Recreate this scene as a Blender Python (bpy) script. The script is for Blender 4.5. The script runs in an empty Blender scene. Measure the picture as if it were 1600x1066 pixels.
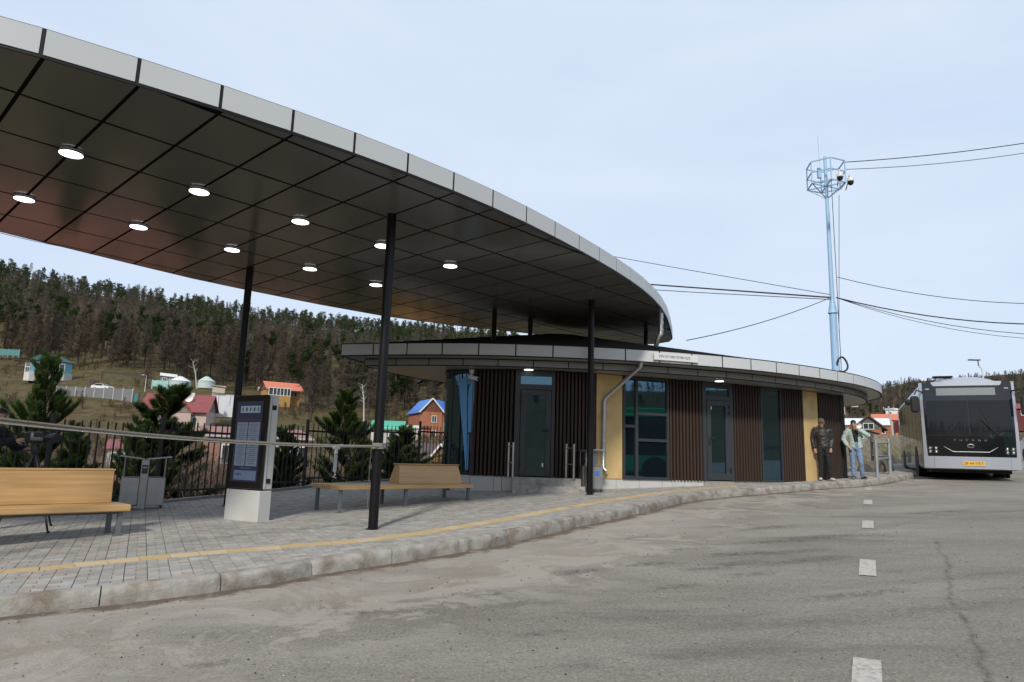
import bpy, bmesh, math, random
import numpy as np
from mathutils import Vector, Matrix, noise
from mathutils.geometry import tessellate_polygon
R = math.radians
rng = random.Random(7)
nrg = np.random.default_rng(7)
S = bpy.context.scene
COL = S.collection

# ------------------------------------------------------------------ camera
EYE = 1.48
PITCH, ROLL, FPX = R(9.75), R(1.68), 1066.7
_f = Vector((0, math.cos(PITCH), math.sin(PITCH)))
_u = Vector((0, -math.sin(PITCH), math.cos(PITCH)))
_x = Vector((1, 0, 0))
_c, _s = math.cos(ROLL), math.sin(ROLL)
CR, CU, CF = _c * _x + _s * _u, -_s * _x + _c * _u, _f
cam = bpy.data.cameras.new('camera'); cam.lens = 24.0; cam.sensor_width = 36.0
cam.clip_start = 0.1; cam.clip_end = 4000
camo = bpy.data.objects.new('camera', cam); COL.objects.link(camo)
camo.matrix_world = Matrix(((CR.x, CU.x, -CF.x, 0), (CR.y, CU.y, -CF.y, 0), (CR.z, CU.z, -CF.z, EYE), (0, 0, 0, 1)))
S.camera = camo

# ------------------------------------------------------------------ sky and sun
SUN_EL, SUN_AZ = R(37), R(191.5)          # sun stands behind the camera, a little to its left
w = bpy.data.worlds.new('World'); S.world = w; w.use_nodes = True
nt = w.node_tree; nt.nodes.clear()
out = nt.nodes.new('ShaderNodeOutputWorld')
sky = nt.nodes.new('ShaderNodeTexSky'); sky.sky_type = 'NISHITA'; sky.sun_disc = False
sky.sun_elevation = SUN_EL; sky.sun_rotation = SUN_AZ; sky.air_density = 1.0; sky.dust_density = 2.0
bg1 = nt.nodes.new('ShaderNodeBackground'); bg1.inputs['Strength'].default_value = 0.12
nt.links.new(sky.outputs[0], bg1.inputs['Color'])
# a thin veil of high cloud over the blue
tc = nt.nodes.new('ShaderNodeTexCoord')
mp = nt.nodes.new('ShaderNodeMapping'); mp.inputs['Scale'].default_value = (1.0, 1.0, 3.2); mp.inputs['Rotation'].default_value = (0.12, 0.1, 0.3)
nz = nt.nodes.new('ShaderNodeTexNoise'); nz.inputs['Scale'].default_value = 2.2; nz.inputs['Detail'].default_value = 6; nz.inputs['Roughness'].default_value = 0.55; nz.inputs['Distortion'].default_value = 0.35
nt.links.new(tc.outputs['Generated'], mp.inputs['Vector']); nt.links.new(mp.outputs[0], nz.inputs['Vector'])
rp = nt.nodes.new('ShaderNodeValToRGB')
rp.color_ramp.elements[0].position = 0.30; rp.color_ramp.elements[0].color = (0.645, 0.765, 0.955, 1)
rp.color_ramp.elements[1].position = 0.72; rp.color_ramp.elements[1].color = (0.745, 0.835, 0.97, 1)
nt.links.new(nz.outputs['Fac'], rp.inputs['Fac'])
bg2 = nt.nodes.new('ShaderNodeBackground'); bg2.inputs['Strength'].default_value = 1.06
nt.links.new(rp.outputs[0], bg2.inputs['Color'])
mx = nt.nodes.new('ShaderNodeMixShader'); mx.inputs[0].default_value = 0.88
nt.links.new(bg1.outputs[0], mx.inputs[1]); nt.links.new(bg2.outputs[0], mx.inputs[2])
nt.links.new(mx.outputs[0], out.inputs['Surface'])
sl = bpy.data.lights.new('sun', 'SUN'); sl.energy = 3.0; sl.angle = R(5); sl.color = (1.0, 0.92, 0.80)
slo = bpy.data.objects.new('sun', sl); COL.objects.link(slo)
_sd = Vector((math.sin(SUN_AZ) * math.cos(SUN_EL), math.cos(SUN_AZ) * math.cos(SUN_EL), math.sin(SUN_EL)))
slo.rotation_euler = _sd.to_track_quat('Z', 'Y').to_euler(); slo.location = (0, 0, 30)
S.view_settings.view_transform = 'Standard'; S.view_settings.look = 'None'
S.view_settings.exposure = 0.0; S.view_settings.gamma = 1.0; S.view_settings.use_curve_mapping = False
S.render.engine = 'CYCLES'
S.cycles.max_bounces = 8; S.cycles.diffuse_bounces = 3; S.cycles.glossy_bounces = 3; S.cycles.transparent_max_bounces = 8
S.cycles.use_denoising = True
S.cycles.sample_clamp_indirect = 6

# ------------------------------------------------------------------ survey helpers: photograph pixel -> place in the world
def ray(px, py):
    return CR * ((px - 800) / FPX) + CU * (-(py - 533) / FPX) + CF
def at(px, py, depth):
    v = ray(px, py) * depth; return Vector((v.x, v.y, v.z + EYE))
def onz(px, py, z):
    d = ray(px, py); return at(px, py, (z - EYE) / d.z)
GS = 0.0343
def gz(x, y, off=0.0): return GS * (x + y) + off
WALK = 0.15
def ong(px, py, off=0.0):
    d = ray(px, py); return at(px, py, (off - EYE) / (d.z - GS * (d.x + d.y)))

# ------------------------------------------------------------------ materials
MATS = {}
def mat(name, col, rough=0.7, metal=0.0, var=0.0, vscale=6.0, bump=0.0, bscale=60.0, spec=0.5, emit=None, estr=1.0,
        coat=0.0, col2=None, mask=(0.45, 0.6), mscale=3.0, stretch=None, rotz=0, ior=None, rvar=0.0, detail=5.0, trans=None):
    if name in MATS: return MATS[name]
    m = bpy.data.materials.new(name); m.use_nodes = True; n = m.node_tree; b = n.nodes['Principled BSDF']
    b.inputs['Base Color'].default_value = (*col, 1); b.inputs['Roughness'].default_value = rough
    b.inputs['Metallic'].default_value = metal; b.inputs['Specular IOR Level'].default_value = spec
    b.inputs['Coat Weight'].default_value = coat; b.inputs['Coat Roughness'].default_value = 0.08
    if ior: b.inputs['IOR'].default_value = ior
    if emit: b.inputs['Emission Color'].default_value = (*emit, 1); b.inputs['Emission Strength'].default_value = estr
    if trans: b.inputs['Transmission Weight'].default_value = trans
    if var or bump or col2 or rvar:
        tc = n.nodes.new('ShaderNodeTexCoord'); src = tc.outputs['Object']
        if rotz:
            m0 = n.nodes.new('ShaderNodeMapping'); m0.inputs['Rotation'].default_value = (0, 0, rotz); n.links.new(src, m0.inputs['Vector']); src = m0.outputs[0]
        if stretch:
            mp = n.nodes.new('ShaderNodeMapping'); mp.inputs['Scale'].default_value = stretch
            n.links.new(src, mp.inputs['Vector']); src = mp.outputs[0]
        def tex(scale, det=detail):
            t = n.nodes.new('ShaderNodeTexNoise'); t.inputs['Scale'].default_value = scale; t.inputs['Detail'].default_value = det
            t.inputs['Roughness'].default_value = 0.6
            n.links.new(src, t.inputs['Vector']); return t
        cur = None
        if col2:
            t = tex(mscale); r = n.nodes.new('ShaderNodeMapRange'); r.inputs['From Min'].default_value = mask[0]; r.inputs['From Max'].default_value = mask[1]
            n.links.new(t.outputs['Fac'], r.inputs['Value'])
            mixn = n.nodes.new('ShaderNodeMix'); mixn.data_type = 'RGBA'
            mixn.inputs['A'].default_value = (*col, 1); mixn.inputs['B'].default_value = (*col2, 1)
            n.links.new(r.outputs[0], mixn.inputs['Factor']); cur = mixn.outputs['Result']
        if var:
            t = tex(vscale); r = n.nodes.new('ShaderNodeMapRange')
            r.inputs['From Min'].default_value = 0.25; r.inputs['From Max'].default_value = 0.75
            r.inputs['To Min'].default_value = 1 - var; r.inputs['To Max'].default_value = 1 + var
            n.links.new(t.outputs['Fac'], r.inputs['Value'])
            v = n.nodes.new('ShaderNodeVectorMath'); v.operation = 'SCALE'
            if cur: n.links.new(cur, v.inputs[0])
            else: v.inputs[0].default_value = col
            n.links.new(r.outputs[0], v.inputs['Scale']); cur = v.outputs[0]
        if cur: n.links.new(cur, b.inputs['Base Color'])
        if rvar:
            t = tex(vscale * 0.7); r = n.nodes.new('ShaderNodeMapRange')
            r.inputs['To Min'].default_value = max(0, rough - rvar); r.inputs['To Max'].default_value = min(1, rough + rvar)
            n.links.new(t.outputs['Fac'], r.inputs['Value']); n.links.new(r.outputs[0], b.inputs['Roughness'])
        if bump:
            t = tex(bscale, 4); bp = n.nodes.new('ShaderNodeBump'); bp.inputs['Strength'].default_value = bump; bp.inputs['Distance'].default_value = 0.02
            n.links.new(t.outputs['Fac'], bp.inputs['Height']); n.links.new(bp.outputs[0], b.inputs['Normal'])
    MATS[name] = m; return m
def leaf(name, col, k=.45):
    """thin foliage: light also passes through it"""
    if name in MATS: return MATS[name]
    m = bpy.data.materials.new(name); m.use_nodes = True; n = m.node_tree; n.nodes.clear(); o = n.nodes.new('ShaderNodeOutputMaterial'); d = n.nodes.new('ShaderNodeBsdfDiffuse'); t = n.nodes.new('ShaderNodeBsdfTranslucent'); x = n.nodes.new('ShaderNodeMixShader')
    oi = n.nodes.new('ShaderNodeObjectInfo'); r = n.nodes.new('ShaderNodeMapRange'); r.inputs['To Min'].default_value = .78; r.inputs['To Max'].default_value = 1.25; n.links.new(oi.outputs['Random'], r.inputs['Value'])
    v = n.nodes.new('ShaderNodeVectorMath'); v.operation = 'SCALE'; v.inputs[0].default_value = col; n.links.new(r.outputs[0], v.inputs['Scale'])
    for q in (d, t): n.links.new(v.outputs[0], q.inputs['Color'])
    x.inputs[0].default_value = k; n.links.new(d.outputs[0], x.inputs[1]); n.links.new(t.outputs[0], x.inputs[2]); n.links.new(x.outputs[0], o.inputs['Surface']); MATS[name] = m; return m

# ------------------------------------------------------------------ mesh builder
class MB:
    def __init__(s): s.v = []; s.f = []; s.m = []; s.cur = 0
    def add(s, vs, fs):
        o = len(s.v); s.v += [tuple(p) for p in vs]; s.f += [tuple(i + o for i in f) for f in fs]; s.m += [s.cur] * len(fs); return s
    def mat(s, i): s.cur = i; return s
    def box(s, c, size, ax=None, bev=0.0):
        """box centred at c; ax = (x axis, y axis, z axis) unit vectors"""
        hx, hy, hz = size[0] / 2, size[1] / 2, size[2] / 2
        ax = ax or (Vector((1, 0, 0)), Vector((0, 1, 0)), Vector((0, 0, 1))); c = Vector(c)
        if bev <= 0:
            vs = [c + ax[0] * (sx * hx) + ax[1] * (sy * hy) + ax[2] * (sz * hz) for sz in (-1, 1) for sx, sy in ((-1, -1), (1, -1), (1, 1), (-1, 1))]
            return s.add(vs, [(0, 3, 2, 1), (4, 5, 6, 7), (0, 1, 5, 4), (1, 2, 6, 5), (2, 3, 7, 6), (3, 0, 4, 7)])
        b = min(bev, hx * .9, hy * .9, hz * .9); vs = []; idx = {}
        for sx in (-1, 1):
            for sy in (-1, 1):
                for sz in (-1, 1):
                    for k, (ex, ey, ez) in enumerate(((0, b, b), (b, 0, b), (b, b, 0))):
                        idx[(sx, sy, sz, k)] = len(vs)
                        vs.append(c + ax[0] * (sx * (hx - ex)) + ax[1] * (sy * (hy - ey)) + ax[2] * (sz * (hz - ez)))
        fs = []
        def face(ids, n):
            p = [vs[i] for i in ids]; nn = (p[1] - p[0]).cross(p[2] - p[0])
            fs.append(tuple(ids) if nn.dot(n) > 0 else tuple(reversed(ids)))
        for sg in (-1, 1):
            face([idx[(sg, a, d, 0)] for a, d in ((-1, -1), (1, -1), (1, 1), (-1, 1))], ax[0] * sg)
            face([idx[(a, sg, d, 1)] for a, d in ((-1, -1), (1, -1), (1, 1), (-1, 1))], ax[1] * sg)
            face([idx[(a, d, sg, 2)] for a, d in ((-1, -1), (1, -1), (1, 1), (-1, 1))], ax[2] * sg)
        for p in (-1, 1):
            for q in (-1, 1):
                face([idx[(-1, p, q, 1)], idx[(1, p, q, 1)], idx[(1, p, q, 2)], idx[(-1, p, q, 2)]], ax[1] * p + ax[2] * q)
                face([idx[(p, -1, q, 0)], idx[(p, 1, q, 0)], idx[(p, 1, q, 2)], idx[(p, -1, q, 2)]], ax[0] * p + ax[2] * q)
                face([idx[(p, q, -1, 0)], idx[(p, q, 1, 0)], idx[(p, q, 1, 1)], idx[(p, q, -1, 1)]], ax[0] * p + ax[1] * q)
                for t in (-1, 1):
                    face([idx[(p, q, t, 0)], idx[(p, q, t, 1)], idx[(p, q, t, 2)]], ax[0] * p + ax[1] * q + ax[2] * t)
        return s.add(vs, fs)
    def bar(s, a, b, wd, ht, bev=0.0, up=(0, 0, 1)):
        a, b = Vector(a), Vector(b); z = b - a; L = z.length; z.normalize(); up = Vector(up)
        if abs(z.dot(up)) > .98: up = Vector((0, 1, 0))
        x = z.cross(up).normalized(); y = x.cross(z)
        return s.box((a + b) / 2, (wd, ht, L), (x, y, z), bev)
    def tube(s, pts, r, n=8, cap=True, closed=False):
        pts = [Vector(p) for p in pts]; rs = r if isinstance(r, (list, tuple)) else [r] * len(pts)
        up = Vector((0, 0, 1)); d0 = (pts[1] - pts[0]).normalized()
        if abs(d0.dot(up)) > .9: up = Vector((1, 0, 0))
        x = d0.cross(up).normalized(); vs = []; fs = []; m = len(pts)
        for i, p in enumerate(pts):
            d = (pts[min(i + 1, m - 1)] - pts[max(i - 1, 0)]).normalized() if not closed else (pts[(i + 1) % m] - pts[i - 1]).normalized()
            x = (x - d * x.dot(d)).normalized(); y = d.cross(x)
            for k in range(n):
                t = 2 * math.pi * k / n; vs.append(p + (x * math.cos(t) + y * math.sin(t)) * rs[i])
        for i in range(m - 1 if not closed else m):
            j = (i + 1) % m
            for k in range(n): fs.append((i * n + k, i * n + (k + 1) % n, j * n + (k + 1) % n, j * n + k))
        if cap and not closed:
            fs.append(tuple(range(n - 1, -1, -1))); fs.append(tuple((m - 1) * n + k for k in range(n)))
        return s.add(vs, fs)
    def cyl(s, a, b, r, n=16, r2=None): return s.tube([a, b], [r, r if r2 is None else r2], n)
    def lathe(s, prof, c=(0, 0, 0), n=24, ax=None):
        ax = ax or (Vector((1, 0, 0)), Vector((0, 1, 0)), Vector((0, 0, 1))); c = Vector(c); vs = []; fs = []; m = len(prof)
        for r_, z in prof:
            for k in range(n):
                t = 2 * math.pi * k / n; vs.append(c + ax[0] * (r_ * math.cos(t)) + ax[1] * (r_ * math.sin(t)) + ax[2] * z)
        for i in range(m - 1):
            for k in range(n): fs.append((i * n + k, i * n + (k + 1) % n, (i + 1) * n + (k + 1) % n, (i + 1) * n + k))
        if prof[0][0] > 1e-6: fs.append(tuple(range(n - 1, -1, -1)))
        if prof[-1][0] > 1e-6: fs.append(tuple((m - 1) * n + k for k in range(n)))
        return s.add(vs, fs)
    def prism(s, poly, z0, z1):
        """poly: list of (x, y) counter-clockwise; z0/z1 numbers or functions of (x, y)"""
        n = len(poly); a = sum(poly[i][0] * poly[(i + 1) % n][1] - poly[(i + 1) % n][0] * poly[i][1] for i in range(n))
        if a < 0: poly = poly[::-1]
        g0 = z0 if callable(z0) else (lambda x, y: z0); g1 = z1 if callable(z1) else (lambda x, y: z1)
        vs = [(x, y, g0(x, y)) for x, y in poly] + [(x, y, g1(x, y)) for x, y in poly]
        fs = [(i, (i + 1) % n, n + (i + 1) % n, n + i) for i in range(n)]
        if n <= 4: fs += [tuple(range(n - 1, -1, -1)), tuple(range(n, 2 * n))]
        else:
            tr = tessellate_polygon([[Vector((x, y, 0)) for x, y in poly]])
            for t in tr:
                p = [poly[i] for i in t]; ar = (p[1][0] - p[0][0]) * (p[2][1] - p[0][1]) - (p[2][0] - p[0][0]) * (p[1][1] - p[0][1])
                t = tuple(t) if ar > 0 else tuple(reversed(t)); fs.append(tuple(n + i for i in t)); fs.append(tuple(reversed(t)))
        return s.add(vs, fs)
    def ball(s, c, r, n=10, m=7):
        r = r if isinstance(r, (tuple, list)) else (r, r, r); c = Vector(c); vs = [c + Vector((0, 0, -r[2]))]; fs = []
        for i in range(1, m):
            t = -math.pi / 2 + math.pi * i / m
            for k in range(n):
                p = 2 * math.pi * k / n; vs.append(c + Vector((r[0] * math.cos(t) * math.cos(p), r[1] * math.cos(t) * math.sin(p), r[2] * math.sin(t))))
        vs.append(c + Vector((0, 0, r[2]))); L = len(vs) - 1
        for k in range(n):
            fs.append((0, 1 + (k + 1) % n, 1 + k)); fs.append((L, L - n + k, L - n + (k + 1) % n))
            for i in range(m - 2): fs.append((1 + i * n + k, 1 + i * n + (k + 1) % n, 1 + (i + 1) * n + (k + 1) % n, 1 + (i + 1) * n + k))
        return s.add(vs, fs)
    def mesh(s, name, mats, smooth=None):
        me = bpy.data.meshes.new(name); me.from_pydata(s.v, [], s.f)
        for m in (mats if isinstance(mats, (list, tuple)) else [mats]): me.materials.append(m)
        if any(s.m): me.polygons.foreach_set('material_index', s.m)
        if smooth:
            me.polygons.foreach_set('use_smooth', [True] * len(me.polygons))
            me.set_sharp_from_angle(angle=R(smooth))
        me.update(); return me
    def build(s, name, mats, parent=None, smooth=None, world=True):
        return link(name, s.mesh(name, mats, smooth), parent, world)

def link(name, me, parent=None, world=True):
    o = bpy.data.objects.new(name, me); COL.objects.link(o)
    if parent is not None:
        o.parent = parent
        if world:                                   # geometry authored in world coordinates
            p = parent; off = Vector((0, 0, 0))
            while p is not None: off += p.location; p = p.parent
            o.location = -off
    return o
def tag(o, label=None, cat=None, group=None, kind=None):
    if label: o['label'] = label
    if cat: o['category'] = cat
    if group: o['group'] = group
    if kind: o['kind'] = kind
    return o
def thing(name, label, cat, loc=(0, 0, 0), rz=0.0, group=None):
    o = bpy.data.objects.new(name, None); COL.objects.link(o); o.location = loc; o.rotation_euler = (0, 0, rz)
    o.empty_display_size = 0.2
    return tag(o, label, cat, group)
def kids(o): return [c for c in COL.objects if c.parent == o]
KIDS = {}
def dup(root, loc, rz, label, group=None, scale=None):
    """a copy of a thing with copies of its parts and their sub-parts, sharing mesh data"""
    if root.name not in KIDS: KIDS[root.name] = [(c, kids(c)) for c in kids(root)]
    r = root.copy(); COL.objects.link(r); r.location = loc; r.rotation_euler = (0, 0, rz); r['label'] = label
    if scale: r.scale = scale if isinstance(scale, tuple) else (scale,) * 3
    if group: r['group'] = group
    for c, sub in KIDS[root.name]:
        d = c.copy(); COL.objects.link(d); d.parent = r
        for g in sub:
            e = g.copy(); COL.objects.link(e); e.parent = d
    return r
def clip_poly(poly, clip):
    """Sutherland-Hodgman, clip convex and counter-clockwise"""
    out = poly
    for i in range(len(clip)):
        ax, ay = clip[i]; bx, by = clip[(i + 1) % len(clip)]; inp = out; out = []
        if not inp: return []
        def side(p): return (bx - ax) * (p[1] - ay) - (by - ay) * (p[0] - ax)
        for j in range(len(inp)):
            p, q = inp[j - 1], inp[j]; sp, sq = side(p), side(q)
            if sq >= 0:
                if sp < 0: t = sp / (sp - sq); out.append((p[0] + t * (q[0] - p[0]), p[1] + t * (q[1] - p[1])))
                out.append(q)
            elif sp >= 0: t = sp / (sp - sq); out.append((p[0] + t * (q[0] - p[0]), p[1] + t * (q[1] - p[1])))
    return out
def area(p): return 0.5 * sum(p[i - 1][0] * p[i][1] - p[i][0] * p[i - 1][1] for i in range(len(p)))
def hull(pts):
    pts = sorted(set((round(x, 5), round(y, 5)) for x, y in pts))
    def half(ps):
        h = []
        for p in ps:
            while len(h) > 1 and (h[-1][0] - h[-2][0]) * (p[1] - h[-2][1]) - (h[-1][1] - h[-2][1]) * (p[0] - h[-2][0]) <= 0: h.pop()
            h.append(p)
        return h[:-1]
    return half(pts) + half(pts[::-1])
def inside(p, poly):
    x, y = p; c = False; n = len(poly)
    for i in range(n):
        x1, y1 = poly[i]; x2, y2 = poly[i - 1]
        if (y1 > y) != (y2 > y) and x < (x2 - x1) * (y - y1) / (y2 - y1) + x1: c = not c
    return c
def arclen(pts):
    L = [0.0]
    for i in range(1, len(pts)): L.append(L[-1] + math.dist(pts[i - 1], pts[i]))
    return L
def along(pts, L, s):
    s = min(max(s, 0), L[-1])
    for i in range(1, len(pts)):
        if s <= L[i] + 1e-9:
            t = (s - L[i - 1]) / max(L[i] - L[i - 1], 1e-9)
            return tuple(a + (b - a) * t for a, b in zip(pts[i - 1], pts[i]))
def spline(pts, k=8):
    """Catmull-Rom through the points"""
    o = []; P = [np.array(p, float) for p in pts]; n = len(P)
    for i in range(n - 1):
        p0, p1, p2, p3 = P[max(i - 1, 0)], P[i], P[i + 1], P[min(i + 2, n - 1)]
        for j in range(k):
            t = j / k
            o.append(tuple(0.5 * (2 * p1 + (p2 - p0) * t + (2 * p0 - 5 * p1 + 4 * p2 - p3) * t * t + (3 * p1 - p0 - 3 * p2 + p3) * t ** 3)))
    o.append(tuple(P[-1])); return o
def offset(pts, d):
    """offset an open polyline to its left by d"""
    o = []; n = len(pts)
    for i, p in enumerate(pts):
        a, b = pts[max(i - 1, 0)], pts[min(i + 1, n - 1)]; dx, dy = b[0] - a[0], b[1] - a[1]; l = math.hypot(dx, dy) or 1
        o.append((p[0] - dy / l * d, p[1] + dx / l * d))
    return o
# ================================================================== GROUND
def tag_structure(o): o['kind'] = 'structure'; return o
K = [(-10.5, 4.75), (-8.6, 4.62), (-7.0, 4.82), (-5.7, 5.22), (-4.8, 5.60)] + [tuple(ong(px, py)[:2]) for px, py in
     ((45, 961), (250, 938), (420, 914), (500, 898), (660, 873), (760, 856), (836, 840), (895, 826), (987, 806.5), (1070, 785.5), (1130, 777.5), (1200, 772), (1250, 767.3), (1300, 762.9), (1350, 759.2), (1395, 753))] + \
    [(13.0, 22.3), (13.75, 23.6), (13.9, 25.2), (13.3, 26.8), (12.0, 28.0)]
KERB = spline(K, 6); KL = arclen(KERB)
KIN = offset(KERB, 0.16)
FENCE = [(-10.9, 5.6), (-10.4, 7.4), (-9.4, 9.7), (-8.5, 11.3), (-7.77, 12.6), (-7.0, 14.05), (-6.25, 15.5), (-5.55, 17.0), (-4.85, 18.6), (-3.8, 20.0), (-2.75, 21.25), (-1.8, 22.5)]
FEN = spline(FENCE, 6); FENL = arclen(FEN)
WALKPOLY = list(KIN) + [(8, 29), (0, 25)] + FEN[::-1]
def fence_r(az):
    T = [(-180, 40), (-100, 38), (-70, 13), (-60, 12.4), (-44, 13.5), (-36.9, 14.2), (-31.7, 14.9), (-22, 16.8), (-14.6, 19.4), (-7.4, 21.6), (-4.5, 22.7), (8, 28.5), (20, 31), (25.5, 33), (28, 60), (40, 60), (60, 60), (180, 40)]
    return float(np.interp(az, [t[0] for t in T], [t[1] for t in T]))
def elz(px, py, r):
    d = ray(px, py); return EYE + r * d.z / math.hypot(d.x, d.y)
def sec(az): return 1 / math.cos(R(az)) if abs(az) < 46 else 1.0
def azpx(px): d = ray(px, 560); return math.degrees(math.atan2(d.x, d.y))
COLS = [
 (-180, [(60, -1.0), (150, 4), (300, 31), (480, 52), (700, 50)]), (-120, [(60, -1.5), (150, 6), (300, 33), (480, 56), (700, 50)]),
 (-75, [(25, -1.0), (60, -1), (150, 10), (300, 60), (480, 105), (700, 80)]),
 (azpx(-180), [(22, -.8), (45, -1.6), (90, elz(0, 700, 90)), (165, elz(0, 604, 165)), (210, elz(0, 562, 210)), (450, elz(0, 424, 450)), (700, 100)]),
 (azpx(0), [(22, -.8), (45, -1.6), (90, elz(0, 694, 90)), (165, elz(0, 594, 165)), (210, elz(0, 556, 210)), (450, elz(0, 428, 450)), (700, 95)]),
 (azpx(200), [(25, -.9), (50, -1.8), (107, elz(200, 690, 107)), (165, elz(200, 597, 165)), (215, elz(200, 560, 215)), (450, elz(200, 466, 450)), (700, 80)]),
 (azpx(400), [(26, -.8), (50, -1.6), (110, elz(400, 690, 110)), (165, elz(400, 626, 165)), (225, elz(400, 585, 225)), (450, elz(400, 499, 450)), (700, 70)]),
 (azpx(600), [(28, -.6), (50, -1.2), (105, elz(600, 702, 105)), (150, elz(600, 668, 150)), (225, elz(600, 604, 225)), (450, elz(600, 527, 450)), (620, elz(600, 514, 620)), (800, 80)]),
 (azpx(760), [(30, -.4), (50, -.5), (120, elz(760, 700, 120)), (150, elz(760, 680, 150)), (225, elz(760, 610, 225)), (450, elz(760, 545, 450)), (620, elz(760, 520, 620)), (800, 90)]),
 (azpx(1050), [(34, .9), (60, 1), (150, 2.5), (300, 12), (600, elz(1050, 650, 600)), (800, 45)]),
 (azpx(1330), [(38, 1.4), (60, elz(1330, 728, 60)), (90, elz(1330, 712, 90)), (150, elz(1330, 690, 150)), (300, elz(1330, 652, 300)), (600, elz(1330, 612, 600)), (800, 50)]),
 (azpx(1430), [(60, elz(1430, 724, 60)), (90, elz(1430, 706, 90)), (150, elz(1430, 688, 150)), (300, elz(1430, 642, 300)), (600, elz(1430, 596, 600)), (800, 60)]),
 (azpx(1600), [(60, elz(1600, 728, 60)), (90, elz(1600, 706, 90)), (150, elz(1600, 680, 150)), (300, elz(1600, 628, 300)), (600, elz(1600, 581, 600)), (800, 60)]),
 (60, [(60, 2.4), (150, 12), (300, 42), (600, 82), (800, 60)]), (110, [(60, 1.5), (150, 8), (300, 33), (600, 66), (800, 50)]),
 (180, [(60, -1.0), (150, 4), (300, 31), (480, 52), (700, 50)])]
COLS = [(a, [(r * sec(a), (EYE + (z - EYE) * sec(a)) if r > 80 else z) for r, z in pr]) for a, pr in COLS]
_az = [c[0] for c in COLS]
def terr_z(x, y):
    r = math.hypot(x, y); az = math.degrees(math.atan2(x, y)); fr = fence_r(az)
    pl = GS * (max(min(x, 30), -30) + max(min(y, 60), -40))
    if r <= fr: return pl - 0.25
    i = min(max(int(np.searchsorted(_az, az)) - 1, 0), len(COLS) - 2); t = (az - _az[i]) / (_az[i + 1] - _az[i]); t = t * t * (3 - 2 * t)
    def prof(c):
        rr = [fr] + [max(p[0], fr + 2 + k) for k, p in enumerate(c[1])]; zz = [GS * (x / r + y / r) * fr - .25] + [p[1] for p in c[1]]
        return float(np.interp(r, rr, zz))
    z = prof(COLS[i]) * (1 - t) + prof(COLS[i + 1]) * t
    k = min(1.0, max(0, (r - fr - 5) / 60))
    return z + k * (noise.noise(Vector((x / 34, y / 34, 0))) * (.35 + max(0, min(1, (r - 230) / 80)) * 1.2) + noise.noise(Vector((x / 11, y / 11, 3))) * 0.2)

def build_terrain():
    azs = list(np.arange(-180, -46, 4.0)) + list(np.arange(-46, 42, 0.8)) + list(np.arange(42, 180, 4.0))
    rs = [0.5, 3, 6, 9, 11, 12.5] + list(np.arange(13.5, 36, 1.0)) + [38, 41, 45, 50, 56, 62, 68, 75, 82, 90, 98, 107, 116, 126, 136, 147, 158, 170, 182, 195, 210, 225, 242, 260, 280, 300, 325, 350, 380, 410, 440, 470, 510, 560, 620, 700, 800, 1200, 2600]
    vs = []; fs = []; n = len(azs)
    for r in rs:
        for a in azs:
            x, y = r * math.sin(R(a)), r * math.cos(R(a)); z = terr_z(x * min(1, 800 / r), y * min(1, 800 / r)) if r > 1 else -.25
            if r > 1000: z = z * (0.7 if r < 2000 else 0.2)
            vs.append((x, y, z))
    for i in range(len(rs) - 1):
        for k in range(n): fs.append((i * n + k, i * n + (k + 1) % n, (i + 1) * n + (k + 1) % n, (i + 1) * n + k))
    fs.append(tuple(range(n - 1, -1, -1)))
    mb = MB(); mb.add(vs, fs); fsn = mb
    m = bpy.data.materials.new('dry_grass'); m.use_nodes = True; nn = m.node_tree; b = nn.nodes['Principled BSDF']; b.inputs['Roughness'].default_value = .95; b.inputs['Specular IOR Level'].default_value = .1
    tc = nn.nodes.new('ShaderNodeTexCoord')
    def N(sc, d=8, rgh=.62):
        t = nn.nodes.new('ShaderNodeTexNoise'); t.inputs['Scale'].default_value = sc; t.inputs['Detail'].default_value = d; t.inputs['Roughness'].default_value = rgh
        nn.links.new(tc.outputs['Object'], t.inputs['Vector']); return t.outputs['Fac']
    def ramp(f, st):
        r = nn.nodes.new('ShaderNodeValToRGB'); e = r.color_ramp.elements
        while len(e) < len(st): e.new(.5)
        for q, (p, c) in zip(e, st): q.position = p; q.color = (*c, 1)
        nn.links.new(f, r.inputs[0]); return r.outputs[0]
    c1 = ramp(N(.055), [(.36, (.062, .047, .028)), (.46, (.115, .092, .050)), (.55, (.078, .078, .034)), (.62, (.12, .085, .055)), (.70, (.145, .118, .070))])
    c2 = ramp(N(.9), [(.3, (.5, .45, .4)), (.7, (1.3, 1.25, 1.15))])
    mxn = nn.nodes.new('ShaderNodeMix'); mxn.data_type = 'RGBA'; mxn.blend_type = 'MULTIPLY'; mxn.inputs['Factor'].default_value = 1
    nn.links.new(c1, mxn.inputs['A']); nn.links.new(c2, mxn.inputs['B']); nn.links.new(mxn.outputs['Result'], b.inputs['Base Color'])
    o = mb.build('terrain', m, smooth=180); tag_structure(o); return o
build_terrain()

def dist_poly(P, poly):
    P = np.asarray(P); best = np.full(len(P), 1e9)
    for (ax, ay), (bx, by) in zip(poly[:-1], poly[1:]):
        d = np.array([bx - ax, by - ay]); l = d @ d + 1e-12; t = np.clip(((P - [ax, ay]) @ d) / l, 0, 1)
        best = np.minimum(best, np.hypot(*(P - ([ax, ay] + t[:, None] * d)).T))
    return best

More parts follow.
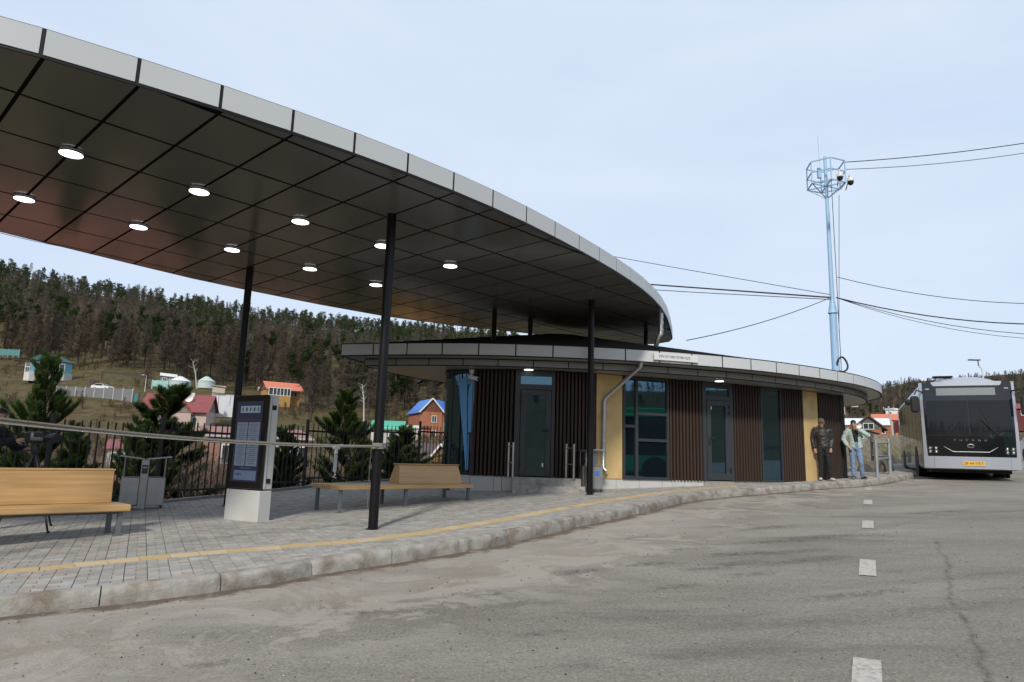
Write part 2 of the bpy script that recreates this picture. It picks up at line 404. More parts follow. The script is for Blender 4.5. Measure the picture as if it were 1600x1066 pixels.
def build_road():
    vs = []; idx = {}; fs = []
    xs = np.concatenate([np.arange(-34, -8, 1.0), np.arange(-8, 12, .25), np.arange(12, 56, 1.0)]); ys = np.concatenate([np.arange(-34, 3, 1.0), np.arange(3, 24, .25), np.arange(24, 70, 1.0)])
    W = WALKPOLY; shr = [(x, y) for x, y in W]
    for j, y in enumerate(ys):
        for i, x in enumerate(xs):
            z = GS * (x + y) + 0.012 * noise.noise(Vector((x * .35, y * .35, 9)))
            idx[(i, j)] = len(vs); vs.append((x, y, z))
    P = np.array([(v[0], v[1]) for v in vs]); dk = dist_poly(P, KERB)
    for j in range(len(ys) - 1):
        for i in range(len(xs) - 1):
            cx, cy = (xs[i] + xs[i + 1]) / 2, (ys[j] + ys[j + 1]) / 2
            r = math.hypot(cx, cy); az = math.degrees(math.atan2(cx, cy))
            if r > fence_r(az) - .5 and not inside((cx, cy), W): continue
            if inside((cx, cy), W) and dk[idx[(i, j)]] > 0.5: continue
            fs.append((idx[(i, j)], idx[(i + 1, j)], idx[(i + 1, j + 1)], idx[(i, j + 1)]))
    used = sorted({i for f in fs for i in f}); rm = {u: k for k, u in enumerate(used)}
    mb = MB(); mb.add([vs[u] for u in used], [tuple(rm[i] for i in f) for f in fs])
    m = bpy.data.materials.new('dusty_asphalt'); m.use_nodes = True; nn = m.node_tree; b = nn.nodes['Principled BSDF']; b.inputs['Roughness'].default_value = .88; b.inputs['Specular IOR Level'].default_value = .25
    tc = nn.nodes.new('ShaderNodeTexCoord')
    mp = nn.nodes.new('ShaderNodeMapping'); mp.inputs['Rotation'].default_value = (0, 0, R(-35)); mp.inputs['Scale'].default_value = (.35, 1.0, 1)
    nn.links.new(tc.outputs['Object'], mp.inputs['Vector'])
    def N(sc, d=6, rgh=.6, src=None, dist=0):
        t = nn.nodes.new('ShaderNodeTexNoise'); t.inputs['Scale'].default_value = sc; t.inputs['Detail'].default_value = d; t.inputs['Roughness'].default_value = rgh; t.inputs['Distortion'].default_value = dist
        nn.links.new(src or tc.outputs['Object'], t.inputs['Vector']); return t.outputs['Fac']
    def MR(f, a, c, lo=0, hi=1):
        r = nn.nodes.new('ShaderNodeMapRange'); r.inputs[1].default_value = a; r.inputs[2].default_value = c; r.inputs[3].default_value = lo; r.inputs[4].default_value = hi
        nn.links.new(f, r.inputs[0]); return r.outputs[0]
    def math2(op, a, c):
        r = nn.nodes.new('ShaderNodeMath'); r.operation = op
        for k, q in enumerate((a, c)):
            if isinstance(q, (int, float)): r.inputs[k].default_value = q
            else: nn.links.new(q, r.inputs[k])
        return r.outputs[0]
    def mixc(f, a, c, mode='MIX'):
        r = nn.nodes.new('ShaderNodeMix'); r.data_type = 'RGBA'; r.blend_type = mode
        for k, q in (('A', a), ('B', c)):
            if isinstance(q, tuple): r.inputs[k].default_value = (*q, 1)
            else: nn.links.new(q, r.inputs[k])
        if isinstance(f, float): r.inputs['Factor'].default_value = f
        else: nn.links.new(f, r.inputs['Factor'])
        return r.outputs['Result']
    at_ = nn.nodes.new('ShaderNodeAttribute'); at_.attribute_name = 'dust'
    base = mixc(MR(N(.7, 9, .68, mp.outputs[0]), .34, .66), (.194, .174, .148), (.292, .267, .230))
    # rubbed dark tyre scuffs, dragged along the way the buses turn
    sc = MR(N(1.5, 5, .55, mp.outputs[0], .6), .57, .70); base = mixc(math2('MULTIPLY', sc, .36), base, (.085, .082, .08))
    sc2 = MR(N(.9, 3, .5, mp.outputs[0], .3), .60, .66); base = mixc(math2('MULTIPLY', sc2, .18), base, (.10, .097, .094))
    # aggregate speckle
    base = mixc(MR(N(46, 5, .75), .33, .67, .0, 1), mixc(1.0, base, (.62, .62, .62), 'MULTIPLY'), mixc(1.0, base, (1.36, 1.35, 1.33), 'MULTIPLY'))
    spk = MR(N(38, 2, .5), .72, .78); base = mixc(math2('MULTIPLY', spk, .55), base, (.06, .057, .053))
    # dust and dried mud near the kerb
    dst = math2('ADD', at_.outputs['Fac'], MR(N(.8, 7, .65, mp.outputs[0], .4), .3, .7, -.45, .45)); dst = MR(dst, .35, .85)
    base = mixc(math2('MULTIPLY', dst, .8), base, mixc(MR(N(1.1, 6), .35, .65), (.31, .262, .205), (.38, .36, .325)))
    pale = math2('MULTIPLY', MR(N(1.0, 10, .70, None, 1.0), .49, .545), MR(at_.outputs['Fac'], .12, .42)); base = mixc(math2('MULTIPLY', pale, .72), base, (.385, .352, .302))
    at2 = nn.nodes.new('ShaderNodeAttribute'); at2.attribute_name = 'mud'
    md = MR(math2('ADD', at2.outputs['Fac'], MR(N(5, 5), .3, .7, -.3, .3)), .4, .75); base = mixc(math2('MULTIPLY', md, .85), base, (.105, .073, .047))
    nn.links.new(base, b.inputs['Base Color'])
    bp = nn.nodes.new('ShaderNodeBump'); bp.inputs['Strength'].default_value = .8; bp.inputs['Distance'].default_value = .015
    nn.links.new(math2('ADD', N(52, 4, .75), math2('MULTIPLY', N(9, 4), 1.2)), bp.inputs['Height']); nn.links.new(bp.outputs[0], b.inputs['Normal'])
    me = mb.mesh('road', m, 180)
    d = dk[used]; Pu = P[used]
    dust = np.clip(1.0 - d / 3.3, 0, 1) * np.clip((7.5 - Pu[:, 0] * .4) / 7, .35, 1.0)
    dust = np.maximum(dust, np.clip(1 - d / .7, 0, 1)); mud = np.clip(1 - d / .42, 0, 1)
    for nm, arr in (('dust', dust), ('mud', mud)):
        a = me.attributes.new(nm, 'FLOAT', 'POINT'); a.data.foreach_set('value', arr.astype(np.float32))
    o = link('road', me); tag_structure(o); return o
ROAD = build_road()

M_mark = mat('worn_road_paint', (.45, .415, .37), .85, var=.18, vscale=14, col2=(.27, .25, .225), mask=(.50, .66), mscale=22)
M_tar = mat('crack_tar', (.105, .096, .085), .9, var=.5, vscale=14)
def ground_ribbon(pts, wd, dz, name, m, parent, seg=.15):
    L = arclen(pts); n = max(2, int(L[-1] / seg)); c = [along(pts, L, L[-1] * i / n) for i in range(n + 1)]
    w2 = wd if callable(wd) else (lambda t: wd)
    ri = [offset(c, -w2(i / n) / 2)[i] for i in range(n + 1)]; le = [offset(c, w2(i / n) / 2)[i] for i in range(n + 1)]
    mb = MB(); vs = [(x, y, gz(x, y, dz) + .012 * noise.noise(Vector((x * .35, y * .35, 9)))) for a in zip(ri, le) for x, y in a]
    mb.add(vs, [(2 * i, 2 * i + 2, 2 * i + 3, 2 * i + 1) for i in range(n)]); return mb.build(name, m, parent)
DASH0, DASHD = Vector((2.36, 4.70)), Vector((5.95, 11.38)).normalized()
for k in range(-2, 8):
    a = DASH0 + DASHD * (3.98 * k - .95); b_ = a + DASHD * 1.03
    if k == 0: pass
    ground_ribbon([tuple(a), tuple(b_)], .165, .008, 'road_marking', M_mark, ROAD)
# the long crack that runs down the lane beside the dashes, with two branches
def wob(pts, amp, f):
    L = arclen(pts); n = int(L[-1] / .12); o = []
    for i in range(n + 1):
        x, y = along(pts, L, L[-1] * i / n); o.append((x + amp * noise.noise(Vector((x * f, y * f, 1.5))), y + amp * noise.noise(Vector((x * f, y * f, 7.5)))))
    return o
CR1 = [tuple(ong(px, py)[:2]) for px, py in ((1536, 1066), (1523, 1020), (1508, 978), (1494, 957), (1484, 903), (1475, 870), (1460, 843))]
CRM = wob(wob(CR1, .05, 1.8), .03, 8.0)

# rubbed dark scuffs where the buses turn, each with its own shape
def build_scuffs():
    m = bpy.data.materials.new('tyre_scuff'); m.use_nodes = True; n = m.node_tree; b = n.nodes['Principled BSDF']; b.inputs['Base Color'].default_value = (.07, .066, .06, 1); b.inputs['Roughness'].default_value = .85
    tr = n.nodes.new('ShaderNodeBsdfTransparent'); mx_ = n.nodes.new('ShaderNodeMixShader'); a = n.nodes.new('ShaderNodeAttribute'); a.attribute_name = 'fade'; tc = n.nodes.new('ShaderNodeTexCoord'); t = n.nodes.new('ShaderNodeTexNoise'); t.inputs['Scale'].default_value = 16; t.inputs['Detail'].default_value = 6; t.inputs['Roughness'].default_value = .7
    n.links.new(tc.outputs['Object'], t.inputs['Vector']); r = n.nodes.new('ShaderNodeMapRange'); r.inputs[1].default_value = .40; r.inputs[2].default_value = .62; n.links.new(t.outputs['Fac'], r.inputs[0]); q = n.nodes.new('ShaderNodeMath'); q.operation = 'MULTIPLY'; n.links.new(a.outputs['Fac'], q.inputs[0]); n.links.new(r.outputs[0], q.inputs[1])
    n.links.new(q.outputs[0], mx_.inputs[0]); n.links.new(tr.outputs[0], mx_.inputs[1]); n.links.new(b.outputs[0], mx_.inputs[2]); n.links.new(mx_.outputs[0], n.nodes['Material Output'].inputs['Surface'])
    def strip(c, d, L, W, k, bend=0):
        vs = []; fd = []; nx = 10; d = Vector(d).normalized(); s_ = Vector((-d.y, d.x))
        for i in range(nx + 1):
            for j in range(5):
                u, w_ = i / nx - .5, j / 4 - .5; p = Vector(c) + d * (L * u) + s_ * (W * w_ + bend * u * u); vs.append((p.x, p.y, gz(p.x, p.y, .0065) + .012 * noise.noise(Vector((p.x * .35, p.y * .35, 9))))); fd.append(k * max(0, 1 - (2 * abs(u)) ** 2.2) * max(0, 1 - (2 * abs(w_)) ** 2))
        me = MB().add(vs, [(i * 5 + j, i * 5 + 5 + j, i * 5 + 6 + j, i * 5 + 1 + j) for i in range(nx) for j in range(4)]).mesh('scuff', m); at_ = me.attributes.new('fade', 'FLOAT', 'POINT'); at_.data.foreach_set('value', np.array(fd, np.float32)); link('scuff', me, ROAD)
    for i, (px, py, L, W) in enumerate(((1074, 859, .9, .22), (1147, 866, 1.1, .3), (1157, 881, .9, .28), (1107, 890, .8, .25), (1006, 884, .9, .25), (1200, 825, 1.4, .35), (1297, 839, 2.2, .4), (1226, 863, 1.6, .3), (1251, 877, 1.8, .3), (1181, 848, 2.0, .25), (1170, 899, .8, .25), (907, 894, .8, .3), (559, 958, .5, .16), (844, 991, .45, .16), (334, 1038, .4, .16), (1060, 918, .7, .2), (1340, 930, 1.6, .25), (1465, 800, 2.0, .3), (1560, 800, 1.8, .3), (985, 842, .6, .18), (760, 930, .7, .2))): strip(tuple(ong(px, py)[:2]), (1, .25 + .1 * (i % 3)), L, W, .44)
    for (x, y, dx, dy, L, W, k, bd) in ((4.2, 6.2, 1, .32, 9, .30, .32, 1.6), (5.0, 7.4, 1, .36, 9, .28, .30, 1.5), (2.0, 5.2, 1, .55, 8, .30, .24, -1.0), (6.5, 11.5, .8, .6, 10, .35, .28, 1.5), (3.0, 4.0, 1, .1, 6, .3, .25, .8), (8.5, 10.0, .7, .7, 12, .4, .25, -1.2)): strip((x, y), (dx, dy), L, W, k * .5, bd)
    # the broken crack down the lane: crumbling edges, not a drawn line
    def crack(pts, wd, k):
        L = arclen(pts); n = int(L[-1] / .06); c = [along(pts, L, L[-1] * i / n) for i in range(n + 1)]; vs = []; fd = []; cols_ = [offset(c, wd * q) for q in (.5, .18, 0, -.18, -.5)]
        for i in range(n + 1):
            a = .55 + .45 * noise.noise(Vector((i * .21, 3, k)))
            for j in range(5): x, y = cols_[j][i]; vs.append((x, y, gz(x, y, .0085) + .012 * noise.noise(Vector((x * .35, y * .35, 9))))); fd.append(max(0, a) * (0, .42, .85, .42, 0)[j])
        me = MB().add(vs, [(i * 5 + j + 1, i * 5 + 6 + j, i * 5 + 5 + j, i * 5 + j) for i in range(n) for j in range(4)]).mesh('crack', m); at_ = me.attributes.new('fade', 'FLOAT', 'POINT'); at_.data.foreach_set('value', np.array(fd, np.float32)); link('crack', me, ROAD)
    crack(wob(CRM, .02, 15.0), .085, 1); br = CRM[int(len(CRM) * .42)]; crack(wob([br, (br[0] + .5, br[1] + .12), (br[0] + 1.2, br[1] + .1)], .04, 5), .06, 2); crack(wob([tuple(ong(px, py)[:2]) for px, py in ((1400, 803), (1430, 802.5), (1458, 802))], .03, 3), .07, 3)
build_scuffs()
# pebbles and grit lying on the asphalt, too many to count
def build_grit():
    mb = MB()
    for _ in range(3600):
        d = 3.2 + 14 * rng.random() ** 1.5; az = R(rng.uniform(-38, 42)); x, y = d * math.sin(az), d * math.cos(az)
        if inside((x, y), WALKPOLY) or abs(inside((x, y + .25), WALKPOLY)): continue
        s_ = rng.choice((.004, .005, .006, .008, .012)) * rng.uniform(.7, 1.3); z = gz(x, y) + .012 * noise.noise(Vector((x * .35, y * .35, 9))) + s_ * .4
        mi_ = rng.choice((0, 0, 1, 1, 2)); s_ *= (.6, .9, .8)[mi_]; mb.mat(mi_); o = len(mb.v)
        a = rng.uniform(0, 6.28); q = [(1, 0, 0), (-.5, .8, .1), (-.6, -.8, 0), (0, .1, .8), (.1, 0, -.8)]
        mb.add([(x + s_ * (p[0] * math.cos(a) - p[1] * math.sin(a)) * 1.3, y + s_ * (p[0] * math.sin(a) + p[1] * math.cos(a)), z + s_ * p[2]) for p in q], [(0, 1, 3), (1, 2, 3), (2, 0, 3), (1, 0, 4), (2, 1, 4), (0, 2, 4)])
    o = mb.build('gravel', [mat('grit_dark', (.05, .048, .045), .9), mat('grit_grey', (.2, .19, .18), .9), mat('grit_pale', (.36, .33, .29), .9)]); tag(o, 'scattered grit and pebbles lying on the asphalt', 'gravel', kind='stuff')
build_grit()

# ------------------------------------------------------------------ pavement, kerb, pavers, yellow guide tiles
M_bed = mat('paver_bed', (.10, .095, .088), .95, var=.25, vscale=12)
PAVE = MB()
def build_pavement():
    mb = MB(); mb.prism([(x, y) for x, y in WALKPOLY], lambda x, y: gz(x, y, -.3), lambda x, y: gz(x, y, WALK - .012))
    o = mb.build('pavement', M_bed); tag_structure(o); return o
PAVEMENT = build_pavement()
M_kerb = mat('kerb_concrete', (.325, .31, .28), .9, var=.28, vscale=7, col2=(.19, .16, .125), mask=(.46, .66), mscale=3.2, bump=.5, bscale=45)
def build_kerb():
    prof = [(0.012, -.16), (.004, .02), (0, .075), (.004, .12), (.016, .150), (.045, .163), (.10, .165), (.158, .16), (.16, .0)]
    s = 0.3; k = 0
    while s + 1.0 < KL[-1]:
        e = s + 1.0 - .010; n = 14; vs = []; fs = []; m = len(prof); chip0, chip1 = rng.random() ** 2 * .03, rng.random() ** 2 * .03
        for i in range(n + 1):
            t = i / n; q = s + (e - s) * t; p = Vector(along(KERB, KL, q)); p2 = Vector(along(KERB, KL, min(q + .05, KL[-1]))); p1 = Vector(along(KERB, KL, max(q - .05, 0)))
            d = (p2 - p1).normalized(); nrm = Vector((-d.y, d.x))
            endw = max(0, 1 - min(t, 1 - t) / .10)
            for j, (a, z) in enumerate(prof):
                nn_ = noise.noise(Vector((p.x * 7, p.y * 7, j * .9))); n2 = noise.noise(Vector((p.x * 17, p.y * 17, j * 2.1 + k)))
                front = 1 if j in (2, 3, 4, 5) else .35
                er = front * (max(0, nn_) * .030 + max(0, n2) * .018) + endw * (chip0 if t < .5 else chip1) * front * 1.2
                zz = z - (er * .55 if j >= 3 and j < 7 else 0)
                pp = p + nrm * (a + (er if j < 6 else 0)); vs.append((pp.x, pp.y, gz(p.x, p.y) + zz + .006 * math.sin(k * 2.1)))
        for i in range(n):
            for j in range(m - 1): fs.append((i * m + j, (i + 1) * m + j, (i + 1) * m + j + 1, i * m + j + 1))
        fs.append(tuple(range(m))); fs.append(tuple(n * m + j for j in range(m - 1, -1, -1)))
        mb = MB(); mb.add(vs, fs); mb.build('kerbstone', M_kerb, PAVEMENT, smooth=50); s += 1.0; k += 1
build_kerb()

TL = spline([(-9.8, 6.35), (-8.0, 6.35), (-6.4, 6.75)] + [tuple(ong(px, py, WALK)[:2]) for px, py in ((0, 893.5), (145, 880.5), (239, 871.5), (410, 857), (510, 849), (600, 841), (750, 818), (900, 791), (1000, 774.5), (1080, 765), (1160, 759))], 6)
TLL = arclen(TL)
M_tile = [mat('yellow_tile_a', (.52, .385, .19), .85, var=.14, vscale=9, col2=(.42, .36, .25), mask=(.52, .75), mscale=6, bump=.2), mat('yellow_tile_b', (.58, .45, .26), .85, var=.12, vscale=9, col2=(.44, .39, .29), mask=(.5, .72), mscale=6, bump=.2)]
TLR, TLLft = offset(TL, -.128), offset(TL, .128)
def build_tiles():
    s = .1
    while s + .3 < TLL[-1]:
        a, b_ = s + .004, s + .296; poly = []
        for off_ in (-.125, .125):
            for q in ((a, b_) if off_ < 0 else (b_, a)):
                p = Vector(along(TL, TLL, q)); d = (Vector(along(TL, TLL, min(q + .06, TLL[-1]))) - Vector(along(TL, TLL, max(q - .06, 0)))).normalized(); p += Vector((-d.y, d.x)) * off_; poly.append(tuple(p))
        mb = MB(); h = rng.uniform(-.002, .003)
        mb.prism(poly, lambda x, y: gz(x, y, WALK - .02), lambda x, y: gz(x, y, WALK + .002 + h))
        c = sum(p[0] for p in poly) / 4, sum(p[1] for p in poly) / 4
        mb.build('guide_tile', M_tile[rng.random() < .4], PAVEMENT); s += .3
build_tiles()

# walls of the building seen in plan (shared with the building further down)
WALL = [(-1.35, 18.4), (-1.66, 17.55), (-1.55, 17.0), (-.97, 16.74), (.07, 16.5), (1.05, 16.54), (2.08, 16.82), (2.81, 17.08), (4.07, 17.52), (4.92, 17.80), (5.93, 18.24), (6.82, 18.62), (7.44, 18.92), (8.18, 19.28), (8.86, 19.70), (10.05, 20.62)]
E1, E2 = Vector((.883, .469)), Vector((-.469, .883))
def build_pavers():
    cols = [(.34, .328, .30), (.38, .37, .345), (.29, .28, .265), (.37, .315, .28), (.32, .335, .325), (.41, .392, .36), (.325, .29, .255)]
    mats = [mat('paver_%d' % i, c, .9, var=.20, vscale=5, col2=(.32, .305, .28), mask=(.55, .78), mscale=4, bump=.25, bscale=80) for i, c in enumerate(cols)]
    kin = KIN; tl_in, tl_out = TLLft, TLR
    bpoly = WALL + [(10, 26), (-1, 24)]
    items = []
    def half(poly, p, d, keep_left=True):
        nx, ny = -d[1], d[0]; sg = 1 if keep_left else -1
        o = []
        for i in range(len(poly)):
            a, b_ = poly[i - 1], poly[i]; sa = sg * ((a[0] - p[0]) * nx + (a[1] - p[1]) * ny); sb = sg * ((b_[0] - p[0]) * nx + (b_[1] - p[1]) * ny)
            if sb >= 0:
                if sa < 0: t = sa / (sa - sb); o.append((a[0] + t * (b_[0] - a[0]), a[1] + t * (b_[1] - a[1])))
                o.append(b_)
            elif sa >= 0: t = sa / (sa - sb); o.append((a[0] + t * (b_[0] - a[0]), a[1] + t * (b_[1] - a[1])))
        return o
    KA, TA = np.array(kin), np.array(TL)
    def near(A, pts, c):
        i = int(np.argmin((A[:, 0] - c[0]) ** 2 + (A[:, 1] - c[1]) ** 2)); i = min(max(i, 1), len(A) - 2); d = A[i + 1] - A[i - 1]; d = d / np.hypot(*d); return A[i], d, float((c[0] - A[i][0]) * -d[1] + (c[1] - A[i][1]) * d[0])
    g = .0035
    for u in range(-75, 120):
        for v in range(-60, 190):
            c0 = E1 * (u * .2 + .1) + E2 * (v * .1 + .05) + Vector((-2, 8))
            if not inside(tuple(c0), WALKPOLY): 
                p, d, sd = near(KA, kin, c0)
                if sd < -.15 or abs(sd) > .3 or math.hypot(c0.x - p[0], c0.y - p[1]) > .32: continue
            r = c0.length; az = math.degrees(math.atan2(c0.x, c0.y))
            if az < -43 or az > 36 or c0.y < 2: continue
            if inside(tuple(c0), bpoly): continue
            split = ((u * 2 + v) % 2 == 0) if (u // 1) % 2 == 0 else ((v + 1) % 2 == 0)
            hx = [(-.1, 0), (0, .1)] if (v + u) % 2 == 0 else [(-.1, .1)]
            for x0, x1 in hx:
                rect = [tuple(c0 + E1 * a + E2 * b_) for a, b_ in ((x0 + g, -.05 + g), (x1 - g, -.05 + g), (x1 - g, .05 - g), (x0 + g, .05 - g))]
                cc = c0 + E1 * ((x0 + x1) / 2)
                p, d, sd = near(KA, kin, cc)
                if sd < .16: rect = half(rect, p, d, True)
                if len(rect) < 3: continue
                p, d, sd = near(TA, TL, cc)
                if abs(sd) < .30 and abs((cc.x - p[0]) * d[0] + (cc.y - p[1]) * d[1]) < .15:
                    if abs(sd) < .06: continue
                    if sd > 0: rect = half(rect, p + np.array((-d[1], d[0])) * .131, d, True)
                    else: rect = half(rect, p - np.array((-d[1], d[0])) * .131, d, False)
                if len(rect) < 3 or area(rect) < .0006: continue
                items.append((r, rect))
    items.sort(key=lambda t: t[0]); stuff = MB()
    vis = 0
    for i, (r, rect) in enumerate(items):
        c = (sum(p[0] for p in rect) / len(rect), sum(p[1] for p in rect) / len(rect)); az = math.degrees(math.atan2(*c))
        h = rng.uniform(-.0025, .0025); tx, ty = rng.uniform(-.012, .012), rng.uniform(-.012, .012)
        mi = rng.choice((0, 0, 0, 1, 1, 2, 3, 4, 5, 6)); top = lambda x, y: gz(x, y, WALK + h) + (x - c[0]) * tx + (y - c[1]) * ty
        if vis < 300 and -37.5 < az:
            mb = MB(); mb.prism(rect, lambda x, y: gz(x, y, WALK - .03), top); mb.build('paver', mats[mi], PAVEMENT); vis += 1
        else: stuff.mat(mi); stuff.prism(rect, lambda x, y: gz(x, y, WALK - .02), top)
    o = stuff.build('pavers', mats, PAVEMENT); o['kind'] = 'stuff'
    print('pavers', len(items))
build_pavers()
# ================================================================== CANOPY
HC = EYE + 3.66
A_, B_ = Vector((.688, .7257)), Vector((-.7257, .688)); ORG = Vector((-4.432, 5.884)); PA, PB = .8, 1.2122
M_fas = mat('fascia_panel', (.47, .495, .50), .38, metal=.0, var=.03, vscale=.8, rvar=.08)
M_trim = mat('dark_trim', (.008, .008, .010), .5, spec=.3)
M_ceil = mat('ceiling_panel', (.124, .121, .110), .15, var=.06, vscale=.7, spec=.5, rvar=.05, coat=.0)
M_ceilb = mat('ceiling_gap', (.004, .004, .004), .9, spec=.1)
M_post = mat('black_post', (.005, .005, .006), .38, var=.2, vscale=3, spec=.3)
M_zinc = mat('galvanised_pipe', (.50, .52, .53), .34, metal=.85, var=.2, vscale=14)
FRONT_PX = [(63, 90), (214.6, 132), (344.5, 172.6), (457, 207), (552, 243), (637, 272), (709, 300), (770, 326), (822, 350), (868, 373), (905, 393), (937, 411), (964, 427), (985, 440), (1005, 453), (1021, 467), (1034, 481), (1043, 493), (1049, 510), (1050, 530)]
_fr = [tuple(onz(px, py, HC)[:2]) for px, py in FRONT_PX]
# light smoothing of the survey
for _ in range(3): _fr = [_fr[0]] + [tuple((.25 * np.array(_fr[i - 1]) + .5 * np.array(_fr[i]) + .25 * np.array(_fr[i + 1]))) for i in range(1, len(_fr) - 1)] + [_fr[-1]]
_left = [(-10.35, 9.3), (-10.9, 8.0), (-11.0, 6.7), (-10.6, 5.6), (-9.8, 4.95), (-8.8, 4.65), (-7.7, 4.72), (-6.6, 5.03), (-5.5, 5.5)]
_bk = [tuple(onz(px, py, HC)[:2]) for px, py in ((0, 362), (100, 385.5), (200, 411), (300, 435), (375, 451), (500, 476), (600, 494), (700, 507.5), (760, 514), (830, 521))]
_tip = [(4.80, 20.6), (4.45, 21.1), (3.6, 21.2), (2.2, 20.6)]
OUT = hull([tuple(p) for p in _left + _fr + _tip + _bk])
can = thing('bus_stop_canopy', 'long curved canopy with pale fascia over the pavement', 'canopy', (-2, 11, .4))
def inset(poly, d):
    o = []; n = len(poly)
    for i in range(n):
        a, b_, c = Vector(poly[i - 1]), Vector(poly[i]), Vector(poly[(i + 1) % n]); e1 = (b_ - a).normalized(); e2 = (c - b_).normalized()
        t = (e1 + e2).normalized(); o.append((b_.x - t.y * d, b_.y + t.x * d))
    return o
IN = inset(OUT, .012)
mb = MB(); mb.prism(inset(OUT, .02), HC + .012, HC + .03); mb.build('ceiling_backing', M_ceilb, can)
mb = MB(); mb.prism(inset(OUT, .03), HC + .26, HC + .30); mb.build('top_deck', M_trim, can)
for c in range(-16, 42):
    for r_ in range(-2, 12):
        p = [ORG + A_ * (PA * (c + da)) + B_ * (PB * (r_ + db)) for da, db in ((0, 0), (1, 0), (1, 1), (0, 1))]
        ga, gb = .020, .026
        q = [p[0] + A_ * ga + B_ * gb, p[1] - A_ * ga + B_ * gb, p[2] - A_ * ga - B_ * gb, p[3] + A_ * ga - B_ * gb]
        cl = clip_poly([tuple(v) for v in q], IN)
        if len(cl) < 3 or abs(area(cl)) < .01: continue
        cx, cy = sum(v[0] for v in cl) / len(cl), sum(v[1] for v in cl) / len(cl); tx, ty = rng.uniform(-.0022, .0022), rng.uniform(-.0022, .0022)
        f = lambda x, y: HC + (x - cx) * tx + (y - cy) * ty
        mb = MB(); mb.prism(cl, f, lambda x, y: HC + .006); mb.build('ceiling_panel', M_ceil, can)
# fascia: a dark carrier ribbon all round, panels proud of it
RIB = OUT + [OUT[0]]; RO = offset(RIB, -.006); RO[0] = RO[-1] = tuple((np.array(RO[0]) + np.array(RO[-1])) / 2)
def ribbon(pts, t, z0, z1, mb=None):
    mb = mb or MB(); n = len(pts); o_ = offset(pts, -t); vs = []
    for (a, b_) in zip(pts, o_): vs += [(a[0], a[1], z0), (b_[0], b_[1], z0), (b_[0], b_[1], z1), (a[0], a[1], z1)]
    fs = []
    for i in range(n - 1):
        for k in range(4): fs.append((4 * i + k, 4 * i + 4 + k, 4 * i + 4 + (k + 1) % 4, 4 * i + (k + 1) % 4))
    fs += [(0, 1, 2, 3), (4 * n - 1, 4 * n - 2, 4 * n - 3, 4 * n - 4)]
    # make the outside face outward
    mb.add(vs, [tuple(reversed(f)) for f in fs]); return mb
ribbon(RIB, .012, HC - .003, HC + .302).build('fascia_frame', M_trim, can)
# panel joints line up with the ceiling joints on the front
js = []
OL = arclen(RIB)
def s_of(p):
    best = None
    for i in range(1, len(RIB)):
        a, b_ = Vector(RIB[i - 1]), Vector(RIB[i]); d = b_ - a; t = min(max((Vector(p) - a).dot(d) / max(d.dot(d), 1e-9), 0), 1); q = a + d * t; e = (q - Vector(p)).length
        if best is None or e < best[0]: best = (e, OL[i - 1] + t * (OL[i] - OL[i - 1]))
    return best[1]
fj = sorted(s_of(p) for p in _fr[:-1]); js = list(fj)
s_ = fj[-1] + .9
while s_ < fj[0] + OL[-1] - .4: js.append(s_); s_ += .86
js.append(fj[0] + OL[-1])
def wrap(s): return along(RIB, OL, s % OL[-1])
def strip_panel(wr, s0, s1, gap, t0, t1, z0, z1, step=.1):
    n = max(1, int((s1 - s0) / step)); pts = [wr(s0 + gap + (s1 - s0 - 2 * gap) * i / n) for i in range(n + 1)]
    a = offset(pts, -t0); b_ = offset(pts, -t1); vs = []; fs = []
    for p, q in zip(a, b_): vs += [(p[0], p[1], z0), (q[0], q[1], z0), (q[0], q[1], z1), (p[0], p[1], z1)]
    for i in range(n):
        for k in range(4): fs.append((4 * i + (k + 1) % 4, 4 * i + 4 + (k + 1) % 4, 4 * i + 4 + k, 4 * i + k))
    fs += [(3, 2, 1, 0), (4 * n, 4 * n + 1, 4 * n + 2, 4 * n + 3)]
    return MB().add(vs, fs)
for s0, s1 in zip(js[:-1], js[1:]):
    strip_panel(wrap, s0, s1, .018, .010, .021, HC + .028, HC + .292).build('fascia_panel', M_fas, can)
def post(x, y, z0, z1, r=.07):
    mb = MB(); mb.cyl((x, y, z0), (x, y, z1), r, 24); o = mb.build('post', M_post, can, smooth=40)
    mb = MB(); mb.lathe([(r + .035, 0), (r + .035, .012), (r + .002, .014)], (x, y, z0 - .006), 24)
    mb.build('base_plate', M_post, o, smooth=30); return o
for x, y in ((-1.91, 10.08), (-5.35, 13.42), (1.81, 15.40), (-6.35, 5.35), (-9.0, 9.6)): post(x, y, gz(x, y, WALK), HC + .004)
post(-.46, 16.89, 4.15, HC + .004, .06); post(.47, 17.64, 4.3, HC + .004, .06); post(3.9, 19.6, 4.3, HC + .004, .06)
# downpipe under the tip of the canopy, emptying on the lower roof
p0, p1, p2 = onz(1032.5, 489, HC), None, None
d0 = (p0 - Vector((0, 0, EYE))).dot(CF)
mb = MB(); P = [p0 + Vector((0, 0, .02)), Vector((p0.x, p0.y, at(1032, 524, d0).z)), Vector((p0.x - .05, p0.y, at(1032, 527, d0).z)), at(1025, 541, d0)]
mb.tube(P, .058, 14)
for q in (.2, .5, .8):
    c = P[0].lerp(P[1], q); mb.lathe([(.060, -.02), (.066, -.015), (.066, .015), (.060, .02)], c, 14)
mb.build('downpipe', M_zinc, can, smooth=40)

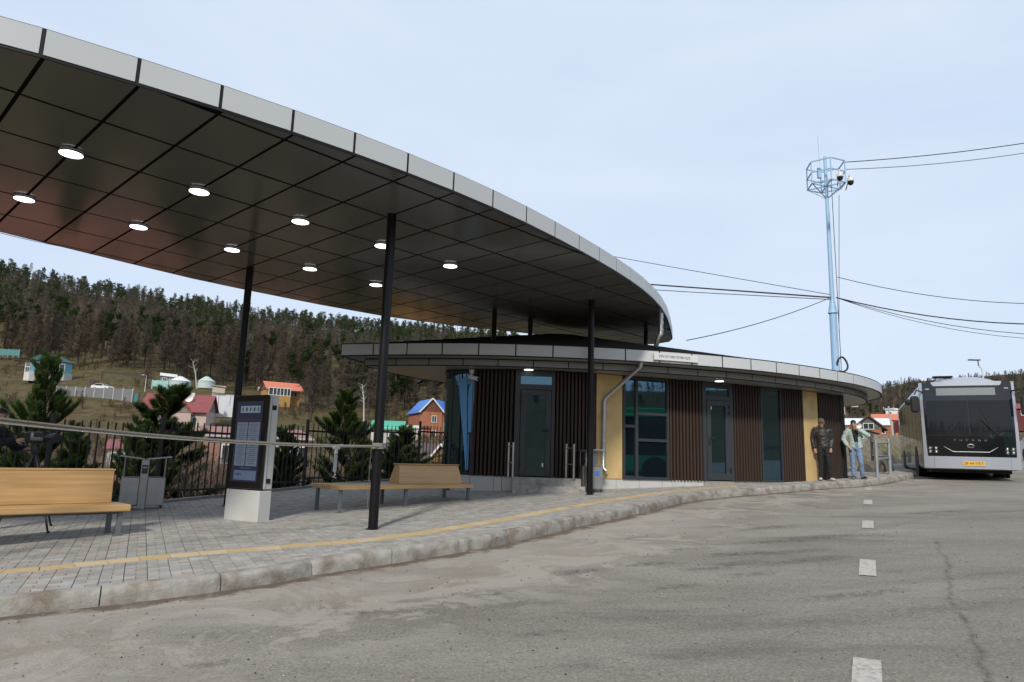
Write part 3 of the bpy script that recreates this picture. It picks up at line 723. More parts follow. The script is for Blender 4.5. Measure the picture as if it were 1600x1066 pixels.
# round surface lights under the ceiling
M_glow = mat('lamp_diffuser', (.9, .9, .9), .5, emit=(1.0, 1.0, 1.0), estr=3.2)
M_lring = mat('lamp_ring', (.03, .035, .036), .5); M_lbase = mat('lamp_base', (.55, .6, .6), .4)
def lamp(x, y, z, r=.142, name='ceiling_light', label='', group=None):
    t = thing(name, label, 'ceiling light', (x, y, z), 0, group)
    MB().lathe([(r * .98, 0), (r * .98, -.014)], (0, 0, 0), 32).build('base', M_lbase, t, 30, False)
    MB().lathe([(r * .97, -.014), (r, -.017), (r, -.029), (r * .95, -.031)], (0, 0, 0), 32).build('ring', M_lring, t, 30, False)
    MB().lathe([(r * .94, -.0312), (r * .93, -.036), (r * .75, -.040), (0, -.042)], (0, 0, 0), 32).build('diffuser', M_glow, t, 60, False)
    return t
LL = {(1, 2): 'largest round canopy light, nearest the pale fascia at the upper left', (1, 4): 'round canopy light next to the left edge of the photo', (3, 2): 'round canopy light third from the left in the row nearer the fascia',
      (3, 4): 'round canopy light above the teal house and the grey fence', (5, 2): 'round canopy light between the two tall black posts, nearer the fascia', (5, 4): 'round canopy light just left of the top of the far-left black post',
      (7, 2): 'round canopy light half hidden behind the nearest black post', (7, 4): 'round canopy light right of the far-left black post, near the rear edge', (9, 2): 'round canopy light right of the nearest black post', (9, 4): 'small round canopy light left of the nearest black post, at the rear row end'}
LL[(3, 2)] = 'round canopy light in the nearer row, second from the left'; LL[(3, 4)] = 'round canopy light in the rear row, second from the left'
for (c, r_), lb in LL.items():
    p = ORG + A_ * (PA * c) + B_ * (PB * r_); lamp(p.x, p.y, HC - .001, label=lb, group='round lights under the canopy')
# ================================================================== STATION BUILDING
FLOOR, WTOP = 1.06, 3.62
bld = thing('bus_station_building', 'low curved station building with brown battens, dark glass and grey roof edge', 'building', (4, 20, .8))
M_core = mat('dark_wall', (.012, .011, .010), .8, spec=.2)
M_slat = mat('brown_slat', (.046, .029, .022), .6, spec=.25, var=.18, vscale=4, stretch=(6, 6, .6))
M_back = mat('slat_backing', (.006, .005, .005), .9, spec=.1)
M_frame = mat('window_frame', (.036, .041, .048), .42, spec=.35)
M_glass = mat('dark_glass', (.006, .010, .014), .02, spec=.5, ior=2.5)
M_glass.node_tree.nodes['Principled BSDF'].inputs['Specular Tint'].default_value = (.42, .74, 1.0, 1)
M_ochre = mat('ochre_render', (.56, .40, .185), .9, var=.12, vscale=2.2, bump=.35, bscale=70, col2=(.40, .29, .14), mask=(.56, .74), mscale=1.3)
M_plinth = mat('plinth_tile', (.50, .50, .49), .55, var=.06, vscale=4)
M_roof = mat('dark_roof_sheet', (.008, .008, .008), .55, spec=.3)
M_soff = mat('soffit_board', (.30, .295, .265), .30, var=.05, vscale=2)
M_fas2 = mat('roof_fascia_panel', (.52, .54, .55), .32, var=.03, vscale=.9, rvar=.07)
M_band = mat('roof_band_panel', (.22, .22, .21), .34, var=.04, vscale=.9)
M_hand = mat('black_handle', (.012, .012, .012), .35)
WL = arclen(WALL)
def wall_s(px):
    d = ray(px, 660); best = None
    for i in range(1, len(WALL)):
        (ax, ay), (bx, by) = WALL[i - 1], WALL[i]; den = (bx - ax) * d.y - (by - ay) * d.x
        if abs(den) < 1e-9: continue
        t = (ay * d.x - ax * d.y) / den
        if -1e-6 <= t <= 1 + 1e-6: best = WL[i - 1] + t * (WL[i] - WL[i - 1])
    return best
class Fr:
    """a straight stretch of wall between two plan points: u runs right, n points out"""
    def __init__(s, A, Bp):
        s.A = Vector(A); s.B = Vector(Bp); s.L = (s.B - s.A).length; s.u = (s.B - s.A).normalized(); s.n = Vector((s.u.y, -s.u.x))
        s.ax = (Vector((s.u.x, s.u.y, 0)), Vector((-s.n.x, -s.n.y, 0)), Vector((0, 0, 1)))
    def p(s, u, n, z): q = s.A + s.u * u + s.n * n; return Vector((q.x, q.y, z))
    def box(s, mb, u0, u1, n0, n1, z0, z1, bev=0):
        return mb.box(s.p((u0 + u1) / 2, (n0 + n1) / 2, (z0 + z1) / 2), (u1 - u0, n1 - n0, z1 - z0), s.ax, bev)
def fr(px0, px1): return Fr(along(WALL, WL, wall_s(px0)), along(WALL, WL, wall_s(px1)))
# core wall
inn = offset(WALL, .22); poly = [tuple(p) for p in WALL] + [(10.7, 22.0), (10.2, 24.2), (7, 24.6), (2, 23.4), (-.8, 21.5)]
base = offset(WALL, .04)
MB().prism(base + [(10.6, 22.0), (10.2, 24.2), (7, 24.6), (2, 23.4), (-.8, 21.5)], .2, WTOP + .17).build('wall', M_core, bld)

def slats(px0, px1, z0=FLOOR, n0=.0):
    f = fr(px0, px1); mb = MB(); f.box(mb, 0, f.L, .0, .03, z0, WTOP - .01); mb.build('slat_backing', M_back, bld)
    n = max(2, round(f.L / .098)); pit = f.L / n
    for i in range(n):
        mb = MB(); f.box(mb, pit * i + pit * .14, pit * i + pit * .70, .03, .085, z0 + rng.uniform(-.012, .0), WTOP - .02, .004)
        mb.build('slat', M_slat, bld)
def render_panel(px0, px1, z0=FLOOR):
    f = fr(px0, px1); mb = MB(); f.box(mb, 0, f.L, .0, .05, z0, WTOP - .015, .004); mb.build('rendered_panel', M_ochre, bld)
def bars(f, name, u0, u1, z0, z1, t, n0, n1, parent, m=M_frame):
    mb = MB(); f.box(mb, u0, u0 + t, n0, n1, z0, z1); f.box(mb, u1 - t, u1, n0, n1, z0, z1)
    f.box(mb, u0 + t, u1 - t, n0, n1, z0, z0 + t); f.box(mb, u0 + t, u1 - t, n0, n1, z1 - t, z1); return mb.build(name, m, parent)
def pane(f, u0, u1, z0, z1, n, parent):
    mb = MB(); f.box(mb, u0, u1, n - .012, n, z0, z1); return mb.build('pane', M_glass, parent)
def door(px0, px1, lx0, lx1, hinge_left, split=.62):
    f = fr(px0, px1); sc = f.L / (px1 - px0); l0, l1 = (lx0 - px0) * sc, (lx1 - px0) * sc; zt = FLOOR + 2.08
    # outer frame with the transom light
    fo = MB(); f.box(fo, 0, l0, .0, .07, FLOOR, WTOP - .02); f.box(fo, l1, f.L, .0, .07, FLOOR, WTOP - .02)
    f.box(fo, l0, l1, .0, .07, zt, zt + .12); f.box(fo, l0, l1, .0, .07, WTOP - .16, WTOP - .02)
    win = fo.build('door_frame', M_frame, bld); pane(f, l0, l1, zt + .12, WTOP - .16, .04, win)
    lf = MB(); t = .13; a, b_ = l0 + .012, l1 - .012
    f.box(lf, a, a + t, .02, .085, FLOOR + .02, zt - .012, .004); f.box(lf, b_ - t, b_, .02, .085, FLOOR + .02, zt - .012, .004)
    f.box(lf, a + t, b_ - t, .02, .085, FLOOR + .02, FLOOR + .02 + .17, .004); f.box(lf, a + t, b_ - t, .02, .085, zt - .012 - t, zt - .012, .004)
    d = lf.build('door', M_frame, bld); pane(f, a + t, b_ - t, FLOOR + .19, zt - .012 - t, .05, d)
    hb = MB(); hu = b_ - t / 2 if hinge_left else a + t / 2; sg = -1 if hinge_left else 1
    f.box(hb, hu - .022, hu + .022, .085, .10, FLOOR + .90, FLOOR + 1.16, .004); hb.tube([f.p(hu, .10, FLOOR + 1.10), f.p(hu, .14, FLOOR + 1.10), f.p(hu + sg * .14, .14, FLOOR + 1.10)], .012, 8)
    hb.build('handle', M_hand, d, smooth=40)
    for z in (FLOOR + .22, FLOOR + 1.70, FLOOR + 1.86):
        hb = MB(); u = a + .005 if hinge_left else b_ - .005; hb.cyl(f.p(u, .095, z), f.p(u, .095, z + .11), .018, 10); hb.build('hinge', M_hand, d)
    mb = MB(); c = b_ - t - .05 if hinge_left else a + t + .03; zc = FLOOR + .24 if hinge_left else zt - .25
    f.box(mb, c - .018, c + .018, .051, .053, zc, zc + .085); mb.build('sticker', mat('white_sticker', (.75, .75, .75), .6), d)
    return f
# ---- the front from left to right
fg_pts = [along(WALL, WL, s) for s in np.linspace(0, wall_s(739), 12)]
gl = MB(); o_ = offset(fg_pts, -.03); vs = []
for (x, y) in o_: vs += [(x, y, FLOOR + .06), (x, y, WTOP - .02)]
gl.add(vs, [(2 * i, 2 * i + 2, 2 * i + 3, 2 * i + 1) for i in range(len(o_) - 1)])
cw = gl.build('curved_window', M_glass, bld, smooth=180)
mb = MB()
for i in (0, 4, 8, 11): mb.bar((o_[i][0], o_[i][1], FLOOR), (o_[i][0], o_[i][1], WTOP - .02), .055, .05)
mb.tube([(x, y, FLOOR + .03) for x, y in o_], .035, 4); mb.tube([(x, y, WTOP - .04) for x, y in o_], .035, 4)
mb.build('window_frame', M_frame, cw)
# torn blue protective film still stuck to the curved glass
M_film = mat('blue_film', (.13, .36, .68), .35, var=.10, vscale=5, stretch=(9, 9, .7))
def film(pts):
    fl = Fr(along(WALL, WL, wall_s(712)), along(WALL, WL, wall_s(738))); q2 = []
    for px, py in pts:
        d = ray(px, py); A3 = fl.p(0, .055, 0); n3 = Vector((fl.n.x, fl.n.y, 0)); t = (n3.dot(A3)) / n3.dot(d); P = d * t; q2.append(((Vector((P.x, P.y)) - fl.A).dot(fl.u), P.z + EYE))
    tri = tessellate_polygon([[Vector((a, b_, 0)) for a, b_ in q2]]); mb = MB(); N = len(q2)
    mb.add([fl.p(a, .055, z) for a, z in q2] + [fl.p(a, .051, z) for a, z in q2], [tuple(t) for t in tri] + [tuple(N + i for i in reversed(t)) for t in tri] + [(i, (i + 1) % N, N + (i + 1) % N, N + i) for i in range(N)]); return mb.build('protective_film', M_film, cw)
Z = lambda L: [(680 + x / 4.845, 560 + y / 4.845) for x, y in L]
film(Z([(155, 172), (172, 192), (182, 182), (200, 158), (226, 142), (245, 136), (240, 300), (240, 560), (236, 845), (228, 846), (222, 740), (214, 640), (206, 540), (196, 440), (188, 330), (182, 250), (178, 205), (168, 196)]))
film(Z([(292, 138), (298, 150), (294, 300), (286, 372), (276, 558), (248, 562), (247, 300), (256, 215), (275, 180)])); film(Z([(248, 575), (256, 572), (254, 640), (248, 846), (242, 846), (243, 700)]))
slats(740, 803); door(803.5, 866, 812, 861, True); slats(866.5, 930)
render_panel(930.5, 971)
f = fr(971.5, 1043); U = lambda px: (px - 971.5) / (1043 - 971.5) * f.L
wn = bars(f, 'window', 0, f.L, FLOOR, WTOP - .02, .06, .0, .075, bld)
mb = MB(); f.box(mb, U(990.5), U(994.5), .0, .075, FLOOR + .06, WTOP - .08)
f.box(mb, .06, U(990.5), .0, .07, FLOOR + 1.26, FLOOR + 1.33)
f.box(mb, U(994.5), f.L - .06, .0, .07, FLOOR + 1.59, FLOOR + 1.655); f.box(mb, U(994.5), f.L - .06, .0, .07, FLOOR + .93, FLOOR + 1.0)
mb.build('glazing_bar', M_frame, wn)
pane(f, .06, U(990.5), FLOOR + .06, FLOOR + 1.26, .03, wn); pane(f, .06, U(990.5), FLOOR + 1.33, WTOP - .08, .03, wn)
for z0, z1 in ((.06, .93), (1.0, 1.59), (1.655, WTOP - FLOOR - .08)): pane(f, U(994.5), f.L - .06, FLOOR + z0, FLOOR + z1, .03, wn)
slats(1043.5, 1095); door(1095.5, 1143, 1101, 1137, False); slats(1143.5, 1186)
f = fr(1186.5, 1219); wn = bars(f, 'window', 0, f.L, FLOOR, WTOP - .02, .045, .0, .07, bld); pane(f, .045, f.L - .045, FLOOR + .045, WTOP - .065, .03, wn)
slats(1219.5, 1253); render_panel(1253.5, 1276); slats(1276.5, 1308)
mb = MB(); p = along(WALL, WL, wall_s(1312)); mb.cyl((p[0], p[1], .6), (p[0], p[1], WTOP), .14, 16); mb.build('corner_column', M_trim, bld, smooth=40)

# plinth tiles along the front, under the wall, shrinking as the pavement rises
PJ = [697, 716, 738, 774.5, 787, 824, 862, 900, 925, 943.5, 962.5, 998, 1033, 1050, 1067.5, 1097]
for a, b_ in zip(PJ[:-1], PJ[1:]):
    f = fr(a, b_); mb = MB(); f.box(mb, .004, f.L - .004, .0, .028, gz(f.A.x, f.A.y, WALK) - .12, FLOOR - .004, .003); mb.build('plinth_tile', M_plinth, bld)

tb = MB()
for a, b_ in ((1097.5, 1120), (1120, 1143), (1143, 1186), (1186, 1219), (1219, 1253), (1253, 1276), (1276, 1308)):
    f = fr(a, b_); f.box(tb, 0, f.L, -.02, .045, gz(f.A.x, f.A.y, WALK) - .1, FLOOR - .004)
tb.build('threshold', mat('threshold_concrete', (.30, .29, .27), .9, var=.2, vscale=4), bld)
# ---- roof
RT = EYE + 2.62
RPX = [(-4.13, 16.40), (-2.55, 15.96), (-.82, 15.68), (.75, 15.66), (2.15, 15.78), (3.03, 15.93), (3.79, 16.12), (4.52, 16.34), (5.32, 16.61), (6.06, 16.90), (6.78, 17.25), (7.55, 17.68), (8.24, 18.10), (8.91, 18.56), (9.59, 19.06), (10.22, 19.63), (10.85, 20.30), (11.53, 21.2), (12.15, 22.35), (12.4, 23.5), (12.1, 24.7), (11, 25.7), (9, 26.1), (6, 25.7), (3, 24.7), (0, 22.9), (-1.98, 20.7), (-2.9, 19.4), (-3.6, 18.1)]
OUT2 = hull([tuple(p) for p in spline(RPX[:20], 5)[:-1]] + RPX[19:] )
def inset_convex(poly, d):
    out = poly
    n = len(poly)
    for i in range(n):
        a, b_ = Vector(poly[i]), Vector(poly[(i + 1) % n]); u = (b_ - a).normalized(); nn = Vector((-u.y, u.x)) * d; a2, b2 = a + nn, b_ + nn
        far = 100; q = [tuple(a2 - u * far), tuple(a2 + u * far), tuple(a2 + u * far + nn.normalized() * 2 * far), tuple(a2 - u * far + nn.normalized() * 2 * far)]
        out = clip_poly(out, q)
        if len(out) < 3: return []
    # drop duplicates
    o = []
    for p in out:
        if not o or math.dist(p, o[-1]) > 1e-4: o.append(p)
    if math.dist(o[0], o[-1]) < 1e-4: o.pop()
    return o
def closed_strip(outline, t0, t1, z0, z1, name, m, start, pitch, gap, parent):
    rb = outline + [outline[0]]; L = arclen(rb); wr = lambda s: along(rb, L, s % L[-1])
    s = start; end = start + L[-1]; n = round(L[-1] / pitch); pit = L[-1] / n
    for i in range(n):
        strip_panel(wr, s + i * pit, s + (i + 1) * pit, gap, t0, t1, z0, z1, .07).build(name, m, parent)
i0 = min(range(len(OUT2)), key=lambda i: math.dist(OUT2[i], (-4.13, 16.40))); OUT2 = OUT2[i0:] + OUT2[:i0]
ribbon(OUT2 + [OUT2[0]], .012, RT - .305, RT + .012).build('fascia_frame', M_trim, bld)
closed_strip(OUT2, .009, .02, RT - .275, RT - .015, 'roof_fascia_panel', M_fas2, 0, .87, .016, bld)
IN2 = inset_convex(OUT2, .42); i0 = min(range(len(IN2)), key=lambda i: math.dist(IN2[i], (-4.13, 16.40))); IN2 = IN2[i0:] + IN2[:i0]
ribbon(IN2 + [IN2[0]], .012, RT - .49, RT - .302).build('band_frame', M_trim, bld)
closed_strip(IN2, .009, .017, RT - .465, RT - .325, 'band_panel', M_band, 0, .84, .013, bld)
def soffit(poly, z, wdt, dirv, name):
    d = Vector(dirv).normalized(); nrm = Vector((-d.y, d.x)); lo = min(Vector(p).dot(nrm) for p in poly); hi = max(Vector(p).dot(nrm) for p in poly); k = lo
    while k < hi:
        c = [d * -60 + nrm * (k + .006), d * 60 + nrm * (k + .006), d * 60 + nrm * (k + wdt - .006), d * -60 + nrm * (k + wdt - .006)]
        cl = clip_poly(poly, [tuple(v) for v in c])
        if len(cl) >= 3 and abs(area(cl)) > .01: MB().prism(cl, z, z + .012).build(name, M_soff, bld)
        k += wdt
soffit(inset_convex(OUT2, .03), RT - .296, .42, (.86, .5), 'soffit_board'); soffit(inset_convex(IN2, .03), RT - .482, .42, (.86, .5), 'soffit_board')
MB().prism(inset_convex(OUT2, .03), RT - .28, RT - .27).build('soffit_backing', M_ceilb, bld)
# shallow dark sheet roof, stepped seam by seam up to its crown
apex = Vector((1.35, 19.2, RT + .93)); ro = inset_convex(OUT2, .03); vs = []; fs = []; m = len(ro); NR = 12
for k in range(NR + 1):
    for q in (0, 1):
        t = k / (NR + .0); z = RT - .02 + (apex.z - RT + .02) * t + (.028 if q else 0)
        for (x, y) in ro: vs.append((x + (apex.x - x) * t, y + (apex.y - y) * t, z))
for k in range(2 * NR + 1):
    for i in range(m): fs.append((k * m + i, k * m + (i + 1) % m, (k + 1) * m + (i + 1) % m, (k + 1) * m + i))
MB().add(vs, fs).build('roof', M_roof, bld)
# downpipe: out of the gutter, across the ochre panel, down to the pavement
f = fr(930, 975); ppx = [(1002, 566, 16.1), (1001, 572, 16.15), (985, 587, 16.5), (947.5, 621, 16.85), (944.5, 627, 16.88), (943, 700, 16.9), (942.5, 728, 16.9), (944.5, 734, 16.82), (947, 736, 16.7)]
pts = [at(a, b_, d) for a, b_, d in ppx]
wq = Vector(along(WALL, WL, wall_s(944))) + f.n * .14
for i in range(3, 9):
    a, b_, d = ppx[i]; dd = ray(a, b_); q = Vector((wq.x, wq.y)) + f.n * (0 if i < 7 else .08); k_ = q.length / math.hypot(dd.x, dd.y); v_ = dd * k_; pts[i] = Vector((v_.x, v_.y, v_.z + EYE))
dp = MB(); dp.tube(pts, .052, 14); dpo = dp.build('downpipe', M_zinc, bld, smooth=40)
for k in (.12, .45, .8):
    c = pts[4].lerp(pts[6], k); mb = MB(); mb.lathe([(.054, -.014), (.062, -.012), (.062, .012), (.054, .014)], c, 14); mb.cyl(c + Vector((.05, .02, 0)), c + Vector((.1, .12, 0)), .008, 6); mb.build('bracket', M_zinc, dpo)
# ---- things fixed to the building
rg = [onz(1020, 552, RT - .0), None]
ribf = OUT2 + [OUT2[0]]; RLn = arclen(ribf)
def roof_s(px):
    d = ray(px, 560); best = None
    for i in range(1, len(ribf)):
        (ax, ay), (bx, by) = ribf[i - 1], ribf[i]; den = (bx - ax) * d.y - (by - ay) * d.x
        if abs(den) < 1e-9: continue
        t = (ay * d.x - ax * d.y) / den
        if 0 <= t <= 1:
            q = (ax + t * (bx - ax), ay + t * (by - ay))
            if best is None or math.hypot(*q) < best[0]: best = (math.hypot(*q), q)
    return best[1]
sf = Fr(roof_s(1019), roof_s(1089))
sg = thing('name_sign', 'white plate with dark Cyrillic lettering on the roof edge', 'sign', sf.p(sf.L / 2, .05, RT - .14))
mb = MB(); sf.box(mb, 0, sf.L, .045, .06, RT - .235, RT - .055, .004); mb.build('plate', mat('sign_plate', (.62, .64, .64), .35), sg)
mb = MB(); sf.box(mb, .005, .017, .06, .064, RT - .232, RT - .075); sf.box(mb, .017, sf.L - .02, .06, .064, RT - .236, RT - .222); mb.build('border', mat('sign_dark', (.05, .055, .06), .5), sg)
def text(body, size, frame, m, name, parent, wfit=None):
    """frame = 4x4 matrix; text lies in its local XY plane, centred"""
    cu = bpy.data.curves.new(name, 'FONT'); cu.body = body; cu.size = size; cu.align_x = 'CENTER'; cu.align_y = 'CENTER'; cu.extrude = .0015; cu.resolution_u = 2
    o = bpy.data.objects.new('tmp', cu); COL.objects.link(o); dg = bpy.context.evaluated_depsgraph_get(); me = bpy.data.meshes.new_from_object(o.evaluated_get(dg)); bpy.data.objects.remove(o); 
    if wfit and len(me.vertices):
        xs = [v.co.x for v in me.vertices]; k = wfit / max(max(xs) - min(xs), 1e-6)
        for v in me.vertices: v.co.x *= k
    me.transform(frame); me.name = name; me.materials.clear(); me.materials.append(m); bpy.data.curves.remove(cu)
    return link(name, me, parent)
def face_matrix(o, xax, n):
    xax = Vector(xax).normalized(); n = Vector(n).normalized(); y = n.cross(xax); return Matrix(((xax.x, y.x, n.x, o.x), (xax.y, y.y, n.y, o.y), (xax.z, y.z, n.z, o.z), (0, 0, 0, 1)))
M_dark = mat('sign_letters', (.02, .022, .025), .5)
text('ЗҮРХ УУЛ / ЧИНГЭЛТЭЙН ЭЦЭС', .085, face_matrix(sf.p(sf.L * .47, .0615, RT - .137), (sf.u.x, sf.u.y, 0), (sf.n.x, sf.n.y, 0)), M_dark, 'lettering', sg, sf.L * .70)
# eave lights above the two doors
def eave_lamp(px, py, lb):
    p = onz(px, py, RT - .485); lamp(p.x, p.y, RT - .484, .12, 'eave_light', lb, 'round lights over the doors')
eave_lamp(826, 576, 'round light under the eave above the door with the concrete steps'); eave_lamp(1124, 594, 'round light under the eave above the door level with the pavement')
def cctv(p, aim, lb, col, nm='security_camera', s=1.0):
    t = thing(nm, lb, 'camera', p); m = mat('cctv_' + col, (.7, .7, .68) if col == 'white' else (.03, .03, .03), .4); aim = Vector(aim).normalized()
    mb = MB(); mb.cyl(p, p + Vector((0, 0, -.07 * s)), .05 * s, 12); mb.cyl(p + Vector((0, 0, -.07 * s)), p + Vector((0, 0, -.13 * s)), .025 * s, 10); mb.build('mount', m, t, 40)
    q = p + Vector((0, 0, -.15 * s)); mb = MB(); mb.bar(q - aim * .06 * s, q + aim * .16 * s, .075 * s, .075 * s, .01); b_ = mb.build('housing', m, t)
    mb = MB(); mb.cyl(q + aim * .161 * s, q + aim * .168 * s, .028 * s, 12); mb.build('lens', M_hand, b_); return t
fz = fr(731, 741); cctv(fz.p(fz.L / 2, .10, WTOP - .02), (.8, -.5, -.25), 'white security camera under the eave beside the curved window', 'white', s=1.25)
cctv(onz(659, 588, RT - .31), (-.6, -.6, -.4), 'black security camera under the eave tip, the one farther from the wall', 'black'); cctv(onz(690, 590, RT - .31), (-.7, .3, -.4), 'black security camera under the eave tip, close to the curved window', 'black')
# concrete steps and the two little handrails
M_conc = mat('step_concrete', (.36, .35, .33), .92, var=.3, vscale=5, col2=(.21, .20, .185), mask=(.5, .66), mscale=4, bump=.5, bscale=40)
sA, sB = ong(798, 771, WALK), ong(907, 772, WALK); f = Fr((.12, 15.93), (1.70, 15.80)); stp = thing('concrete_steps', 'two worn grey concrete steps up to the station door', 'steps', f.p(f.L / 2, 0, gz(.9, 15.9, WALK)))
dw = fr(795, 905)
mb = MB(); f.box(mb, -.02, f.L + .06, -.72, 0, .5, .885, .012); mb.build('step', M_conc, stp)
mb = MB(); f.box(mb, -.04, f.L - .03, -.80, -.26, .7, FLOOR - .005, .012); mb.build('step', M_conc, stp)
M_inox = mat('brushed_steel', (.52, .51, .49), .33, metal=.85, var=.12, vscale=8, stretch=(1, 1, .2))
def rail_pair(xa, xb, lb):
    z0 = FLOOR - .006; a = Vector((xa, 16.02, z0)); b_ = Vector((xb, 16.32, z0))
    t = thing('handrail', lb, 'handrail', a, 0, 'handrails on the steps'); h = .78
    for q in (a, b_): mb = MB(); mb.cyl(q, q + Vector((0, 0, h)), .025, 12); mb.ball(q + Vector((0, 0, h)), .027, 10, 6); mb.build('upright', M_inox, t, 50)
    for zz in (h - .08, h * .42): mb = MB(); mb.cyl(a + Vector((0, 0, zz)), b_ + Vector((0, 0, zz)), .017, 10); mb.build('crossbar', M_inox, t, 50)
def plan_at(px, y): d = ray(px, 700); return d.x / d.y * y
rail_pair(plan_at(802, 16.02), plan_at(795, 16.32), 'steel handrail on the left end of the concrete steps'); rail_pair(plan_at(897, 16.02), plan_at(885, 16.32), 'steel handrail on the right end of the concrete steps')
# ================================================================== STREET FURNITURE
M_wood = mat('oiled_wood', (.55, .345, .15), .45, var=.16, vscale=2.2, stretch=(.5, 9, 9), rotz=-R(46.5), col2=(.46, .28, .115), mask=(.42, .66), mscale=2.0, coat=.15)
M_wood2 = mat('oiled_wood_b', (.50, .30, .12), .45, var=.2, vscale=2.6, stretch=(.5, 9, 9), rotz=-R(46.5), coat=.15)
M_leg = mat('grey_steel_leg', (.13, .145, .165), .5, var=.1, vscale=6)
AX2 = A_; BX2 = B_
def axs(u, v): return (Vector((u.x, u.y, 0)), Vector((v.x, v.y, 0)), Vector((0, 0, 1)))
def bench_left():
    # bench runs along the canopy; its right end is what the photograph shows
    C = Vector((-5.13, 9.56)); u = A_.copy(); v = B_.copy(); zt = .71
    P = lambda a, b_, z: Vector((C.x + u.x * a + v.x * b_, C.y + u.y * a + v.y * b_, z)); X = axs(u, v); Ln = 3.2
    t = thing('wooden_bench', 'long wooden bench with a solid plank backrest in front of the cameraman', 'bench', P(-Ln / 2, .3, gz(C.x, C.y, WALK)))
    for k in range(2):
        w_ = .30 if k == 0 else .34; b0 = 0 if k == 0 else .305
        mb = MB(); mb.box(P(-Ln / 2 + .02, b0 + w_ / 2, zt - .045), (Ln, w_, .09), X, .012); mb.build('seat_plank', M_wood, t)
    # A-shaped back block: front board, rear board, top strip, end board
    bb = .42; h = .43
    for sgn, b0 in ((1, bb), (-1, bb + .24)):
        tilt = .07 * sgn; up = Vector((v.x * tilt, v.y * tilt, 1)).normalized(); n = X[0].cross(up)
        c = P(-Ln / 2 - .06, b0 + tilt * h / 2, zt + h / 2 + .002); mb = MB(); mb.box(c, (Ln - .1, .03, h), (X[0], n * -1, up), .005); mb.build('backrest', M_wood, t)
    mb = MB(); mb.box(P(-Ln / 2 - .05, bb + .12, zt + h + .018), (Ln - .07, .16, .03), X, .006); mb.build('top_rail', M_wood2, t)
    e = P(-.125, bb + .12, zt); vs = [e + X[1] * a + Vector((0, 0, z)) for a, z in ((-.105, .003), (.105, .003), (.035, h), (-.035, h))]
    vs += [p - X[0] * .03 for p in vs]; mb = MB(); mb.add(vs, [(0, 1, 2, 3), (7, 6, 5, 4), (1, 0, 4, 5), (2, 1, 5, 6), (3, 2, 6, 7), (0, 3, 7, 4)]); mb.build('end_board', M_wood2, t)
    for a, b_ in ((-.08, .09), (-.08, .72 - .2), (-2.2, .09), (-2.2, .55)):
        q = P(a, b_, 0); z0 = gz(q.x, q.y, WALK)
        mb = MB(); mb.box((q.x, q.y, (z0 + zt - .09) / 2), (.06, .06, zt - .09 - z0), X, .004); l = mb.build('leg', M_leg, t)
        mb = MB(); mb.box((q.x, q.y, z0 + .004), (.10, .10, .008), X); mb.build('foot_plate', M_leg, l)
    mb = MB(); mb.box(P(-1.14, .3, zt - .115), (2.2, .05, .05), X); mb.build('seat_bearer', M_leg, t)
bench_left()
def bench_right():
    F0, F1 = ong(530, 801.5, WALK), ong(731, 781.5, WALK); z0 = (F0.z + F1.z) / 2
    u = (Vector(F1[:2]) - Vector(F0[:2])).normalized(); v = Vector((-u.y, u.x)); L = (Vector(F1[:2]) - Vector(F0[:2])).length
    C = Vector(F0[:2]); zt = F0.z + .47; P = lambda a, b_, z: Vector((C.x + u.x * a + v.x * b_, C.y + u.y * a + v.y * b_, z)); X = axs(u, v)
    t = thing('wooden_bench', 'wooden bench with a short wedge backrest standing before the curved window', 'bench', P(L / 2, .35, z0))
    n = 3; W = .92
    for k in range(n):
        w_ = W / n; mb = MB(); mb.box(P(L / 2, -.09 + w_ * (k + .5), zt - .04), (L + .14, w_ - .006, .08), X, .008); mb.build('seat_plank', M_wood if k != 1 else M_wood2, t)
    b0, b1 = .22, .56; a0, a1 = L * .47, L + .03; h = .36
    for bb, tl in ((b0, .10), (b1, -.10)):
        vs = [P(a0, bb, zt), P(a1, bb, zt), P(a1 - .05, bb + tl, zt + h), P(a0 + .06, bb + tl, zt + h)]; sg = 1 if tl > 0 else -1
        vs += [p + Vector((v.x, v.y, 0)) * (.028 * sg) for p in vs]; fs = [(0, 1, 2, 3), (7, 6, 5, 4), (1, 0, 4, 5), (2, 1, 5, 6), (3, 2, 6, 7), (0, 3, 7, 4)]
        MB().add(vs, fs if sg > 0 else [tuple(reversed(f_)) for f_ in fs]).build('backrest', M_wood, t)
    for a, d in ((a0, 1), (a1, -1)):
        s_ = .06 if d > 0 else -.05; vs = [P(a + .002 * d, b0 + .03, zt), P(a + .002 * d, b1 - .03, zt), P(a + s_, b1 - .125, zt + h), P(a + s_, b0 + .125, zt + h)]; vs += [p + Vector((u.x, u.y, 0)) * (.025 * d) for p in vs]
        fs = [(0, 1, 2, 3), (7, 6, 5, 4), (1, 0, 4, 5), (2, 1, 5, 6), (3, 2, 6, 7), (0, 3, 7, 4)]; MB().add(vs, [tuple(reversed(f_)) for f_ in fs] if d > 0 else fs).build('end_board', M_wood2, t)
    mb = MB(); mb.box(P((a0 + a1) / 2, (b0 + b1) / 2, zt + h + .012), (a1 - a0 - .06, .20, .022), X, .005); mb.build('top_rail', M_wood2, t)
    for a in (0, L * .47, L):
        for b_ in (0, .74):
            q = P(a, b_, 0); zz = gz(q.x, q.y, WALK); mb = MB(); mb.box((q.x, q.y, (zz + zt - .08) / 2), (.055, .055, zt - .08 - zz), X, .004); l = mb.build('leg', M_leg, t)
            mb = MB(); mb.box((q.x, q.y, zz + .004), (.10, .10, .008), X); mb.build('foot_plate', M_leg, l)
    return P, L, zt
RB = bench_right()

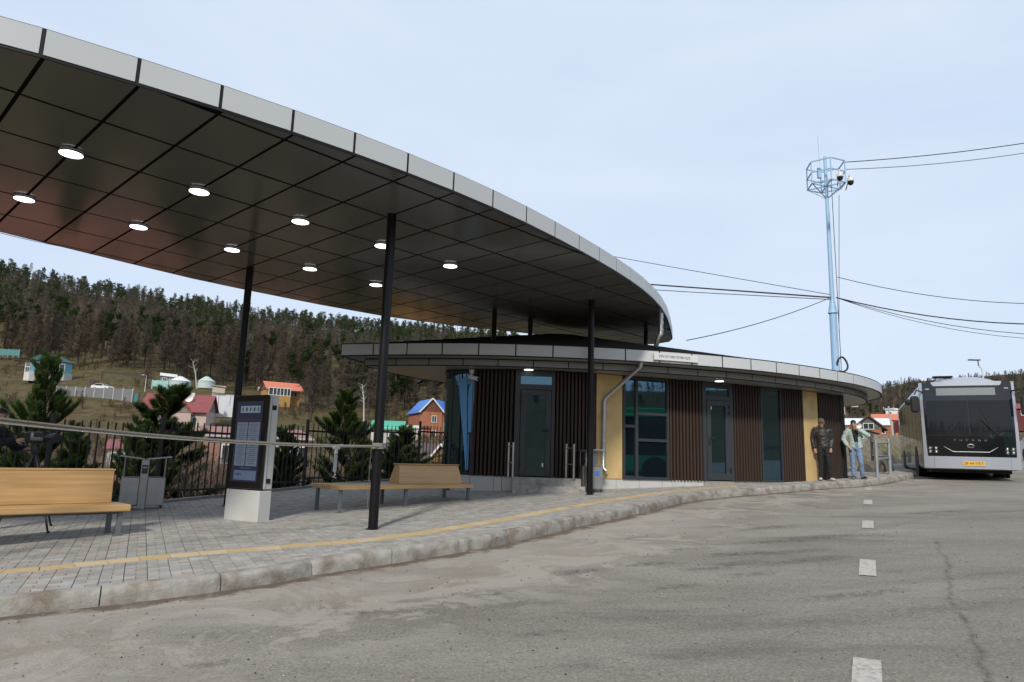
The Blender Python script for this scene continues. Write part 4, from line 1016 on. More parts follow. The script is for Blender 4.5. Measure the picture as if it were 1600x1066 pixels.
# ---- information kiosk
def kiosk():
    c1, c0 = ong(401, 816, WALK), ong(349, 808.5, WALK); g = gz(c1.x, c1.y, WALK)
    u = Vector((math.sin(R(32)), math.cos(R(32)))); v = Vector((-u.y, u.x))   # screen face runs along v (to the left), depth along u
    W, D, H = .82, .24, 1.98; C = Vector((c1.x, c1.y)); X = axs(u, v)
    P = lambda a, b_, z: Vector((C.x + u.x * a + v.x * b_, C.y + u.y * a + v.y * b_, g + z))
    t = thing('information_kiosk', 'white timetable kiosk with a dark screen and black side buttons', 'kiosk', P(D / 2, W / 2, 0))
    M_w = mat('kiosk_white', (.52, .52, .505), .42, var=.05, vscale=3); M_b = mat('kiosk_black', (.01, .01, .012), .12)
    mb = MB(); mb.box(P(D / 2, W / 2, .22), (D, W, .50), X, .012); mb.build('base', M_w, t)
    mb = MB(); mb.box(P(D / 2 + .01, W / 2, .48), (D - .05, W - .04, .02), X); mb.build('shadow_gap', M_b, t)
    mb = MB(); mb.box(P(D / 2 + .035, W / 2, .49 + (H - .49) / 2), (D - .07, W - .01, H - .49), X, .012); mb.build('housing', M_w, t)
    mb = MB(); mb.box(P(.025, W / 2, .49 + (H - .49) / 2), (.05, W + .005, H - .49), X, .008); fr_ = mb.build('screen_surround', M_b, t)
    # the screen itself, lit from behind: flat print on its own sheets
    def sheet(y0, y1, z0, z1, n, name, m, parent):
        mb = MB(); mb.box(P(-n / 2 - .0005, (y0 + y1) / 2, (z0 + z1) / 2), (n, abs(y1 - y0), z1 - z0), X); return mb.build(name, m, parent)
    def em(nm, c, s_): return mat(nm, tuple(q * .25 for q in c), .15, emit=c, estr=s_)
    sc = sheet(.09, W - .09, .60, H - .10, .003, 'screen', em('screen_blue', (.022, .028, .060), .6), fr_)
    sheet(.15, W - .19, H - .285, H - .175, .006, 'header_panel', em('screen_header', (.16, .20, .25), .8), fr_)
    for k in range(5):
        y = W - .24 - k * .095; sheet(y - .024, y + .012, H - .262, H - .20, .0085, 'header_icon', em('screen_icon%d' % (k % 2), (.03, .05, .06) if k % 2 else (.05, .14, .12), .4), fr_)
    lt = em('screen_list', (.10, .122, .165), .85); dk = em('screen_line', (.02, .03, .06), .4)
    for y0, y1 in ((W / 2 + .012, W - .14), (.125, W / 2 - .012)):
        sheet(y0, y1, .845, H - .44, .006, 'timetable_column', lt, fr_); mb = MB()
        for k in range(21):
            z = H - .47 - k * .031; a = y0 + .02; b_ = y1 - .02 - (.05 if k % 3 else .0) - .04 * ((k * 7) % 3) / 2
            mb.box(P(-.0075, (a + b_) / 2 + (y1 - .02 - b_) * .5, z), (.002, b_ - a, .0055), X)
        mb.build('timetable_rows', dk, fr_)
    sheet(.12, W - .14, H - .425, H - .375, .006, 'timetable_heading', em('screen_heading', (.035, .03, .055), .6), fr_)
    sheet(.12, W - .16, .625, .775, .006, 'footer_panel', em('screen_footer', (.085, .11, .18), .8), fr_)
    mb = MB()
    for k in range(4): mb.box(P(-.0075, W - .22 - .035 * k, .715 - .006 * (k % 2)), (.002, .018, .03), X)
    mb.build('footer_print', dk, fr_)
    mb = MB()
    for k in range(9): mb.box(P(-.004, W * .5 + .10 - .028 * k, .812), (.002, .014, .012), X)
    mb.build('caption_print', lt, fr_)
    for z in (H - .20, .62):
        mb = MB(); mb.box(P(D * .5 + .03, -.001, z), (.075, .016, .075), X, .004); mb.build('lock_button', M_b, t)
    mb = MB(); mb.box(P(D * .44, .003, .49 + (H - .49) / 2), (.006, .008, H - .53), X); mb.build('panel_seam', mat('seam_grey', (.25, .25, .25), .6), t)
kiosk()

# ---- litter bins
M_bin = mat('bin_steel', (.38, .385, .385), .36, metal=.75, var=.14, vscale=5)
M_bin_d = mat('bin_dark', (.035, .036, .038), .5)
def bin_(name, lb, c, rz, sticker=False):
    g = gz(c[0], c[1], WALK); t = thing(name, lb, 'bin', (c[0], c[1], g), rz, 'twin steel litter bins')
    for sx in (-1, 1):
        mb = MB(); mb.box((sx * .215, 0, .325), (.30, .34, .51), None, .012); b_ = mb.build('bin_box', M_bin, t, None, False)
        mb = MB(); mb.box((sx * .215, 0, .582), (.25, .28, .004)); mb.build('opening', M_bin_d, b_, None, False)
        mb = MB(); a = .12; c0 = Vector((sx * .225, 0, .90 + .03)); ax_ = (Vector((math.cos(a) * 1, 0, math.sin(a) * sx)), Vector((0, 1, 0)), Vector((-math.sin(a) * sx, 0, math.cos(a))))
        mb.box(c0, (.42, .40, .022), ax_, .004); mb.build('roof_wing', M_bin, t, None, False)
        for sy in (-1, 1):
            mb = MB(); mb.cyl((sx * .335, sy * .15, .58), (sx * .335, sy * .15, .94), .009, 8); mb.build('rod', M_bin, t, None, False)
        for sy in (-1, 1):
            mb = MB(); mb.cyl((sx * .33, sy * .13, .0), (sx * .33, sy * .13, .07), .018, 8); mb.build('foot', M_bin_d, t, None, False)
    mb = MB(); mb.box((0, 0, .45), (.13, .30, .90), None, .006); p = mb.build('centre_post', M_bin, t, None, False)
    mb = MB(); mb.box((0, -.152, .72), (.10, .006, .16)); mb.build('recess', M_bin_d, p, None, False)
    mb = MB(); mb.box((0, -.158, .755), (.075, .008, .02)); mb.build('recess_lip', M_bin, p, None, False)
    if sticker:
        mb = MB(); mb.box((.367, .03, .42), (.003, .10, .11)); mb.build('blue_sticker', mat('sticker_blue', (.03, .16, .52), .5), t, None, False)
    return t
bin_('litter_bin', 'steel twin litter bin with raised wing lids behind the long bench', (-6.78, 13.0), R(28))
bin_('litter_bin', 'steel litter bin with a blue sticker beside the ochre wall and black post', (1.93, 16.22), R(-78), True)

# ---- fence
M_fen = mat('fence_paint', (.016, .017, .019), .45)
def build_fence():
    t = thing('metal_fence', 'black metal picket fence on a low concrete kerb behind the pavement', 'fence', (-7, 14, .4))
    pj = 0.6; s = 0.8; posts = []
    while s < FENL[-1] - .2: posts.append(s); s += 2.12
    posts.append(FENL[-1] - .2)
    for i, s0 in enumerate(posts):
        x, y = along(FEN, FENL, s0); z = gz(x, y, WALK)
        mb = MB(); mb.box((x, y, z + .86), (.07, .07, 1.74), None, .004); p = mb.build('fence_post', M_fen, t); mb = MB(); mb.box((x, y, z + 1.735), (.078, .078, .012)); mb.build('post_cap', M_fen, p)
        if i + 1 == len(posts): break
        s1 = posts[i + 1]; a, b_ = Vector(along(FEN, FENL, s0)), Vector(along(FEN, FENL, s1)); zz = (gz(a.x, a.y, WALK) + gz(b_.x, b_.y, WALK)) / 2
        d = (b_ - a).normalized(); L = (b_ - a).length
        for h in (.20, 1.40):
            mb = MB(); mb.bar((a.x + d.x * .036, a.y + d.y * .036, zz + h), (b_.x - d.x * .036, b_.y - d.y * .036, zz + h), .035, .045); mb.build('rail', M_fen, t)
        n = round((L - .07) / .152)
        for k in range(1, n):
            q = a + d * (.035 + (L - .07) * k / n); mb = MB(); lean = rng.uniform(-.012, .012); top = Vector((q.x + d.x * lean, q.y + d.y * lean, zz + 1.60)); bot = Vector((q.x, q.y, zz + .06))
            mb.bar(bot, top, .022, .022); mb.build('picket', M_fen, t)
    kb = offset(FEN, -.08); kc = offset(FEN, .08); vs = []; fs = []
    for (x0, y0), (x1, y1) in zip(kb, kc):
        z = gz(x0, y0, WALK); vs += [(x0, y0, z - .9), (x0, y0, z + .05), (x1, y1, z + .05), (x1, y1, z - .9)]
    for i in range(len(kb) - 1):
        for k in range(3): fs.append((4 * i + k + 1, 4 * i + k, 4 * i + 4 + k, 4 * i + 5 + k))
    MB().add(vs, [tuple(reversed(f_)) for f_ in fs]).build('concrete_footing', mat('footing_concrete', (.27, .26, .24), .9, var=.2, vscale=5, bump=.3), t)
build_fence()

# ---- guard rail at the far bend of the kerb
def guard_rail():
    pts = [ong(1372, 745, WALK), ong(1391.5, 741, WALK), ong(1397.5, 738, WALK)]
    pts = [Vector((11.15, 20.95, 0)), Vector((12.15, 22.05, 0)), Vector((12.75, 23.1, 0)), Vector((12.85, 24.4, 0))]
    t = thing('guard_rail', 'grey tubular guard rail at the bend in front of the bus', 'railing', (11.15, 20.95, gz(11.15, 20.95, WALK)))
    M = mat('guard_grey', (.36, .385, .40), .45, metal=.4, var=.12, vscale=6); M2 = mat('guard_dark', (.06, .065, .07), .5)
    for i, p in enumerate(pts):
        z = gz(p.x, p.y, WALK - .02); mb = MB(); mb.cyl((p.x, p.y, z), (p.x, p.y, z + 1.12), .045, 14); mb.ball((p.x, p.y, z + 1.12), (.047, .047, .02), 12, 6); mb.build('upright', M if i < 3 else M2, t, 50)
    for h in (1.0, .52):
        for a, b_ in zip(pts[:-1], pts[1:]):
            mb = MB(); mb.cyl((a.x, a.y, gz(a.x, a.y, WALK) + h), (b_.x, b_.y, gz(b_.x, b_.y, WALK) + h), .028, 12); mb.build('crossbar', M, t, 50)
guard_rail()

# ---- the bundled cord stretched from post to post
def strap():
    a = Vector((-6.35, 5.35, 1.90)); b_ = Vector((-1.91, 10.08, 1.60)); M = mat('cord_grey', (.17, .158, .14), .85, var=.25, vscale=30); M2 = mat('cord_pale', (.26, .245, .215), .85, var=.2, vscale=30)
    d = (b_ - a); L = d.length; d.normalize(); side = d.cross(Vector((0, 0, 1))).normalized()
    t = thing('cord_barrier', 'bundle of grey cords stretched across the pavement in front of the kiosk', 'rope', b_)
    for k in range(6):
        pts = []
        for i in range(33):
            q = i / 32; sag = -.24 * 4 * q * (1 - q) * (1 + .10 * (k - 2.5) / 2.5 * (1 - q)); spread = (1 - q) ** .8; 
            off = (k - 2.5) * (.0125 * spread + .0035); pts.append(a.lerp(b_, q) + Vector((0, 0, sag * .55 + off)) + side * (.008 * math.sin(k * 1.7 + q * 3) + .075))
        mb = MB(); mb.tube(pts, .0062 if k % 2 else .0072, 6); mb.build('cord', M if k % 3 else M2, t, 60)
    mb = MB()
    for k in range(4): mb.lathe([(.073, -.012), (.083, -.008), (.083, .008), (.073, .012)], b_ + Vector((0, 0, -.03 + .02 * k)), 20)
    mb.build('cord_wrap', M2, t, 40)
    mb = MB(); mb.tube([b_ + Vector((-.08, -.05, -.02)), b_ + Vector((-.09, -.06, -.3)), b_ + Vector((-.085, -.055, -.62)), b_ + Vector((-.09, -.05, -.9))], .004, 6); mb.build('loose_end', M, t)
    # the buckle and webbing tail hanging from the cords
    q = .885; c = a.lerp(b_, q) + side * .075 + Vector((0, 0, -.24 * 4 * q * (1 - q) * .55))
    t2 = thing('ratchet_strap', 'grey webbing strap with a steel buckle hanging from the cord bundle', 'strap', c)
    Mw = mat('webbing', (.15, .185, .20), .8, var=.2, vscale=20); Mb = mat('buckle_steel', (.5, .5, .48), .35, metal=.8)
    X = (d, side, Vector((0, 0, 1))); X = (Vector((d.x, d.y, 0)).normalized(), Vector((side.x, side.y, 0)).normalized(), Vector((0, 0, 1)))
    mb = MB(); mb.box(c + Vector((0, 0, -.03)), (.10, .05, .035), X, .006); mb.box(c + Vector((0, 0, -.075)), (.045, .04, .07), X, .006); mb.cyl(c + X[0] * -.07 + Vector((0, 0, -.02)), c + X[0] * .09 + Vector((0, 0, .015)), .012, 8); mb.build('buckle', Mb, t2)
    mb = MB(); mb.box(c + Vector((0, 0, -.22)), (.052, .008, .26), X); mb.build('webbing', Mw, t2)
    mb = MB(); mb.tube([c + Vector((0, 0, -.345)), c + X[0] * .012 + Vector((0, 0, -.39)), c + X[0] * -.02 + Vector((0, 0, -.42)), c + X[0] * .03 + Vector((0, 0, -.435))], .008, 8); mb.build('hook', Mb, t2)
strap()
# ================================================================== BUS
M_silver = mat('bus_silver', (.44, .465, .525), .30, metal=.4, coat=.4)
M_blackg = mat('bus_black_gloss', (.010, .011, .014), .09, coat=.3)
M_wind = mat('bus_windscreen', (.010, .013, .016), .03, spec=.4, ior=1.45)
M_rub = mat('rubber', (.015, .015, .015), .75)
M_under = mat('bus_underside', (.012, .012, .012), .8)
M_chr = mat('chrome', (.72, .73, .74), .18, metal=.9)
def rrect(hw, z0, z1, r, n=5):
    pts = []
    for cx, cz, a0 in ((hw - r, z0 + r, -90), (hw - r, z1 - r, 0), (-hw + r, z1 - r, 90), (-hw + r, z0 + r, 180)):
        for k in range(n + 1): a = R(a0 + 90 * k / n); pts.append((cx + r * math.cos(a), cz + r * math.sin(a)))
    return pts
def loft(secs, cap=True):
    vs = [p for s_ in secs for p in s_]; n = len(secs[0]); fs = []
    for i in range(len(secs) - 1):
        for k in range(n): fs.append((i * n + k, i * n + (k + 1) % n, (i + 1) * n + (k + 1) % n, (i + 1) * n + k))
    if cap: fs += [tuple(range(n - 1, -1, -1)), tuple((len(secs) - 1) * n + k for k in range(n))]
    return MB().add(vs, [tuple(reversed(f_)) for f_ in fs])
def build_bus(name, lb, loc, rz, body_m, band0=.78, group=None):
    t = thing(name, lb, 'bus', loc, rz, group); W = 1.25; Lb = 10.5
    def fy(z): return max(0, z - 1.2) ** 1.35 * .030                    # how far the face leans back
    def bow(x): return .14 * (abs(x) / W) ** 3.2                         # and wraps round at the corners
    secs = []
    for y, dw, dz in ((.16, .10, .05), (.22, .04, .02), (.34, .0, .0), (Lb - .25, 0, 0), (Lb, .08, .06)):
        sec = rrect(W - dw, .33 + dz, 3.02 - dz, .16); secs.append([(x, y + (fy(z) if y < 1 else 0) + (bow(x) * .5 if y < .3 else 0), z) for x, z in sec])
    loft(secs).build('body', body_m, t, 35, False)
    # face: a curved shell of stacked zones on the same leaning, bowed surface
    def face(x0, x1, z0, z1, out, name, m, parent, thick=.03, corner=None, nx=12, nz=6, local_shape=None):
        vs = []; fs = []
        for s_ in (0, 1):
            for j in range(nz + 1):
                for i in range(nx + 1):
                    q = j / nz; z = z0 + (z1 - z0) * q; a, b_ = (x0, x1) if local_shape is None else local_shape(q); x = a + (b_ - a) * i / nx
                    vs.append((x, .05 + fy(z) + bow(x) - out + (thick if s_ else 0), z))
        g = (nx + 1) * (nz + 1)
        for j in range(nz):
            for i in range(nx):
                a = j * (nx + 1) + i; fs.append((a, a + 1, a + nx + 2, a + nx + 1)); fs.append((g + a + nx + 1, g + a + nx + 2, g + a + 1, g + a))
        for i in range(nx): fs.append((i + 1, i, g + i, g + i + 1)); a = nz * (nx + 1) + i; fs.append((a, a + 1, g + a + 1, g + a))
        for j in range(nz): a = j * (nx + 1); b2 = a + nx; fs.append((a, a + nx + 1, g + a + nx + 1, g + a)); fs.append((b2 + nx + 1, b2, g + b2, g + b2 + nx + 1))
        return MB().add(vs, fs).build(name, m, parent, 40, False)
    bw = W - .005
    face(-bw, bw, .36, .72, .02, 'bumper', body_m, t, .16, nz=4)
    for sx in (-1, 1): face(*sorted((sx * .98, sx * .985)), .37, .71, .0212, 'bumper_seam', M_rub, t, .01, nx=1, nz=2)
    for sx in (-1, 1): face(0, 0, .70, 3.02, .016, 'corner_pillar', body_m, t, .15, nx=4, nz=16, local_shape=lambda q, sx=sx: ((sx * bw, sx * (bw - .075 - .03 * (1 - q) ** 3)) if sx < 0 else (bw - .075 - .03 * (1 - q) ** 3, bw)))
    iw = bw - .078
    face(0, 0, .72, 1.36, .012, 'lower_panel', M_blackg, t, .1, local_shape=lambda q: (-iw - .0 + .05 * (1 - q) ** 4, iw - .05 * (1 - q) ** 4))
    wsn = face(-iw, iw, 1.375, 2.55, .012, 'windscreen', M_wind, t, .05, nz=12)
    face(-iw, iw, 1.36, 1.376, .009, 'windscreen_seal', M_rub, t, .04, nz=1); face(-.012, .012, 1.39, 2.54, .0135, 'centre_seam', M_rub, wsn, .01, nx=1, nz=10)
    face(-iw, iw, 1.376, 1.47, .0128, 'screen_border', M_blackg, wsn, .01, nz=1); face(-iw, iw, 2.44, 2.55, .0128, 'screen_border', M_blackg, wsn, .01, nz=1)
    for sx in (-1, 1): face(*sorted((sx * iw, sx * (iw - .07))), 1.40, 2.54, .0131, 'screen_border', M_blackg, wsn, .01, nx=2, nz=10)
    face(-iw, iw, 2.552, 3.0, .012, 'brow', M_blackg, t, .06, nz=6)
    dsp = face(-.80, .74, 2.60, 2.83, .0165, 'destination_display', mat('display_grey', (.20, .225, .235), .35), t, .01, nz=2)
    # silver roof fairing with rounded shoulders
    secs = []
    for y, hw, z in ((.26, 1.02, 3.04), (.42, .98, 3.16), (.9, .93, 3.25), (3.4, .93, 3.28), (3.8, .85, 3.05)):
        secs.append([(x * hw, y, 2.88 + (z - 2.88) * (1 - abs(x) ** 5)) for x in np.linspace(-1, 1, 15)] + [(hw, y, 2.86), (-hw, y, 2.86)])
    loft(secs).build('roof_fairing', body_m, t, 50, False)
    mb = MB(); mb.box((0, 6.6, 3.14), (1.9, 4.6, .26), None, .06); mb.build('roof_pod', body_m, t, 30, False)
    mb = MB(); mb.box((-.55, .62, 3.235), (.55, .3, .05), None, .015); mb.build('roof_vent', M_under, t, None, False)
    face(-.92, .92, 2.90, 3.03, .0175, 'fairing_lip', body_m, t, .05, nz=3, local_shape=lambda q: (-.86 - .07 * q ** .5, .86 + .07 * q ** .5))
    for sx in (-1, 1): face(*sorted((sx * (iw - .08), sx * (iw - .19))), 2.80, 2.825, .0165, 'marker_light', M_chr, t, .008, nx=2, nz=1)
    # chevron, emblem, name, lamps, plate
    def on(x, z, o=.014): return Vector((x, .05 + fy(z) + bow(x) - o, z))
    mb = MB(); mb.tube([on(-.70, 1.015, .016), on(-.47, .865, .016), on(.45, .865, .016), on(.68, 1.015, .016)], [.004, .012, .012, .004], 8); mb.build('chrome_chevron', mat('chevron_white', (.62, .63, .64), .4), t, 50, False)
    mb = MB(); mb.lathe([(.082, 0), (.09, .006), (.082, .010), (.07, .010), (0, .008)], on(-.01, 1.045, .012), 24, (Vector((1, 0, 0)), Vector((0, 0, .66)), Vector((0, -1, 0)))); e = mb.build('emblem', mat('emblem_grey', (.30, .31, .32), .35, metal=.6), t, 40, False)
    mb = MB(); mb.lathe([(.072, .0101), (.068, .013), (0, .013)], on(-.01, 1.045, .012), 20, (Vector((1, 0, 0)), Vector((0, 0, .55)), Vector((0, -1, 0)))); mb.bar(on(-.04, 1.045, .027), on(.02, 1.045, .027), .008, .004); mb.build('emblem_field', M_blackg, e, 40, False)
    for k, ch in enumerate('YUTONG'): 
        q = on(-.41 + k * .158, 1.215, .0135); o = text(ch, .075, face_matrix(q, (1, 0, 0), (0, -1, 0)), M_chr, 'letter', None, .062); o.parent = t
    for sx in (-1, 1):
        lo = face(*sorted((sx * .84, sx * 1.14)), .80, 1.03, .0145, 'headlight', M_blackg, t, .01, nz=2)
        for ix in range(2):
            for iz in range(2):
                q = on(sx * (.915 + .15 * ix), .862 + .105 * iz, .017); yx = Vector((1, -bow(sx * 1.0) * 0, 0))
                ring = [q + Vector((.055 * math.cos(a), .045 * (sx * math.cos(a)) * (1 if True else 0) * .5, .034 * math.sin(a))) for a in [2 * math.pi * k / 14 for k in range(14)]]
                for h in range(2):
                    seg = ring[h * 7 + 1:h * 7 + 6]; mb = MB(); mb.tube(seg, .006, 6); mb.build('lamp_ring', mat('drl_white', (.5, .5, .5), .3), lo, 50, False)
                mb = MB(); mb.ball(q + Vector((0, .005, 0)), (.03, .012, .022), 10, 6); mb.build('lamp_lens', M_chr, lo, 60, False)
    pl = MB(); pl.box((.03, .018, .52), (.56, .012, .125), None, .004); po = pl.build('licence_plate', mat('plate_yellow', (.72, .40, .035), .5), t, None, False)
    mb = MB(); [mb.box((.03 + dx, .0125, .52 + dz), (sx, .006, sz)) for dx, dz, sx, sz in ((0, .066, .59, .012), (0, -.066, .59, .012), (.29, 0, .012, .12), (-.29, 0, .012, .12))]; mb.build('plate_frame', mat('plate_grey', (.5, .5, .48), .4), po, None, False)
    o = text('28 44-УЕТ', .105, face_matrix(Vector((.03, .0115, .518)), (1, 0, 0), (0, -1, 0)), M_rub, 'plate_lettering', None, .50); o.parent = po
    # wipers
    for x0, x1 in ((-.62, -.22), (.72, .30)):
        a, b_ = on(x0, 1.36, .03), on(x1, 1.86, .035); mb = MB(); mb.tube([a, a.lerp(b_, .5) + Vector((0, -.02, 0)), b_], .014, 6); mb.tube([on(x0 + (x1 - x0) * .25, 1.44, .02), on(x1 - (x1 - x0) * .0, 2.2, .02)], .010, 6); mb.build('wiper', M_rub, t, 50, False)
    # mirrors on arms
    for sx, zt, hh in ((-1, 2.42, .52), (1, 2.38, .56)):
        x = sx * 1.42; mb = MB(); mb.tube([(sx * 1.16, .2, 2.72), (sx * 1.34, -.05, 2.76), (x, -.12, 2.62)], .022, 8); mi = mb.build('mirror_arm', M_rub, t, 40, False)
        mb = MB(); mb.box((x, -.10, zt - hh * .2), (.24, .12, hh), None, .05); mb.build('mirror', M_rub, mi, 30, False)
    mb = MB(); mb.tube([(-1.24, .9, 2.55), (-1.5, .85, 2.5)], .014, 6); mb.ball((-1.53, .85, 2.46), (.10, .06, .10), 12, 8); mb.build('round_mirror', M_rub, t, 60, False)
    # sides: dark glass bands, two doors, wheel arches
    for sx in (-1, 1):
        ys = [.75, 1.95, 3.3, 4.9, 6.4, 7.9, 9.3]
        for a, b_ in zip(ys[:-1], ys[1:]):
            lo_ = .55 if (sx < 0 and (a in (.75, 4.9))) else 1.15
            mb = MB(); mb.box((sx * 1.252, (a + b_) / 2, (lo_ + 2.72) / 2), (.012, b_ - a - .06, 2.72 - lo_), None, .004); mb.build('side_window' if lo_ > 1 else 'folding_door', M_wind, t, None, False)
        mb = MB(); mb.box((sx * 1.2495, 5, (2.86 + band0) / 2), (.012, 9.3, 2.86 - band0)); mb.build('window_band', M_blackg, t, None, False)
    for sx in (-1, 1):
        for y in (2.55, 8.1):
            mb = MB(); mb.lathe([(.30, -.15), (.46, -.15), (.48, -.10), (.48, .10), (.46, .15), (.30, .15)], (sx * 1.08, y, .48), 28, (Vector((0, 1, 0)), Vector((0, 0, 1)), Vector((1, 0, 0)))); wl = mb.build('wheel', M_rub, t, 40, False)
            mb = MB(); mb.lathe([(.30, .13), (.26, .10), (.12, .09), (.10, .15), (0, .15)] if sx > 0 else [(0, -.15), (.10, -.15), (.12, -.09), (.26, -.10), (.30, -.13)], (sx * 1.08, y, .48), 24, (Vector((0, 1, 0)), Vector((0, 0, 1)), Vector((1, 0, 0)))); mb.build('rim', mat('rim_grey', (.4, .4, .4), .4, metal=.6), wl, 40, False)
            mb = MB(); mb.lathe([(.56, -.02), (.60, -.02), (.60, .02), (.56, .02)], (sx * 1.245, y, .48), 28, (Vector((0, 1, 0)), Vector((0, 0, 1)), Vector((1, 0, 0)))); mb.build('wheel_arch', M_under, t, 40, False)
    mb = MB(); mb.box((0, 5.3, .34), (2.1, 9.6, .22)); mb.build('chassis', M_under, t, None, False)
    return t
BUSP = Vector(tuple(at(1518, 700, 20.75))[:2]); BUSH = math.atan2(-.47, .883)
# the local +y axis of the bus points away from the camera along the lane
build_bus('city_bus', 'silver city bus with black face and yellow plate driving towards the camera', (BUSP.x, BUSP.y, gz(BUSP.x, BUSP.y) + .01), -math.atan2(.47, .883) + R(2), M_silver)
bg_ = build_bus('city_bus', 'green city bus parked on the open side of the road, mirrored in the station window', (9.9, 1.7, gz(13.2, 5.7)), R(-40), mat('bus_green', (.04, .45, .18), .3, coat=.4), 1.14)

def car(name, lb, loc, rz, body_m, group=None):
    t = thing(name, lb, 'car', loc, rz, group)
    prof = [(-2.1, .45), (-2.12, .72), (-1.95, .88), (-1.0, .98), (-.35, 1.42), (1.0, 1.46), (1.75, 1.05), (2.1, .98), (2.15, .5), (2.0, .3), (-1.95, .3)]
    secs = [[(x * .78 if False else s_ * (.86 - (.14 if z > 1.1 else 0)), y, z) for y, z in prof] for s_ in (-1, 1)]
    for s_ in secs: pass
    vs = [p for s_ in secs for p in s_]; n = len(prof); fs = [(k, (k + 1) % n, n + (k + 1) % n, n + k) for k in range(n)] + [tuple(range(n - 1, -1, -1)), tuple(range(n, 2 * n))]
    MB().add(vs, fs).build('body', body_m, t, 30, False)
    for sx in (-1, 1):
        vs = [(sx * .875, -.85, .98), (sx * .875, 1.55, 1.02), (sx * .745, .98, 1.40), (sx * .745, -.35, 1.37)]; mb = MB(); mb.add(vs + [(v[0] * .97, v[1], v[2]) for v in vs], [(0, 1, 2, 3), (3, 2, 1, 0), (0, 1, 5, 4), (2, 3, 7, 6)]); mb.build('side_window', M_wind, t, None, False)
        for y in (-1.3, 1.3):
            mb = MB(); mb.lathe([(.2, -.1), (.31, -.1), (.32, .1), (.2, .1)], (sx * .80, y, .32), 20, (Vector((0, 1, 0)), Vector((0, 0, 1)), Vector((1, 0, 0)))); wl = mb.build('wheel', M_rub, t, 40, False)
            mb = MB(); mb.lathe([(.2, .0), (.0, .02)], (sx * .88, y, .32), 16, (Vector((0, 1, 0)), Vector((0, 0, 1)), Vector((sx, 0, 0)))); mb.build('rim', M_chr, wl, 40, False)
        mb = MB(); mb.box((sx * .62, -2.1, .70), (.34, .06, .13), None, .02); mb.build('headlight', M_chr, t, None, False)
    mb = MB(); mb.add([(-.74, -.98, .995), (.74, -.98, .995), (.66, -.38, 1.40), (-.66, -.38, 1.40)], [(0, 1, 2, 3)]); mb.build('windscreen', M_wind, t, None, False)
    return t
c_ = at(1648, 700, 34)
car('parked_car', 'white car mostly hidden beyond the right side of the bus', (c_.x, c_.y, gz(c_.x, c_.y) + .02), R(-20), mat('car_white', (.72, .72, .72), .3, coat=.5))
# ================================================================== PEOPLE
M_skin = mat('skin', (.42, .25, .17), .55, var=.06, vscale=30)
M_skin2 = mat('skin_tanned', (.36, .205, .135), .55, var=.06, vscale=30)
M_hair = mat('black_hair', (.012, .010, .009), .6)
M_eye = mat('eye_dark', (.015, .012, .01), .3); M_lip = mat('lips', (.25, .10, .08), .5)
def capsule(mb, pts, rs, n=12, flat=1.0):
    """rounded limb through the joints with a radius at each"""
    P = []; Q = []
    for i in range(len(pts) - 1):
        a, b_ = Vector(pts[i]), Vector(pts[i + 1]); k = 5
        for j in range(k): t = j / k; P.append(a.lerp(b_, t)); Q.append(rs[i] * (1 - t) + rs[i + 1] * t)
    P.append(Vector(pts[-1])); Q.append(rs[-1])
    d0, d1 = (P[1] - P[0]).normalized(), (P[-1] - P[-2]).normalized()
    P = [P[0] - d0 * Q[0] * .85, P[0] - d0 * Q[0] * .5] + P + [P[-1] + d1 * Q[-1] * .5, P[-1] + d1 * Q[-1] * .85]; Q = [Q[0] * .45, Q[0] * .85] + Q + [Q[-1] * .85, Q[-1] * .45]
    mb.tube(P, Q, n)
def fuse(mb, name, mats, vox, parent, smooth_it=4, wrinkle=0.0):
    """weld overlapping volumes into one continuous skin"""
    me = mb.mesh(name + '_src', mats); o = bpy.data.objects.new('tmp', me); COL.objects.link(o)
    r = o.modifiers.new('r', 'REMESH'); r.mode = 'VOXEL'; r.voxel_size = vox
    s_ = o.modifiers.new('s', 'SMOOTH'); s_.iterations = smooth_it; s_.factor = .5
    dg = bpy.context.evaluated_depsgraph_get(); m2 = bpy.data.meshes.new_from_object(o.evaluated_get(dg)); bpy.data.objects.remove(o); bpy.data.meshes.remove(me)
    m2.name = name; m2.materials.clear()
    for m in (mats if isinstance(mats, (list, tuple)) else [mats]): m2.materials.append(m)
    if wrinkle:
        for v in m2.vertices: v.co += v.normal * (wrinkle * (noise.noise(Vector((v.co.x * 11, v.co.y * 11, v.co.z * 17))) + .6 * noise.noise(Vector((v.co.x * 27, v.co.y * 27, v.co.z * 34)))))
    m2.polygons.foreach_set('material_index', [0] * len(m2.polygons)); m2.polygons.foreach_set('use_smooth', [True] * len(m2.polygons)); m2.update()
    return link(name, m2, parent, False)
def torso(mb, hip, chest, neck, wd, dp, n=16, inflate=0.0, low=None):
    """stacked ellipses from seat to shoulders; local axes: x = to the person's left, -y = forward"""
    secs = []
    rows = [(0, .96, 1.02), (.12, 1.0, 1.02), (.3, .96, .98), (.5, .98, 1.0), (.7, 1.06, 1.06), (.85, 1.08, .98), (.95, .86, .80), (1.0, .45, .5)]
    for t, sx, sy in rows:
        c = Vector(hip).lerp(Vector(chest), min(1, t / .7)) if t <= .7 else Vector(chest).lerp(Vector(neck), (t - .7) / .3)
        secs.append([(c.x + (wd * sx + inflate) * math.cos(2 * math.pi * k / n), c.y + (dp * sy + inflate) * math.sin(2 * math.pi * k / n), c.z) for k in range(n)])
    vs = [p for s_ in secs for p in s_]; fs = []
    for i in range(len(secs) - 1):
        for k in range(n): fs.append((i * n + k, i * n + (k + 1) % n, (i + 1) * n + (k + 1) % n, (i + 1) * n + k))
    fs += [tuple(range(n - 1, -1, -1)), tuple((len(secs) - 1) * n + k for k in range(n))]; mb.add(vs, fs)
